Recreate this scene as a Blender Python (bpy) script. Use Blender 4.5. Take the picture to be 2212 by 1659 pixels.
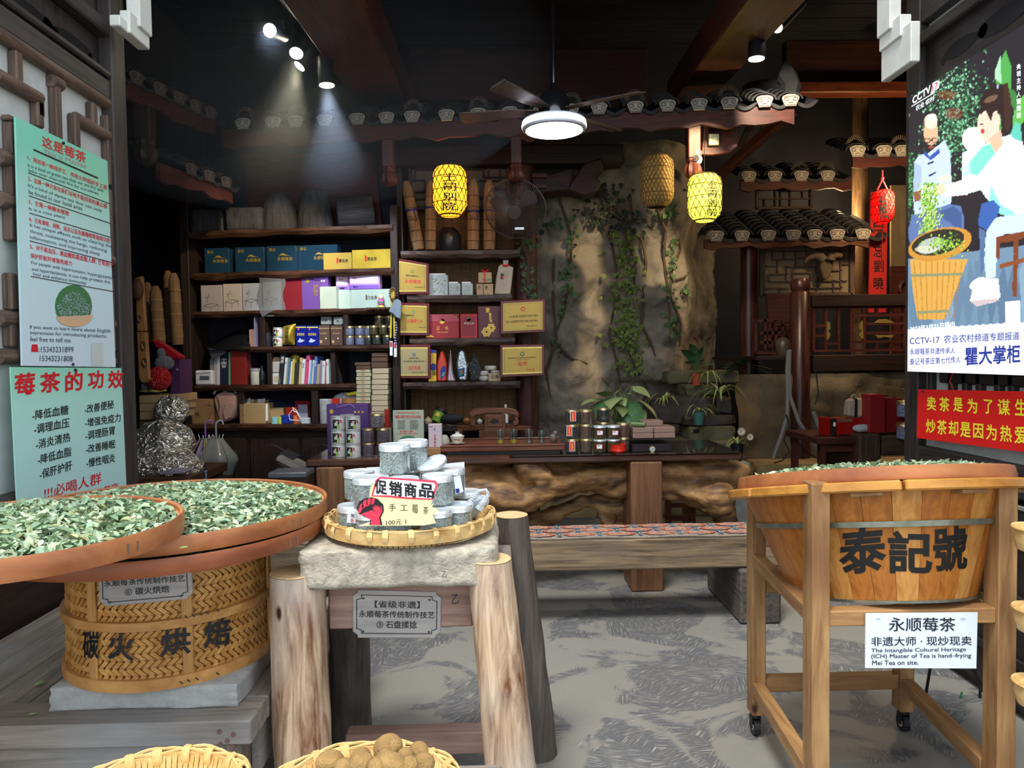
import bpy,bmesh,math,random
import numpy as np
from mathutils import Vector,Matrix,noise
from mathutils.geometry import delaunay_2d_cdt,interpolate_bezier
R=random.Random(7)
PI=math.pi
for o in list(bpy.data.objects):bpy.data.objects.remove(o)
scene=bpy.context.scene
COL=scene.collection
# == camera
F=1600.0
CAM=Vector((0,0,1.45))
yaw,pit,rol=math.radians(1.2),math.radians(2.1),math.radians(0.8)
FWD=Vector((math.sin(yaw)*math.cos(pit),math.cos(yaw)*math.cos(pit),-math.sin(pit)))
R0=Vector((math.cos(yaw),-math.sin(yaw),0));U0=R0.cross(FWD)
RT=R0*math.cos(rol)-U0*math.sin(rol);UP=U0*math.cos(rol)+R0*math.sin(rol)
cd=bpy.data.cameras.new('camera');cam=bpy.data.objects.new('camera',cd);COL.objects.link(cam)
mw=Matrix((RT,UP,-FWD)).transposed().to_4x4();mw.translation=CAM
cam.matrix_world=mw
cd.sensor_width=36;cd.lens=36*F/2212;cd.clip_start=.02;cd.clip_end=200
scene.camera=cam
# == view, world, sun
vs=scene.view_settings
vs.view_transform='Standard';vs.look='None';vs.gamma=1;vs.use_curve_mapping=False
vs.exposure=0.3
scene.cycles.max_bounces=6;scene.cycles.transparent_max_bounces=16
scene.cycles.sample_clamp_indirect=4;scene.cycles.caustics_reflective=False;scene.cycles.caustics_refractive=False
w=bpy.data.worlds.new('sky');scene.world=w;w.use_nodes=True
nt=w.node_tree;bg=nt.nodes['Background']
sky=nt.nodes.new('ShaderNodeTexSky');sky.sky_type='HOSEK_WILKIE';sky.turbidity=6;sky.ground_albedo=.4
sky.sun_direction=Vector((-.35,-.55,.75)).normalized()
mx=nt.nodes.new('ShaderNodeMixRGB');mx.inputs[0].default_value=.75;mx.inputs[2].default_value=(.86,.93,1,1)
nt.links.new(sky.outputs[0],mx.inputs[1]);nt.links.new(mx.outputs[0],bg.inputs[0]);bg.inputs[1].default_value=2.3
sd=bpy.data.lights.new('sun','SUN');sd.energy=2.6;sd.angle=math.radians(14);sd.color=(1,.97,.92)
so=bpy.data.objects.new('sun',sd);COL.objects.link(so)
so.rotation_euler=Vector((.22,.34,-.92)).to_track_quat('-Z','Y').to_euler()
# == pixel helpers
def ray(px,py):return FWD+RT*((px-1106)/F)-UP*((py-829.5)/F)
def hY(px,py,Y):d=ray(px,py);return CAM+d*((Y-CAM.y)/d.y)
def hX(px,py,X):d=ray(px,py);return CAM+d*((X-CAM.x)/d.x)
def hZ(px,py,z):d=ray(px,py);return CAM+d*((z-CAM.z)/d.z)
def proj(p):
 v=Vector(p)-CAM;k=F/v.dot(FWD);return 1106+v.dot(RT)*k,829.5-v.dot(UP)*k
class Pl:
 def __init__(s,px,Y,ang=0):
  s.p=hY(px,775,Y);a=math.radians(ang);s.u=Vector((math.cos(a),math.sin(a),0));s.n=Vector((-math.sin(a),math.cos(a),0));s.a=a
 def hit(s,px,py,off=0):
  d=ray(px,py);t=((s.p-CAM).dot(s.n)+off)/d.dot(s.n);return CAM+d*t
 def w(s,x0,x1,py=775,off=0):return(s.hit(x1,py,off)-s.hit(x0,py,off)).dot(s.u)
class PX:
 def __init__(s,X):s.X=X
 def hit(s,px,py,off=0):return hX(px,py,s.X+(-off if s.X>0 else off))
 # == geometry collector
class G:
 def __init__(s):s.v=[];s.f=[]
 def add(s,vs_,fs):
  n=len(s.v);s.v+=[tuple(p)for p in vs_];s.f+=[tuple(i+n for i in f)for f in fs];return s
 def hexa(s,p):return s.add(p,[(0,3,2,1),(4,5,6,7),(0,1,5,4),(1,2,6,5),(2,3,7,6),(3,0,4,7)])
 def box(s,x0,x1,y0,y1,z0,z1):
  return s.hexa([(x0,y0,z0),(x1,y0,z0),(x1,y1,z0),(x0,y1,z0),(x0,y0,z1),(x1,y0,z1),(x1,y1,z1),(x0,y1,z1)])
 def cbox(s,c,sz,rot=None):
  c=Vector(c);a,b,d=(q/2 for q in sz);P=[Vector(q)for q in((-a,-b,-d),(a,-b,-d),(a,b,-d),(-a,b,-d),(-a,-b,d),(a,-b,d),(a,b,d),(-a,b,d))]
  if rot is not None:P=[rot@q for q in P]
  return s.hexa([c+q for q in P])
 def bar(s,a,b,w,h,up=(0,0,1)):
  a=Vector(a);b=Vector(b);d=(b-a).normalized();up=Vector(up);sd_=d.cross(up)
  if sd_.length<1e-4:sd_=d.cross(Vector((0,1,0)))
  sd_.normalize();u=sd_.cross(d).normalized();sd_*=w/2;u*=h/2
  return s.hexa([a-sd_-u,a+sd_-u,b+sd_-u,b-sd_-u,a-sd_+u,a+sd_+u,b+sd_+u,b-sd_+u])
 def tube(s,pts,r,n=8,cap=True):
  pts=[Vector(p)for p in pts];m=len(pts);rr=r if isinstance(r,(list,tuple))else[r]*m
  vs_=[];fs=[];ref=Vector((0,0,1));prev=None
  for i,p in enumerate(pts):
   d=(pts[min(i+1,m-1)]-pts[max(i-1,0)]).normalized()
   if prev is None:
    a=d.cross(ref)
    if a.length<.05:a=d.cross(Vector((1,0,0)))
   else:a=prev-d*prev.dot(d)
   a.normalize();prev=a;b=d.cross(a)
   for k in range(n):
    t=2*PI*k/n;vs_.append(p+a*(rr[i]*math.cos(t))+b*(rr[i]*math.sin(t)))
  for i in range(m-1):
   for k in range(n):
    k2=(k+1)%n;fs.append((i*n+k,i*n+k2,(i+1)*n+k2,(i+1)*n+k))
  if cap:fs.append(tuple(range(n-1,-1,-1)));fs.append(tuple((m-1)*n+k for k in range(n)))
  return s.add(vs_,fs)
 def cyl(s,p0,p1,r0,r1=None,n=16):return s.tube([p0,p1],[r0,r0 if r1 is None else r1],n)
 def lathe(s,prof,n=20,c=(0,0,0),sx=1,sy=1,closed=False,a0=0,a1=2*PI):
  full=abs(a1-a0-2*PI)<1e-6;m=n if full else n+1
  vs_=[];fs=[]
  for(r,z)in prof:
   for k in range(m):
    t=a0+(a1-a0)*k/n;vs_.append((c[0]+r*sx*math.cos(t),c[1]+r*sy*math.sin(t),c[2]+z))
  L=len(prof)
  for i in range(L if closed else L-1):
   j=(i+1)%L
   for k in range(n if full else m-1):
    k2=(k+1)%m;fs.append((i*m+k,i*m+k2,j*m+k2,j*m+k))
  if not closed and full:
   if prof[0][0]>1e-4:fs.append(tuple(range(m-1,-1,-1)))
   if prof[-1][0]>1e-4:fs.append(tuple((L-1)*m+k for k in range(m)))
  return s.add(vs_,fs)
 def sph(s,c,r,n=12,m=8,sc=(1,1,1)):
  vs_=[];fs=[]
  for i in range(1,m):
   for k in range(n):
    a=PI*i/m;t=2*PI*k/n;vs_.append((c[0]+r*sc[0]*math.sin(a)*math.cos(t),c[1]+r*sc[1]*math.sin(a)*math.sin(t),c[2]+r*sc[2]*math.cos(a)))
  vs_+=[(c[0],c[1],c[2]+r*sc[2]),(c[0],c[1],c[2]-r*sc[2])];T_=(m-1)*n
  for i in range(m-2):
   for k in range(n):k2=(k+1)%n;fs.append((i*n+k,(i+1)*n+k,(i+1)*n+k2,i*n+k2))
  for k in range(n):k2=(k+1)%n;fs+=[(T_,k,k2),(T_+1,(m-2)*n+k2,(m-2)*n+k)]
  return s.add(vs_,fs)
 def grid(s,fn,nu,nv,close=False):
  vs_=[fn(i/nu,j/nv)for j in range(nv+1)for i in range(nu+1)]
  fs=[(j*(nu+1)+i,j*(nu+1)+i+1,(j+1)*(nu+1)+i+1,(j+1)*(nu+1)+i)for j in range(nv)for i in range(nu)]
  return s.add(vs_,fs)
 def prism(s,poly,off):
  n=len(poly);off=Vector(off);a=[Vector(p)for p in poly]
  return s.add(a+[p+off for p in a],[tuple(range(n)),tuple(range(2*n-1,n-1,-1))]+[(i,(i+1)%n+0,(i+1)%n+n,i+n)[::-1]for i in range(n)])
 def xf(s,M_):
  s.v=[tuple(M_@Vector(p))for p in s.v];return s
  # == objects
KIDS={};WO={}
def mesh_of(name,g,mat,smooth=False,bev=0,seg=1,fix=True):
 me=bpy.data.meshes.new(name);me.from_pydata(g.v,[],g.f)
 bm=bmesh.new();bm.from_mesh(me)
 if fix:bmesh.ops.recalc_face_normals(bm,faces=bm.faces)
 if bev:
  es=[e for e in bm.edges if len(e.link_faces)==2 and e.calc_face_angle(0)>.6]
  bmesh.ops.bevel(bm,geom=es,offset=bev,segments=seg,affect='EDGES',profile=.6,clamp_overlap=True)
 bm.to_mesh(me);bm.free()
 for m in(mat if isinstance(mat,(list,tuple))else[mat]):me.materials.append(m)
 if smooth:me.polygons.foreach_set('use_smooth',[True]*len(me.polygons));me.set_sharp_from_angle(angle=math.radians(38 if smooth is True else smooth))
 return me
def link(o,parent):
 COL.objects.link(o);KIDS[o.name]=[]
 if parent is not None:o.parent=parent;KIDS[parent.name].append(o)
 return o
def T(name,label,cat,loc=(0,0,0),rz=0,group=None):
 o=bpy.data.objects.new(name,None);link(o,None);o.location=loc;o.rotation_euler=(0,0,rz);WO[o.name]=Vector(loc)
 o.empty_display_size=.05;o['label']=label;o['category']=cat
 if group:o['group']=group
 return o
def tag(o,label,cat=None,group=None,kind=None):
 if label:o['label']=label
 if cat:o['category']=cat
 if group:o['group']=group
 if kind:o['kind']=kind
 return o
def mk(name,g,mat,parent=None,smooth=False,bev=0,org=None,label=None,kind=None,seg=1,local=False,fix=True):
 """world-built geometry; a top-level mesh takes its origin at its base"""
 if parent is None:
  if org is None:
   xs=[p[0]for p in g.v];ys=[p[1]for p in g.v];zs=[p[2]for p in g.v];org=((min(xs)+max(xs))/2,(min(ys)+max(ys))/2,min(zs))
  o_=Vector(org)
 else:o_=Vector((0,0,0))if local else WO[parent.name]
 g.v=[(p[0]-o_.x,p[1]-o_.y,p[2]-o_.z)for p in g.v]
 o=bpy.data.objects.new(name,mesh_of(name,g,mat,smooth,bev,seg,fix));link(o,parent)
 if parent is None:o.location=o_
 WO[o.name]=Vector(o_)
 if label:o['label']=label
 if kind:o['kind']=kind
 return o
def thing(name,label,cat,g,mat,group=None,**k):
 return tag(mk(name,g,mat,**k),label,cat,group)
def struct(name,g,mat,parent=None,**k):
 o=mk(name,g,mat,parent,**k)
 if parent is None:o['kind']='structure'
 return o
def share(o,name,parent,M4):
 c=bpy.data.objects.new(name,o.data);link(c,parent);c.matrix_local=M4;WO[c.name]=Vector((0,0,0));return c
def dup(o,loc=None,rz=None,label=None,group=None,sc=None,parent=None):
 c=o.copy();COL.objects.link(c);KIDS[c.name]=[]
 if parent is not None:c.parent=parent;KIDS[parent.name].append(c)
 if loc is not None:c.location=loc;WO[c.name]=Vector(loc)
 if rz is not None:c.rotation_euler=(0,0,rz)if not isinstance(rz,tuple)else rz
 if sc is not None:c.scale=sc if isinstance(sc,tuple)else(sc,)*3
 if label:c['label']=label
 if group:c['group']=group
 for k in KIDS[o.name]:dup(k,parent=c)
 return c
class Stamp:
 def __init__(s,o):s.o=o;s.n=0
 def __call__(s,loc,rz=0,label=None,group=None,sc=None):
  if s.n:return dup(s.o,loc,rz,label,group,sc)
  s.n=1;o=s.o;s.o=o;s.first=True
  o.location=loc;o.rotation_euler=(0,0,rz)if not isinstance(rz,tuple)else rz
  if sc is not None:o.scale=sc if isinstance(sc,tuple)else(sc,)*3
  if label:o['label']=label
  if group:o['group']=group
  WO[o.name]=Vector(loc);return o
  # == materials
def lin(c):
 if isinstance(c,str):
  c=c.lstrip('#');c=[int(c[i:i+2],16)/255 for i in(0,2,4)]
 return tuple((x/12.92 if x<=.04045 else((x+.055)/1.055)**2.4)for x in c)+(1,)
def _mat(name):
 m=bpy.data.materials.new(name);m.use_nodes=True;return m,m.node_tree,m.node_tree.nodes['Principled BSDF']
MC={}
def M(name,col,rough=.6,metal=0.,var=.18,scale=9.,bump=.15,bscale=60.,stretch=(1,1,1),spec=.4,col2=None,dist=.002,det=4):
 if name in MC:return MC[name]
 m,nt,b=_mat(name);N=nt.nodes.new;L=nt.links.new
 tc=N('ShaderNodeTexCoord');mp=N('ShaderNodeMapping');mp.inputs['Scale'].default_value=stretch;L(tc.outputs['Object'],mp.inputs[0])
 b.inputs['Roughness'].default_value=rough;b.inputs['Metallic'].default_value=metal;b.inputs['Specular IOR Level'].default_value=spec
 c=lin(col)
 if var or col2:
  n=N('ShaderNodeTexNoise');n.inputs['Scale'].default_value=scale;n.inputs['Detail'].default_value=det;L(mp.outputs[0],n.inputs['Vector'])
  r=N('ShaderNodeValToRGB');r.color_ramp.elements[0].position=.3;r.color_ramp.elements[1].position=.7
  if col2:r.color_ramp.elements[0].color=c;r.color_ramp.elements[1].color=lin(col2)
  else:r.color_ramp.elements[0].color=tuple(x*(1-var)for x in c[:3])+(1,);r.color_ramp.elements[1].color=tuple(min(1,x*(1+var))for x in c[:3])+(1,)
  L(n.outputs[0],r.inputs[0]);L(r.outputs[0],b.inputs['Base Color'])
 else:b.inputs['Base Color'].default_value=c
 if bump:
  n2=N('ShaderNodeTexNoise');n2.inputs['Scale'].default_value=bscale;n2.inputs['Detail'].default_value=3;L(mp.outputs[0],n2.inputs['Vector'])
  bp=N('ShaderNodeBump');bp.inputs['Strength'].default_value=bump*3 if bump<.33 else 1;bp.inputs['Distance'].default_value=dist;L(n2.outputs[0],bp.inputs['Height']);L(bp.outputs[0],b.inputs['Normal'])
 MC[name]=m;return m
def wood(name,c1,c2,axis='x',scale=3.,rough=.6,bump=.5,k=14,c3=None,spec=.35,knots=False):
 if name in MC:return MC[name]
 m,nt,b=_mat(name);N=nt.nodes.new;L=nt.links.new
 st={'x':(1,k,k),'y':(k,1,k),'z':(k,k,1)}[axis]
 tc=N('ShaderNodeTexCoord');mp=N('ShaderNodeMapping');mp.inputs['Scale'].default_value=st;L(tc.outputs['Object'],mp.inputs[0])
 n=N('ShaderNodeTexNoise');n.inputs['Scale'].default_value=scale;n.inputs['Detail'].default_value=7;n.inputs['Roughness'].default_value=.65;n.inputs['Distortion'].default_value=.6;L(mp.outputs[0],n.inputs['Vector'])
 r=N('ShaderNodeValToRGB');e=r.color_ramp.elements;e[0].position=.34;e[0].color=lin(c1);e[1].position=.66;e[1].color=lin(c2)
 L(n.outputs[0],r.inputs[0]);out=r.outputs[0]
 n3=N('ShaderNodeTexNoise');n3.inputs['Scale'].default_value=2.2;n3.inputs['Detail'].default_value=3;L(tc.outputs['Object'],n3.inputs['Vector'])
 mm=N('ShaderNodeMixRGB');mm.blend_type='MIX' if c3 else 'MULTIPLY'
 r2=N('ShaderNodeMapRange');r2.inputs[1].default_value=.45;r2.inputs[2].default_value=.7;r2.inputs[4].default_value=.75;L(n3.outputs[0],r2.inputs[0]);L(r2.outputs[0],mm.inputs[0])
 L(out,mm.inputs[1]);mm.inputs[2].default_value=lin(c3)if c3 else(.62,.6,.58,1);out=mm.outputs[0]
 if knots:
  vo=N('ShaderNodeTexVoronoi');vo.inputs['Scale'].default_value=7;mp2=N('ShaderNodeMapping');mp2.inputs['Scale'].default_value={'x':(.5,1,1),'y':(1,.5,1),'z':(1,1,.5)}[axis]
  L(tc.outputs['Object'],mp2.inputs[0]);L(mp2.outputs[0],vo.inputs['Vector'])
  r3=N('ShaderNodeMapRange');r3.inputs[1].default_value=.10;r3.inputs[2].default_value=.05;L(vo.outputs['Distance'],r3.inputs[0])
  m3=N('ShaderNodeMixRGB');L(r3.outputs[0],m3.inputs[0]);L(out,m3.inputs[1]);m3.inputs[2].default_value=lin('#3a1d10');out=m3.outputs[0]
 L(out,b.inputs['Base Color'])
 bp=N('ShaderNodeBump');bp.inputs['Strength'].default_value=bump;bp.inputs['Distance'].default_value=.004;L(n.outputs[0],bp.inputs['Height']);L(bp.outputs[0],b.inputs['Normal'])
 b.inputs['Roughness'].default_value=rough;b.inputs['Specular IOR Level'].default_value=spec
 MC[name]=m;return m
def emi(name,col,s):
 if name in MC:return MC[name]
 m,nt,b=_mat(name);b.inputs['Base Color'].default_value=lin(col);b.inputs['Emission Color'].default_value=lin(col);b.inputs['Emission Strength'].default_value=s
 MC[name]=m;return m
def glass(name,tint='#e8f4f4',gloss=.12,rough=.03,alpha=1.):
 if name in MC:return MC[name]
 m=bpy.data.materials.new(name);m.use_nodes=True;nt=m.node_tree;nt.nodes.clear();N=nt.nodes.new;L=nt.links.new
 o=N('ShaderNodeOutputMaterial');t=N('ShaderNodeBsdfTransparent');t.inputs[0].default_value=lin(tint)
 g=N('ShaderNodeBsdfGlossy');g.inputs[0].default_value=(1,1,1,1);g.inputs['Roughness'].default_value=rough
 lw=N('ShaderNodeLayerWeight');lw.inputs[0].default_value=.35;mr=N('ShaderNodeMapRange');mr.inputs[3].default_value=gloss*.4;mr.inputs[4].default_value=min(1,gloss*5)
 L(lw.outputs['Facing'],mr.inputs[0]);x=N('ShaderNodeMixShader');L(mr.outputs[0],x.inputs[0]);L(t.outputs[0],x.inputs[1]);L(g.outputs[0],x.inputs[2])
 out=x.outputs[0]
 if alpha<1:
  d=N('ShaderNodeBsdfDiffuse');d.inputs[0].default_value=lin(tint);x2=N('ShaderNodeMixShader');x2.inputs[0].default_value=alpha;L(d.outputs[0],x2.inputs[1]);L(out,x2.inputs[2]);out=x2.outputs[0]
 L(out,o.inputs[0]);MC[name]=m;return m
def crinkle(name,col,metal=1.,rough=.25,sc=14,strength=.9,alpha=1.):
 if name in MC:return MC[name]
 m,nt,b=_mat(name);N=nt.nodes.new;L=nt.links.new
 tc=N('ShaderNodeTexCoord');v=N('ShaderNodeTexVoronoi');v.inputs['Scale'].default_value=sc;v.feature='F1'
 n=N('ShaderNodeTexNoise');n.inputs['Scale'].default_value=sc*.8;n.inputs['Distortion'].default_value=2.5;L(tc.outputs['Object'],n.inputs['Vector'])
 mx_=N('ShaderNodeMixRGB');mx_.inputs[0].default_value=.25;L(tc.outputs['Object'],mx_.inputs[1]);L(n.outputs['Color'],mx_.inputs[2]);L(mx_.outputs[0],v.inputs['Vector'])
 ad=N('ShaderNodeMath');L(v.outputs['Distance'],ad.inputs[0]);L(n.outputs[0],ad.inputs[1])
 bp=N('ShaderNodeBump');bp.inputs['Strength'].default_value=strength;bp.inputs['Distance'].default_value=.03;L(ad.outputs[0],bp.inputs['Height']);L(bp.outputs[0],b.inputs['Normal'])
 b.inputs['Base Color'].default_value=lin(col);b.inputs['Metallic'].default_value=metal;b.inputs['Roughness'].default_value=rough;b.inputs['Alpha'].default_value=alpha
 MC[name]=m;return m
def flat(name,col,rough=.5,metal=0):return M(name,col,rough,metal,var=0,bump=0)
def hexmat(col,rough=.45):
 return M('paint_'+col.lstrip('#')+('' if rough==.45 else '_%d'%(rough*100)),col,rough,var=.06,scale=6,bump=0)
def vcol(name,emit=0,rough=.6):
 if name in MC:return MC[name]
 m,nt,b=_mat(name);a=nt.nodes.new('ShaderNodeVertexColor');a.layer_name='Col'
 nt.links.new(a.outputs[0],b.inputs['Base Color']);b.inputs['Roughness'].default_value=rough
 if emit:nt.links.new(a.outputs[0],b.inputs['Emission Color']);b.inputs['Emission Strength'].default_value=emit
 MC[name]=m;return m
 # == lettering
TXC={}
def _area(P):return sum(a[0]*b[1]-b[0]*a[1]for a,b in zip(P,P[1:]+P[:1]))/2
def _inside(p,P):
 c=False
 for(x0,y0),(x1,y1)in zip(P,P[1:]+P[:1]):
  if(y0>p[1])!=(y1>p[1])and p[0]<(x1-x0)*(p[1]-y0)/(y1-y0)+x0:c=not c
 return c
def glyphs(s,bold=0.,res=3):
 if(s,bold)in TXC:return TXC[s,bold]
 c=bpy.data.curves.new('t','FONT');c.body=s;c.size=10
 o=bpy.data.objects.new('t',c);COL.objects.link(o);dg=bpy.context.evaluated_depsgraph_get();cu=o.to_curve(dg);loops=[]
 for sp in cu.splines:
  b=sp.bezier_points;n=len(b);P=[]
  if n<2:continue
  for i in range(n):
   p,q=b[i],b[(i+1)%n];straight=(p.handle_right-p.co).length<1e-5 and(q.handle_left-q.co).length<1e-5 or(abs((p.handle_right-p.co).cross(q.co-p.co).length)<1e-4 and abs((q.handle_left-q.co).cross(q.co-p.co).length)<1e-4)
   P+=[(p.co.x,p.co.y)]if straight else[(v.x,v.y)for v in interpolate_bezier(p.co,p.handle_right,q.handle_left,q.co,res+1)[:-1]]
  P=[p for i,p in enumerate(P)if math.dist(p,P[i-1])>2e-3]
  if len(P)>2 and abs(_area(P))>1e-5:loops.append(P)
 o.to_curve_clear();bpy.data.objects.remove(o);bpy.data.curves.remove(c);v=[];f=[]
 if loops:
  ins={id(h):[P for P in loops if P is not h and _inside(h[0],P)and abs(_area(P))>abs(_area(h))]for h in loops}
  root={id(h):max(ins[id(h)]+[h],key=lambda P:abs(_area(P)))for h in loops};same=lambda h:_area(h)*_area(root[id(h)])>0
  outs=[P for P in loops if same(P)];own={id(P):[]for P in outs}
  for h in loops:
   if not same(h):
    c_=[P for P in ins[id(h)]if same(P)]
    if c_:own[id(min(c_,key=lambda P:abs(_area(P))))].append(h)
  def fat(P,sg,d):
   n=len(P);out=[]
   for i in range(n):
    a,b,c=Vector(P[i-1]),Vector(P[i]),Vector(P[(i+1)%n]);u=(b-a).normalized();w_=(c-b).normalized();m=Vector((u.y+w_.y,-u.x-w_.x));l=m.length
    m=m/l if l>.05 else Vector((u.y,-u.x));k=min(1.6,1/max(.3,m.dot(Vector((u.y,-u.x)))));q=b+m*(d*sg*k);out.append((q.x,q.y))
   return out
  for P in outs:
   sg=math.copysign(1,_area(P));D=bold*5.5
   Q_=[(fat(Q,sg,D)if D else Q)for Q in[P]+own[id(P)]];vv=[];ee=[]
   for Q in Q_:m=len(vv);vv+=[Vector(q)for q in Q];ee+=[(m+i,m+(i+1)%len(Q))for i in range(len(Q))]
   W,_,T_,*_r=delaunay_2d_cdt(vv,ee,[],0,1e-5);n=len(v);v+=[(w.x,w.y)for w in W]
   for t in T_:
    c=(sum(W[i].x for i in t)/len(t),sum(W[i].y for i in t)/len(t))
    if _inside(c,Q_[0])and not any(_inside(c,Q)for Q in Q_[1:]):f.append(tuple(i+n for i in t))
  x0=min(a for a,b in v);x1=max(a for a,b in v);y0=min(b for a,b in v);y1=max(b for a,b in v)
  v=[((a-x0)/(x1-x0+1e-9),(b-y0)/(y1-y0+1e-9))for a,b in v]
 TXC[s,bold]=(v,f);return TXC[s,bold]
def refine(v,f,L):
 v=list(v);out=[];todo=list(f)
 while todo:
  t=todo.pop();e=[(math.dist(v[t[i]],v[t[(i+1)%3]]),i)for i in range(3)];d,i=max(e)
  if d<L:out.append(t);continue
  a,b,c=t[i],t[(i+1)%3],t[(i+2)%3];m=len(v);v.append(((v[a][0]+v[b][0])/2,(v[a][1]+v[b][1])/2));todo+=[(a,m,c),(m,b,c)]
 return v,out
def ptext(hit,s,x0,y0,x1,y1,h,mat,parent,bold=.0,name='lettering',g=None,h1=None,fine=0):
 """print a line on a surface: baseline from (x0,y0) to (x1,y1), h tall; hit maps those coordinates onto the surface"""
 v,f=glyphs(s,bold);v,f=refine(v,f,fine)if fine else(v,f);own=g is None;g=g or G();h1=h if h1 is None else h1
 g.add([hit(x0+(x1-x0)*a,y0+(y1-y0)*a-(h+(h1-h)*a)*b)for a,b in v],f)
 if own:return mk(name,g,mat,parent,fix=False,kind='stuff' if name=='lettering' else None)
 return g
def ppoly(hit,pts,mat,parent,name='print',g=None):
 own=g is None;g=g or G();g.add([hit(*p)for p in pts],[tuple(range(len(pts)))])
 if own:return mk(name,g,mat,parent,fix=False)
 return g
def pline(hit,pts,wd,g):
 for(a,b)in zip(pts[:-1],pts[1:]):
  dx,dy=b[0]-a[0],b[1]-a[1];l=math.hypot(dx,dy)or 1;nx,ny=-dy/l*wd/2,dx/l*wd/2
  g.add([hit(a[0]+nx,a[1]+ny),hit(b[0]+nx,b[1]+ny),hit(b[0]-nx,b[1]-ny),hit(a[0]-nx,a[1]-ny)],[(0,1,2,3)])
def circ(cx,cy,rx,ry=None,n=20,a0=0,a1=2*PI):ry=ry or rx;return[(cx+rx*math.cos(a0+(a1-a0)*k/n),cy+ry*math.sin(a0+(a1-a0)*k/n))for k in range(n)]
INK=flat('ink_black','#15161a',.5);INKR=flat('ink_red','#d2202e',.5);INKY=flat('ink_yellow','#f3e23a',.5);GOLD=flat('foil_gold','#d8b24a',.35,.6);WHT=flat('ink_white','#f2f4f6',.5);INKB=flat('ink_blue','#26358a',.5)
# == common woods
W_DARK=wood('dark_stained_wood','#1b1210','#33221c','x',3,.55)
W_DARKZ=wood('dark_stained_wood_upright','#1b1311','#35251f','z',3,.55)
W_DARKY=wood('dark_stained_wood_deep','#1b1311','#35251f','y',3,.55)
W_RED=wood('red_brown_carved_wood','#331613','#5a2a22','x',3,.55)
W_REDZ=wood('red_brown_carved_wood_upright','#331613','#5a2a22','z',3,.5)
W_REDY=wood('red_brown_beam_wood','#2e1512','#55281f','y',2,.55)
W_DOOR=wood('weathered_door_wood','#2a2728','#46403f','z',3,.5,c3='#4b3f3a')
W_DOORY=wood('weathered_door_rail_wood','#2a2728','#46403f','y',3,.5,c3='#4b3f3a')
W_SHELF=wood('shelf_board_wood','#2b1a13','#5b3d2b','x',3.5,.45,.7)
W_LAT=wood('lattice_wood','#4a3a34','#7a6558','z',4,.6)
W_LATY=wood('lattice_wood_rail','#4a3a34','#7a6558','y',4,.6)
# == SETTING
def floor_mat():
 m,nt,b=_mat('trowelled_concrete');N=nt.nodes.new;L=nt.links.new
 tc=N('ShaderNodeTexCoord')
 n=N('ShaderNodeTexNoise');n.inputs['Scale'].default_value=1.9;n.inputs['Detail'].default_value=9;n.inputs['Distortion'].default_value=.9;n.inputs['Roughness'].default_value=.55;L(tc.outputs['Object'],n.inputs['Vector'])
 r=N('ShaderNodeValToRGB');e=r.color_ramp.elements;e[0].position=.485;e[0].color=lin('#5f6064');e[1].position=.515;e[1].color=lin('#86847d')
 L(n.outputs[0],r.inputs[0])
 f=N('ShaderNodeTexNoise');f.inputs['Scale'].default_value=1.1;f.inputs['Detail'].default_value=2;L(tc.outputs['Object'],f.inputs['Vector'])
 m2=N('ShaderNodeMixRGB');m2.blend_type='MULTIPLY';m2.inputs[0].default_value=.5;L(r.outputs[0],m2.inputs[1])
 r2=N('ShaderNodeValToRGB');r2.color_ramp.elements[0].color=(.62,.62,.63,1);r2.color_ramp.elements[1].color=(1,.98,.93,1);L(f.outputs[0],r2.inputs[0]);L(r2.outputs[0],m2.inputs[2])
 vo=N('ShaderNodeTexVoronoi');vo.inputs['Scale'].default_value=6.5;L(tc.outputs['Object'],vo.inputs['Vector'])
 vr=N('ShaderNodeVectorRotate');vr.rotation_type='Z_AXIS';L(tc.outputs['Object'],vr.inputs['Vector'])
 sp=N('ShaderNodeSeparateColor');L(vo.outputs['Color'],sp.inputs[0]);mu=N('ShaderNodeMath');mu.operation='MULTIPLY';mu.inputs[1].default_value=2.2;L(sp.outputs[0],mu.inputs[0]);L(mu.outputs[0],vr.inputs['Angle'])
 mp=N('ShaderNodeMapping');mp.inputs['Scale'].default_value=(260,12,1);L(vr.outputs[0],mp.inputs[0])
 s=N('ShaderNodeTexNoise');s.inputs['Scale'].default_value=1.;s.inputs['Detail'].default_value=2;L(mp.outputs[0],s.inputs['Vector'])
 inv=N('ShaderNodeMapRange');inv.inputs[1].default_value=.5;inv.inputs[2].default_value=.52;inv.inputs[3].default_value=1;inv.inputs[4].default_value=.12;L(n.outputs[0],inv.inputs[0])
 sr=N('ShaderNodeMapRange');sr.inputs[1].default_value=.52;sr.inputs[2].default_value=.64;L(s.outputs[0],sr.inputs[0])
 k=N('ShaderNodeMath');k.operation='MULTIPLY';L(inv.outputs[0],k.inputs[0]);L(sr.outputs[0],k.inputs[1])
 m3=N('ShaderNodeMixRGB');L(k.outputs[0],m3.inputs[0]);L(m2.outputs[0],m3.inputs[1]);m3.inputs[2].default_value=lin('#9a978e');L(m3.outputs[0],b.inputs['Base Color'])
 ad=N('ShaderNodeMath');L(k.outputs[0],ad.inputs[0]);L(r.outputs[0],ad.inputs[1])
 bp=N('ShaderNodeBump');bp.inputs['Strength'].default_value=.6;bp.inputs['Distance'].default_value=.004;L(ad.outputs[0],bp.inputs['Height']);L(bp.outputs[0],b.inputs['Normal'])
 b.inputs['Roughness'].default_value=.55;return m
CONC=floor_mat()
struct('floor',G().grid(lambda a,b_:(-7+14*a,-8+17.5*b_,0),2,2),CONC,org=(0,0,0))
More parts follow.
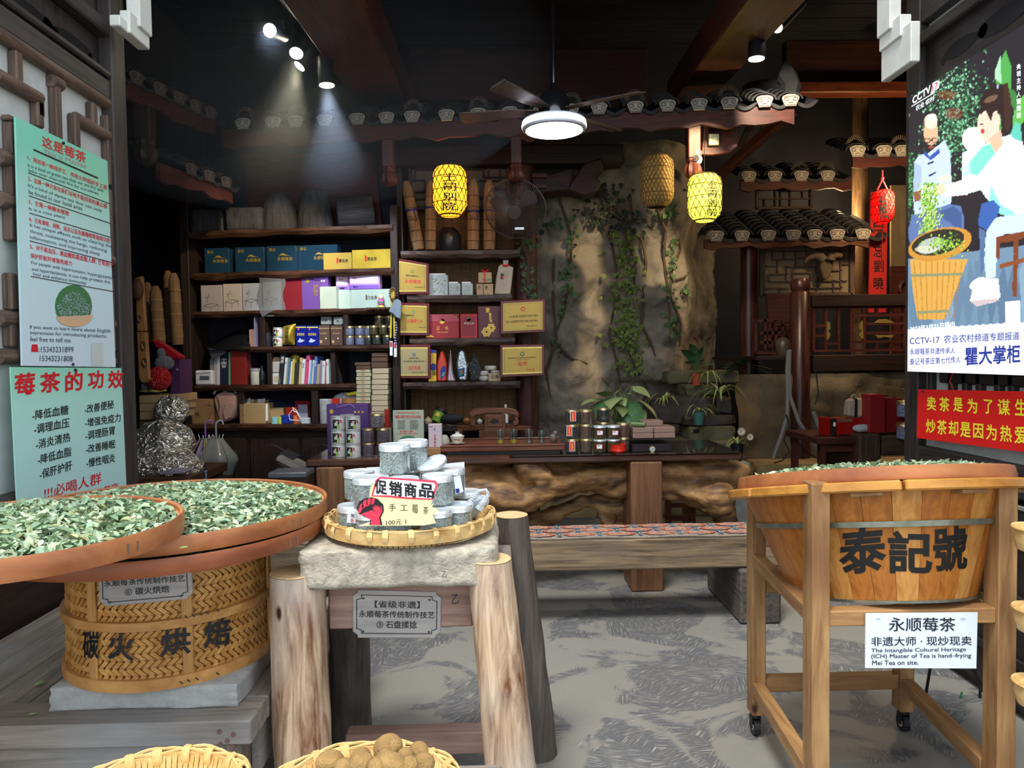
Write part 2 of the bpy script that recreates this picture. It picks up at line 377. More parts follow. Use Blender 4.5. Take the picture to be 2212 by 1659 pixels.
GRND=M('packed_stone_ground','#5d5750',.85,var=.3,scale=5,bump=.3)
struct('floor',G().box(-.6,7,6.95,9.5,0.002,.45),GRND,bev=.03)['label']='raised rock ground behind the kerb'
NIGHT=M('dark_plaster','#2a2b36',.85,var=.2,scale=3,bump=.1);NIGHTW=wood('smoked_boards','#1a1c28','#2b2d3a','x',2,.8)
struct('wall_back',G().box(-4.2,7.1,9.2,9.4,0,5.2),NIGHT)
struct('wall_left',G().box(-4.2,-3.5,3.6,9.3,0,5.2),NIGHT)
struct('wall_right',G().box(6.6,7.1,3.6,9.3,0,5.2),NIGHT)
struct('wall_front_left',G().box(-7,-1.84,3.5,3.62,0,5.4),NIGHT)
struct('wall_front_right',G().box(2.1,7.2,3.5,3.62,0,5.4),NIGHT)
struct('wall_front_lintel',G().box(-1.84,2.1,3.5,3.62,3.75,5.4),NIGHTW)
ce=struct('ceiling',G().box(-4.2,7.1,3.5,9.4,5.2,5.3),NIGHTW)
for i in range(18):
 y=3.7+i*.33;mk('ceiling_board',G().box(-3.5,6.6,y,y+.31,5.17,5.2),NIGHTW,ce)
W_BEAM=wood('old_fir_beam','#2a1310','#592a1d','y',2,.55,.4);W_BEAMX=wood('old_fir_board','#22110f','#3f1f19','x',2,.6,.4)
W_ORANGE=wood('orange_fir_beam','#3a180e','#6e3419','x',2.5,.5,.4)
def rafter(ax,ay,bx,by,wd,hh,ya=3.6,yb=6.6,lab=None):
 a=hY(ax,ay,ya);b_=hY(bx,by,yb)
 g=G().bar(a,b_,wd,hh);return tag(mk('roof_beam',g,W_BEAM,bev=.01),lab,'beam',kind='thing')
rafter(680,-80,850,235,.40,.26,3.7,6.6,'red-brown roof beam sloping in from top left behind the spotlights')
rafter(1700,-80,1480,205,.32,.24,3.7,6.6,'orange-brown roof beam sloping in from top right behind the fan')
thing('wall_plank','wide dark red plank above the roof tiles behind the fan','plank',G().box(hY(885,150,6.7).x,hY(1397,150,6.7).x,6.7,6.78,hY(1106,215,6.7).z,hY(1106,105,6.7).z),W_BEAMX,bev=.008)
a=hY(1720,205,6.9);b_=hY(1990,200,6.9)
t=T('wall_beam','wide red-brown board beam at upper right above the far roofs','beam',(a.x,6.9,hY(1850,205,6.9).z))
mk('board',G().box(a.x-.1,b_.x+.8,6.9,7.0,hY(1850,180,6.9).z,hY(1850,85,6.9).z),W_BEAMX,t,bev=.01)
mk('lower_board',G().box(a.x-.1,b_.x+.8,6.84,7.0,hY(1850,204,6.9).z,hY(1850,180,6.9).z),W_ORANGE,t,bev=.008,label='orange lower edge board')
# == the two folded lattice doors beside the opening
DL=PX(-1.75);DR=PX(2.02)
PAPER=M('lattice_paper','#c4c8c6',.8,var=.08,scale=12,bump=.05)
def yz(pl,px,py,off=0):p=pl.hit(px,py,off);return p.y,p.z
dl=struct('door_1',G().box(-1.84,-1.80,1.1,3.6,.0,3.9),W_DOOR,org=(-1.8,2.4,0));dl['label']='folded lattice door leaf left of the opening'
ys,_=yz(DL,250,600);zt=yz(DL,250,235)[1];zt2=yz(DL,250,190)[1]
mk('stile',G().box(-1.80,-1.735,ys,3.6,0,3.9),W_DOOR,dl,bev=.006)
mk('paper_panel',G().box(-1.80,-1.79,1.2,ys,.98,zt),PAPER,dl)
mk('rail',G().box(-1.80,-1.745,1.2,ys,zt+.02,zt2+.01),W_DOORY,dl,bev=.006)
mk('rail',G().box(-1.80,-1.735,1.2,ys,zt2+.02,zt2+.05),W_DOORY,dl,bev=.008)
zc=yz(DL,250,95)[1];mk('rail',G().box(-1.80,-1.735,1.2,ys,zc,zc+.07),W_DOORY,dl,bev=.008)
mk('rail',G().box(-1.80,-1.72,1.2,ys,zc+.25,zc+.36),W_DOORY,dl,bev=.008)
BLK=flat('deep_shadow_gap','#0b0a0c',.9)
for px,py,w_,h_ in((178,92,.16,.035),(125,52,.03,.03),(75,22,.22,.045),(215,124,.015,.02)):
 c=DL.hit(px,py);pts=[(-1.798,c.y+w_*math.cos(q)*(1+.2*math.sin(2*q)),c.z+h_*math.sin(q))for q in[2*PI*k/14 for k in range(14)]]
 mk('opening_shade',G().prism(pts,(.006,0,0)),BLK,dl)  # black patches on the solid board stand for the dark of the openings
def lbar(pl,par,x0,y0,x1,y1,wd,dep=.035,mat=None,round_=False):
 a=pl.hit(x0,y0,.0);b_=pl.hit(x1,y1,.0);a.x=b_.x=pl.X-(.02 if pl.X<0 else-.02)
 if abs(x1-x0)<3:b_.y=a.y;m=W_LAT
 else:b_.z=a.z;m=W_LATY
 if mat:m=mat
 g=G()
 if round_:g.tube([a,b_],wd*.55,10)
 else:g.bar(a,b_,wd,dep,(1,0,0))
 return mk('lattice_bar',g,m,par,bev=0 if round_ else .006,smooth=round_)
for x,y0,y1 in((44,110,178),(90,215,275),(92,215,252),(128,172,300),(169,246,318),(207,222,286),(238,250,400),(30,250,262)):
 lbar(DL,dl,x,y0,x,y1,.042)
for x0,y0,x1,y1 in((0,66,246,235),(0,160,94,215),(172,255,240,305),(120,172,140,190)):
 lbar(DL,dl,x0,y0,x1,y1,.05,round_=True)
for y0,y1 in((265,335),(350,425),(440,520),(590,670),(690,750)):lbar(DL,dl,33,y0,33,y1,.045)
for y in(336,428,686,770):lbar(DL,dl,6,y,44,y,.055,round_=True)
for y0,y1 in((410,560),(600,760)):lbar(DL,dl,243,y0,243,y1,.045)
for y in(560,700,780):lbar(DL,dl,236,y,250,y,.05,round_=True)
zb=.98
mk('panel_board',G().box(-1.80,-1.775,1.2,ys,.05,zb-.1),W_DOORY,dl);mk('rail',G().box(-1.80,-1.735,1.2,ys,zb-.1,zb),W_DOORY,dl,bev=.01)
mk('panel_moulding',G().box(-1.775,-1.76,1.3,ys-.06,.12,zb-.16),W_DARKY,dl,bev=.006);mk('rail',G().box(-1.80,-1.74,1.2,ys,.0,.06),W_DOORY,dl)
dr=struct('door_2',G().box(2.06,2.10,1.1,3.6,0,3.9),W_DOOR,org=(2.08,2.4,0));dr['label']='folded lattice door leaf right of the opening'
W_DR=wood('dark_door_wood','#211d1e','#37312f','y',3,.5);W_DRZ=wood('dark_door_stile_wood','#211d1e','#37312f','z',3,.5)
yr=yz(DR,1990,600)[0]
mk('stile',G().box(2.005,2.06,yr,3.6,0,3.9),W_DRZ,dr,bev=.006)
mk('paper_panel',G().box(2.05,2.06,1.2,yr,.9,3.0),PAPER,dr)
z0=yz(DR,2050,300)[1]
mk('panel_board',G().box(2.035,2.05,1.2,yr,yz(DR,2000,210)[1]-.02,yz(DR,2000,95)[1]),W_DR,dr)
zz=yz(DR,2000,95)[1];mk('rail',G().box(2.0,2.06,1.2,yr,zz,zz+.06),W_DR,dr,bev=.008);mk('rail',G().box(2.01,2.06,1.2,yr,zz+.1,zz+.5),W_DR,dr,bev=.008)
for px,py,w_,h_ in((2068,100,.12,.035),(2116,66,.03,.03),(2160,38,.16,.045),(2030,132,.015,.018)):
 c=DR.hit(px,py);mk('opening_shade',G().prism([(2.033,c.y+w_*math.cos(2*PI*k/14),c.z+h_*math.sin(2*PI*k/14))for k in range(14)],(.006,0,0)),BLK,dr)  # dark of the openings painted as black ovals on the panel
for x0,y0,x1,y1,w_ in((2026,815,2300,820,.05),):lbar(DR,dr,x0,y0,x1,y1,w_,mat=W_DR)
for x in(2005,2080,2110,2150,2180,2050):lbar(DR,dr,x,800,x,870,.035,mat=W_DRZ)
for k in range(5):mk('lattice_bar',G().box(2.02,2.05,1.3+.3*k,1.34+.3*k,za if False else 1.2,3.0),W_DRZ,dr,bev=.005)
for k in range(5):mk('lattice_bar',G().box(2.015,2.05,1.2,2.62,1.35+.36*k,1.39+.36*k),W_DR,dr,bev=.005)
za=yz(DR,1990,962)[1];mk('rail',G().box(2.005,2.06,1.2,yr,za-.13,za),W_DR,dr,bev=.01);mk('rail',G().box(2.0,2.06,1.2,yr,za-.22,za-.15),W_DR,dr,bev=.01)
mk('moulding',G().box(1.995,2.06,1.2,yr,za-.165,za-.152),M('worn_edge','#8c8680',.6),dr)
mk('panel_board',G().box(2.03,2.06,1.2,yr,.05,za-.2),W_DR,dr)
for k in range(3):mk('panel_moulding',G().box(2.015,2.03,1.2,yr,.2+.25*k,.24+.25*k),W_DR,dr,bev=.006)
WP=M('chipped_white_paint','#d9dad4',.6,var=.1,scale=7,bump=.12)
for side,pts in(('left',((278,-60,304,61),(266,28,287,77),(246,40,268,64))),('right',((1917,-60,1943,65),(1937,36,1962,83),(1957,53,1978,140)))):
 t=T('bracket','stepped white-painted bracket at the top of the %s door jamb'%side,'bracket',hY((pts[0][0]+pts[0][2])/2,0,3.6))
 for i,(x0,y0,x1,y1)in enumerate(pts):
  p=hY(x0,y1,3.52-.06*i);q=hY(x1,y0,3.52-.06*i)
  mk('painted_block',G().box(p.x,q.x,3.5-.07*i,3.62,p.z,q.z),WP,t,bev=.004)
  # == SIGN BOARDS ON THE DOORS
def quad_sign(name,label,cat,hit,c4,th,mat,off=.03,vgrad=None):
 P=[hit(x,y,off)for x,y in c4];n=(P[1]-P[0]).cross(P[3]-P[0]).normalized()
 if n.dot(CAM-P[0])<0:n=-n
 g=G()
 if vgrad:g.grid(lambda a,b_:tuple((P[0]*(1-a)+P[1]*a)*(1-b_)+(P[3]*(1-a)+P[2]*a)*b_),4,24)
 front=[p for p in P]
 g.prism(P if not vgrad else[p-n*.0008 for p in P],-n*th)
 o=thing(name,label,cat,g,mat)
 if vgrad:
  ca=o.data.color_attributes.new('Col','FLOAT_COLOR','POINT');zs=[v.co.z for v in o.data.vertices];z0,z1=min(zs),max(zs)
  for i,v in enumerate(o.data.vertices):
   t=1-(v.co.z-z0)/(z1-z0)
   for(ta,c0),(tb,c1)in zip(vgrad[:-1],vgrad[1:]):
    if ta<=t<=tb:k=(t-ta)/(tb-ta);c=[c0[j]*(1-k)+c1[j]*k for j in range(3)]
   ca.data[i].color=(*c,1)
 return o,(lambda off_:(lambda x,y:hit(x,y,off+off_)))(.0015)
mint=lin('#84d8bd')[:3];pale=lin('#c9eaf0')[:3];paleb=lin('#d3e6f3')[:3]
GSIGN=vcol('glossy_printed_board',rough=.25)
s1,h1=quad_sign('sign_board','tall mint green printed sign with bilingual text nailed on the left door, upper of two','sign',DL.hit,((35,253),(232,348),(250,793),(50,790)),.008,GSIGN,vgrad=((0,mint),(.12,mint),(.45,pale),(1,paleb)))
def lines(par,hit,rows,matc,bold,name='lettering'):
 g=G()
 for(s,x0,y0,x1,y1,h)in rows:ptext(hit,s,x0,y0,x1,y1,h,None,None,bold,g=g)
 return mk(name,g,matc,par,fix=False,kind='stuff')
lines(s1,h1,(('这是莓茶',91,316,186,354,24),),INKR,.02)
lines(s1,h1,(('This is Maytea',95,335,187,367,13),),flat('ink_pink','#b98f95'),0)
lines(s1,h1,(('1、我这是一款纯手工、用炭火烘焙的手工茶',60,345,232,411,10),('2、这是一种只有在我们当地才能找到的高山茶',61,390,232,452,11),('3、它是一种藤本植物',62,440,149,467,11),('4、它有清喉、润肺、消炎以及改善睡眠等独特功效',63,478,238,526,11),('5、对于高血压、高血糖和高血脂人群, 它有助于',65,538,245,579,12),('保护肝脏并增强免疫力',66,557,156,575,11)),INKR,.02)
lines(s1,h1,(('It is a kind of green tea that we stir-fry and',60,362,223,417,9),('bake over charcoal fire by ourselves',62,372,213,423,8),("It's a kind of alpine tea that can only",61,405,221,461,9),('be found in our local area',62,418,178,455,9),('It is a vine plant',63,455,141,475,8),('It has unique effects such as clearing the',65,491,242,538,9),('throat, moistening the lungs, reducing',65,504,231,547,9),('inflammation, and improving sleep',65,517,216,554,9),('For people with hypertension, hyperglycemia',68,572,245,606,9),('and hyperlipidemia, it can help protect the',69,586,238,615,9),('liver and enhance immunity',72,597,187,617,9),('If you want to learn more about English',65,712,239,721,10),('expressions for introducing products,',65,724,231,732,10),('feel free to tell me',65,737,153,740,10),(':15343231899',84,761,159,761,12),('15343231808',86,780,157,781,12)),flat('ink_slate','#3c4658'),.0)
g=G()
for(x0,y0,x1,y1)in((72,322,212,384),(73,324,212,386),(61,373,237,440),(63,423,240,483),(64,460,240,513),(64,520,242,567),(67,597,246,630)):pline(h1,((x0,y0),(x1,y1)),1.6,g)
mk('ruled_line',g,INK,s1,fix=False)
hb=lambda x,y:DL.hit(x,y,.0325);hb2=lambda x,y:DL.hit(x,y,.0333)
ppoly(h1,circ(159,661,40,46),flat('print_green','#3f7a4c'),s1,'printed_picture')
ppoly(hb,circ(161,680,40,26,a0=0,a1=PI),flat('print_bowl','#d9b48e'),s1,'printed_bowl');g=G()
for k in range(420):
 q=R.random()*2*PI;r_=math.sqrt(R.random());x=160+36*r_*math.cos(q);y=660+(30*r_)*math.sin(q);x=160+(x-160)*(1 if y>655 else .75);a=R.random()*PI;l=2+R.random()*3
 g.add([hb2(x,y),hb2(x+l*math.cos(a),y+l*math.sin(a)),hb2(x+1.1,y+1.1)],[(0,1,2)])
mk('printed_tea',g,flat('print_tea','#b9c7e0'),s1,fix=False)
ppoly(h1,[(69,744),(81,744),(83,760),(67,760)],INKR,s1,'printed_telephone');ppoly(h1,[(197,740),(223,741),(223,790),(197,790)],flat('sticker','#c9d2d3'),s1,'blank_sticker')
for x,y in((137,309),(158,787)):mk('nail',G().sph(DL.hit(x,y,.034),.006,8,6),INK,s1)
s2,h2=quad_sign('sign_board','curling mint green sign with large red heading, lower of two on the left door','sign',DL.hit,((24,793),(262,795),(276,1112),(40,1120)),.006,GSIGN,vgrad=((0,lin('#92dcc0')[:3]),(.2,lin('#b5e8dc')[:3]),(1,lin('#bfe7ee')[:3])))
for c,x0,y0,x1,y1,hh in(('莓',31,856,76,851,48),('茶',86,850,131,846,44),('的',141,848,179,842,44),('功',190,843,224,838,40),('效',233,841,267,838,40)):ptext(h2,c,x0,y0,x1,y1,hh,INKR,s2,.045,'heading_character')
lines(s2,h2,tuple((s,70+4*i,y,148+2*i,y-13-2*i,21)for i,(s,y)in enumerate((('-降低血糖',908),('-调理血压',938),('-消炎清热',971),('-降低血脂',1004),('-保肝护肝',1036))))+tuple((s,183+i*1,y,x1,y-12,19)for i,(s,y,x1)in enumerate((('-改善便秘',894,246),('-增强免疫力',923,261),('-调理肠胃',951,248),('-改善睡眠',980,249),('-慢性咽炎',1010,249)))),INK,.02)
lines(s2,h2,(('!!!必喝人群',96,1079,219,1045,26),('抽烟、喝酒、熬夜',125,1100,256,1060,19),('三高',67,1108,102,1100,14)),INKR,.01)
for x,y in((163,799),):mk('nail',G().sph(DL.hit(x,y,.034),.006,8,6),INK,s2)
s3,h3=quad_sign('sign_board','red sign with large yellow characters nailed low on the right door','sign',DR.hit,((1983,841),(2330,848),(2330,992),(1980,946)),.006,M('red_plastic_board','#d8201f',.4,var=.04,scale=3,bump=0),off=.03)
lines(s3,h3,tuple((c,x0,y,x0+w_,y+2,hh)for c,x0,y,w_,hh in(('卖',2002,886,20,31),('茶',2029,888,22,31),('是',2059,889,21,31),('为',2089,892,22,32),('了',2125,893,19,31),('谋',2155,896,27,35),('生',2192,897,27,36),('炒',2000,935,21,30),('茶',2024,938,21,32),('却',2049,940,21,32),('是',2074,944,23,33),('因',2102,946,22,32),('为',2130,950,23,34),('热',2160,954,26,36),('爱',2191,958,28,38))),INKY,.035)
mk('nail',G().sph(DR.hit(1993,846,.034),.005,8,6),INK,s3)
# == LIGHTBOX POSTER (a flat backlit print)
PW,PH=330,800
cv=np.zeros((PH,PW,3));yy,xx=np.mgrid[0:PH,0:PW];X_=xx+1950.;Y_=yy+20.
rng=np.random.default_rng(3)
def inpoly(P,sx=0):
 m=np.zeros(X_.shape,bool);n=len(P)
 for i in range(n):
  x0,y0=P[i];x1,y1=P[(i+1)%n]
  if y0==y1:continue
  c=((y0>Y_)!=(y1>Y_))&(X_<(x1-x0)*(Y_-y0)/(y1-y0)+x0);m^=c
 return m
def put(m,col,al=1.):
 c=np.array(lin(col)[:3]);cv[m]=cv[m]*(1-al)+c*al
def ell(cx,cy,rx,ry,col,al=1.,rot=0):
 a=math.radians(rot);dx=X_-cx;dy=Y_-cy;u=dx*math.cos(a)+dy*math.sin(a);v=-dx*math.sin(a)+dy*math.cos(a);put((u/rx)**2+(v/ry)**2<1,col,al)
def pol(P,col,al=1.):put(inpoly(P),col,al)
cv[:]=lin('#241f26')[:3]
pol([(1950,560),(2290,520),(2290,830),(1950,830)],'#6f8aa2')
for k in range(14):pol([(1960+k*24,560+R.random()*100),(1975+k*24,560),(1990+k*24,600+R.random()*120),(1970+k*24,720)],R.choice(['#4c6680','#8fa9bd','#5d7890']),.6)
for k in range(1500):
 x=R.gauss(2065,34);y=R.gauss(250,70)
 if y<420 and x>1958:ell(x,y,1.2+2.2*R.random(),1+1.5*R.random(),R.choice(['#3f7d4a','#6fae7f','#2c5a36','#8fd0a8','#1f3d2a']),1,R.random()*90)
for k in range(260):ell(R.uniform(1958,1985),R.uniform(330,480),2.5,2,R.choice(['#2d6b3c','#1c4428','#57a064']))
ell(2045,205,22,10,'#7a3a18',.6);ell(2060,245,20,12,'#8a1f22',.5)
pol([(2152,300),(2149,190),(2158,135),(2172,108),(2183,140),(2184,190),(2172,260)],'#4fa04a');pol([(2150,170),(2150,150),(2160,120),(2163,180)],'#a6e3b0')
ell(2205,240,14,40,'#5fae4c',1,20);ell(2190,215,10,24,'#3d7d3a',1,-20)
ell(2103,300,26,26,'#e8e6dc');pol([(2078,330),(2150,300),(2150,400),(2078,420)],'#dfe6ea')
pol([(1972,420),(1974,350),(1985,335),(2005,330),(2040,302),(2052,330),(2056,420),(2050,470),(1975,470)],'#c3d3ee')
pol([(1972,420),(1975,350),(1990,360),(1988,440)],'#a9bbdd');pol([(1972,415),(1990,410),(1990,432),(1975,436)],'#8d5a3f')
ell(2010,283,16,30,'#e9b48e');ell(2010,262,15,16,'#ffe2c2');ell(2013,253,10,8,'#fff6ea');ell(1996,262,3,14,'#3a2c28',.7)
for x in(2003,2019):ell(x,303-(x-2003)*.05,7.5,5.5,'#22242c');ell(x,303-(x-2003)*.05,5.8,4,'#d8a784')
ell(2011,318,6,2.5,'#b2453a');ell(2014,309,3,4,'#d79a74')
pol([(1995,322),(2008,338),(2028,320),(2030,330),(2010,346),(1996,334)],'#3552a8');pol([(2003,352),(2018,347),(2018,350),(2003,356)],'#22305c');pol([(2005,378),(2022,370),(2022,373),(2006,382)],'#22305c')
pol([(1960,500),(1970,465),(2010,455),(2050,440),(2075,445),(2082,470),(2080,520),(2040,500),(2000,510),(1965,525)],'#5c74a8');pol([(2020,460),(2060,445),(2078,460),(2078,500),(2050,480)],'#44598c')
for k in range(700):x=2004+R.gauss(0,9)+(0 if R.random()<.7 else 12);y=R.uniform(395,510);ell(x,y,1.4,2.6,R.choice(['#7fae3c','#a8cf56','#4f7d2c','#d3e88a']),1,R.random()*60)
pol([(2118,350),(2150,300),(2182,290),(2206,300),(2216,330),(2240,440),(2214,478),(2160,460),(2140,440),(2118,410),(2082,420),(2078,398),(2100,362)],'#e9fbf6')
pol([(2182,290),(2192,262),(2205,268),(2206,306),(2190,300)],'#5fc0ac');pol([(2092,352),(2120,318),(2145,305),(2150,330),(2110,380),(2092,372)],'#7fdcc4');pol([(2140,398),(2160,440),(2210,470),(2212,482),(2160,462),(2136,432)],'#8fe0cc');pol([(2080,362),(2095,350),(2096,376),(2082,384)],'#bfeee2')
pol([(2028,402),(2080,388),(2098,400),(2090,420),(2040,425),(2026,415)],'#fff3ea');ell(2032,408,10,12,'#f2cfae');ell(2040,385,14,7,'#f6dcc4',1,-15)
ell(2130,262,18,34,'#f3d3bf',1,8);pol([(2114,250),(2117,278),(2122,300),(2135,312),(2158,290),(2160,250),(2140,232)],'#f0cdb8');pol([(2135,300),(2162,280),(2166,310),(2150,330)],'#e6b79a');ell(2122,283,4,6,'#c9343a');ell(2120,268,4,1.5,'#3a2222');ell(2112,276,2.5,4,'#f0cdb8')
pol([(2116,250),(2118,215),(2130,196),(2150,180),(2168,182),(2178,200),(2180,262),(2165,290),(2160,248),(2146,240),(2140,262),(2128,238)],'#2a1a16');ell(2140,213,16,6,'#8a6a52',.6,-25);pol([(2166,182),(2176,178),(2183,215),(2184,268),(2172,290),(2168,240)],'#3d241a');ell(2151,247,4,9,'#f2c8ae')
ell(2155,186,3,5,'#9fb6d8')
pol([(2114,470),(2120,440),(2145,432),(2160,446),(2150,480),(2135,500),(2112,486)],'#3a5fa8');pol([(2130,500),(2150,470),(2215,458),(2240,470),(2230,505),(2170,505),(2155,520),(2150,598),(2130,602),(2125,560)],'#c7d8f2');pol([(2114,490),(2128,500),(2125,580),(2118,590)],'#55709a')
ell(2112,612,20,11,'#f2efee',1,-30);pol([(2095,650),(2100,628),(2128,602),(2155,600),(2160,640),(2150,652),(2110,660)],'#faf6f4');pol([(2095,650),(2150,644),(2158,648),(2110,662)],'#c9b6b8')
pol([(2150,512),(2215,498),(2215,512),(2200,518),(2196,640),(2186,638),(2190,520),(2160,525),(2160,560),(2152,556)],'#7a3f22');pol([(2160,570),(2212,556),(2212,566),(2160,580)],'#8a4a28')
pol([(1966,560),(1970,620),(1982,690),(2040,690),(2060,640),(2090,560)],'#d8a34c')
for k in range(9):pol([(1972+k*13,565),(1975+k*13,565),(1985+k*9.5,690),(1983+k*9.5,690)],'#a8742c',.6)
ell(2030,527,70,34,'#c98f38',1,-14);ell(2026,523,58,26,'#2e2a22',1,-14);ell(2010,530,30,16,'#c9d4dc',.7,-20);ell(2000,538,24,8,'#e2dcb8',.6)
pol([(1966,592),(2085,588),(2084,594),(1967,598)],'#8a8f6a');pol([(1980,672),(2052,668),(2050,674),(1981,678)],'#8a8f6a')
for k in range(160):ell(R.gauss(2040,20),R.gauss(528,9),1.6,2.4,R.choice(['#86b83e','#b6d45e','#55822e']))
pol([(1950,712),(2290,690),(2290,830),(1950,830)],'#f3f7ff')
P=[DR.hit(x,y,.07)for x,y in((1965,204),(2330,-38),(2330,812),(1957,802))]
ya,yb=3.585,DR.hit(2330,400,.07).y;zb_=DR.hit(1957,802,.07).z;zt_=DR.hit(1965,208,.07).z;ya=DR.hit(1962,500,.07).y
nu,nv=190,430;XF=DR.X-.07
vts=[];cols=[]
for j in range(nv+1):
 for i in range(nu+1):
  y=ya+(yb-ya)*i/nu;z=zb_+(zt_-zb_)*j/nv;vts.append((XF,y,z));px,py=proj((XF,y,z));c=cv[int(min(PH-1,max(0,py-20))),int(min(PW-1,max(0,px-1950)))];cols.append(c)
lb=thing('lightbox_poster','tall backlit poster of two people over a wooden tub on the right door','poster',G().box(XF+.003,XF+.06,yb,ya,zb_,zt_),M('lightbox_edge','#b9c4c9',.4,.6,bump=0),bev=.003)
gg=G();gg.add(vts,[(j*(nu+1)+i,j*(nu+1)+i+1,(j+1)*(nu+1)+i+1,(j+1)*(nu+1)+i)for j in range(nv)for i in range(nu)])
pr=mk('backlit_print',gg,vcol('backlit_print_ink',emit=.5),lb,smooth=False,fix=False)
ca=pr.data.color_attributes.new('Col','FLOAT_COLOR','POINT');ca.data.foreach_set('color',np.array([(*c,1)for c in cols]).ravel())
hp=lambda x,y:DR.hit(x,y,.072)
EW=emi('lit_white_print','#ffffff',.65);EB=emi('lit_blue_print','#2b3a9c',.2);ER=emi('lit_red_print','#d8283c',.6)
for s,x0,y0,x1,y1,hh,m_,b_ in(('CCTV',1971,226,2010,199,16,EW,.05),('农业 农村',1978,241,2018,217,12,EW,.02),('央',2196,151,2205,149,11,EW,.03)):
 ptext(hp,s,x0,y0,x1,y1,hh,m_,lb,b_)
ppoly(hp,[(2012,196),(2010,203),(2018,197),(2028,190),(2030,176),(2024,174),(2014,180)],EW,lb,'logo_plate');ptext(lambda x,y:DR.hit(x,y,.074),'17',2013,199,2026,191,15,ER,lb,.02)
g=G();pline(hp,((1969,230),(2012,204),(2020,198)),1.8,g);mk('logo_rule',g,EW,lb,fix=False)
lines(lb,hp,tuple((c,2196,151+15*i,2205,149+15*i,12)for i,c in enumerate('央视主持人雷雨甜')),EW,.03)
lines(lb,hp,(('2023年3月21日播出',1965,717,2062,706,12),),EW,.03)
lines(lb,hp,(('CCTV-17  农业农村频道专题报道',1965,745,2202,734,18),('永顺莓茶非遗传承人',1965,767,2063,764,14),('泰记号茶庄第七代传人',1965,789,2075,784,15)),EB,.01)
lines(lb,hp,(('瞿大掌柜',2083,790,2204,784,40),),EB,.035)
ppoly(hp,[(2171,652),(2203,649),(2204,696),(2172,699)],EW,lb,'blank_white_square')
g=G();a=DR.hit(2058,806,.04);b_=DR.hit(2060,842,.03);g.tube([a,(a+b_)/2+Vector((-.01,.01,0)),b_],.002,6);tag(mk('wire',g,flat('wire_red','#b3262a')),'thin red wire between the lightbox poster and the red sign','wire')
# == FOREGROUND: trays of leaves on the bamboo drum
BAM=wood('split_bamboo','#a8743c','#cf9c5c','x',4,.45,.25,k=6);BAMZ=wood('split_bamboo_upright','#a8773d','#c99a5c','z',4,.5,.25)
TRAYW=wood('bamboo_hoop','#8f5130','#bd7d4e','x',2,.42,.25,k=3);TRAYW2=wood('bamboo_hoop_darker','#7a3f26','#a3603c','x',2,.45,.25,k=3)
LEAF=vcol('dry_leaf',rough=.65)
def leafset(name,label,cx,cy,r,z0,mound,n,size,group=None,cols=None,ex=1.,rot3=None,seed=1):
 rr=random.Random(seed);g=G();cl=[]
 cols=cols or['#a9ba98','#93a983','#7f9a74','#c3cdae','#6c8866','#a0b89a','#bcc8a8','#8da68a','#a5a778']
 cols=[lin(c)[:3]for c in cols]
 base=[]
 nb=len(g.v);g.lathe([(r*q,z0+mound*(1-q**4)-.004)for q in(1,.97,.9,.7,.4,.05)],40,(cx,cy,0));cl+=[lin('#74876a')[:3]]*(len(g.v)-nb)
 for k in range(n):
  q=math.sqrt(rr.random());a=rr.random()*2*PI;x=cx+r*q*.99*math.cos(a);y=cy+r*q*.99*math.sin(a)*ex
  z=z0+mound*(1-q**4)+rr.uniform(-.002,.012)
  L=size*rr.uniform(.5,1.25);W=L*rr.uniform(.28,.5);th=rr.random()*2*PI;tilt=rr.gauss(0,.42);roll=rr.gauss(0,.5);bend=rr.uniform(-.5,.9)
  m=Matrix.Rotation(th,3,'Z')@Matrix.Rotation(tilt,3,'Y')@Matrix.Rotation(roll,3,'X');cu=rr.uniform(.1,.5)*W
  P=[(-L/2,0,-bend*L*.3),(-L*.15,W/2,cu),(-L*.1,0,0),(-L*.15,-W/2,cu),(L*.2,W*.42,cu-bend*.1*L),(L*.22,0,-bend*.08*L),(L*.2,-W*.42,cu-bend*.1*L),(L/2,rr.uniform(-.2,.2)*W,-bend*L*.35)]
  g.add([tuple(m@Vector(p)+Vector((x,y,z)))for p in P],[(0,2,1),(0,3,2),(1,2,5,4),(3,6,5,2),(4,5,7),(5,6,7)])
  c=rr.choice(cols);f=rr.uniform(.8,1.2);cl+=[tuple(min(1,v*f)for v in c)]*8
 if rot3:c0,Rm=rot3;g.v=[tuple(Rm@(Vector(p)-c0)+c0)for p in g.v]
 o=mk(name,g,LEAF,None,fix=False);ca=o.data.color_attributes.new('Col','FLOAT_COLOR','POINT');ca.data.foreach_set('color',np.array([(*c,1)for c in cl]).ravel())
 return tag(o,label,'tea leaves',kind='stuff')
def tray(label,cx,cy,ztop,r,mat,h=.05,th=.011,tilt=None):
 t=T('bamboo_tray',label,'tray',(cx,cy,ztop-h));WO[t.name]=Vector((0,0,0))
 mk('rim',G().lathe([(r-th,.006),(r-.003,0),(r,.01),(r,h-.006),(r-.003,h),(r-th,h-.004)],72,closed=True),mat,t,smooth=True,local=True)
 mk('inner_hoop',G().lathe([(r-th-.007,.012),(r-th,.012),(r-th,h-.014),(r-th-.007,h-.014)],72,closed=True),BAM,t,smooth=True,local=True)
 mk('woven_base',G().lathe([(.01,.004),(r-th,.004),(r-th,.010),(.01,.010)],48),BAM,t,local=True)
 for a in(-.35,-.42,-1.9,-1.97):mk('staple',G().cbox((r*math.cos(a)*1.001,r*math.sin(a)*1.001,h*.45),(.003,.003,.022),Matrix.Rotation(a,3,'Z')),flat('dull_wire','#8d8f92',.4,.8),t,local=True)
 return t
tray('round bamboo tray of leaves at far left, topmost and overlapping the wide tray',-1.13,1.75,1.075,.36,TRAYW)
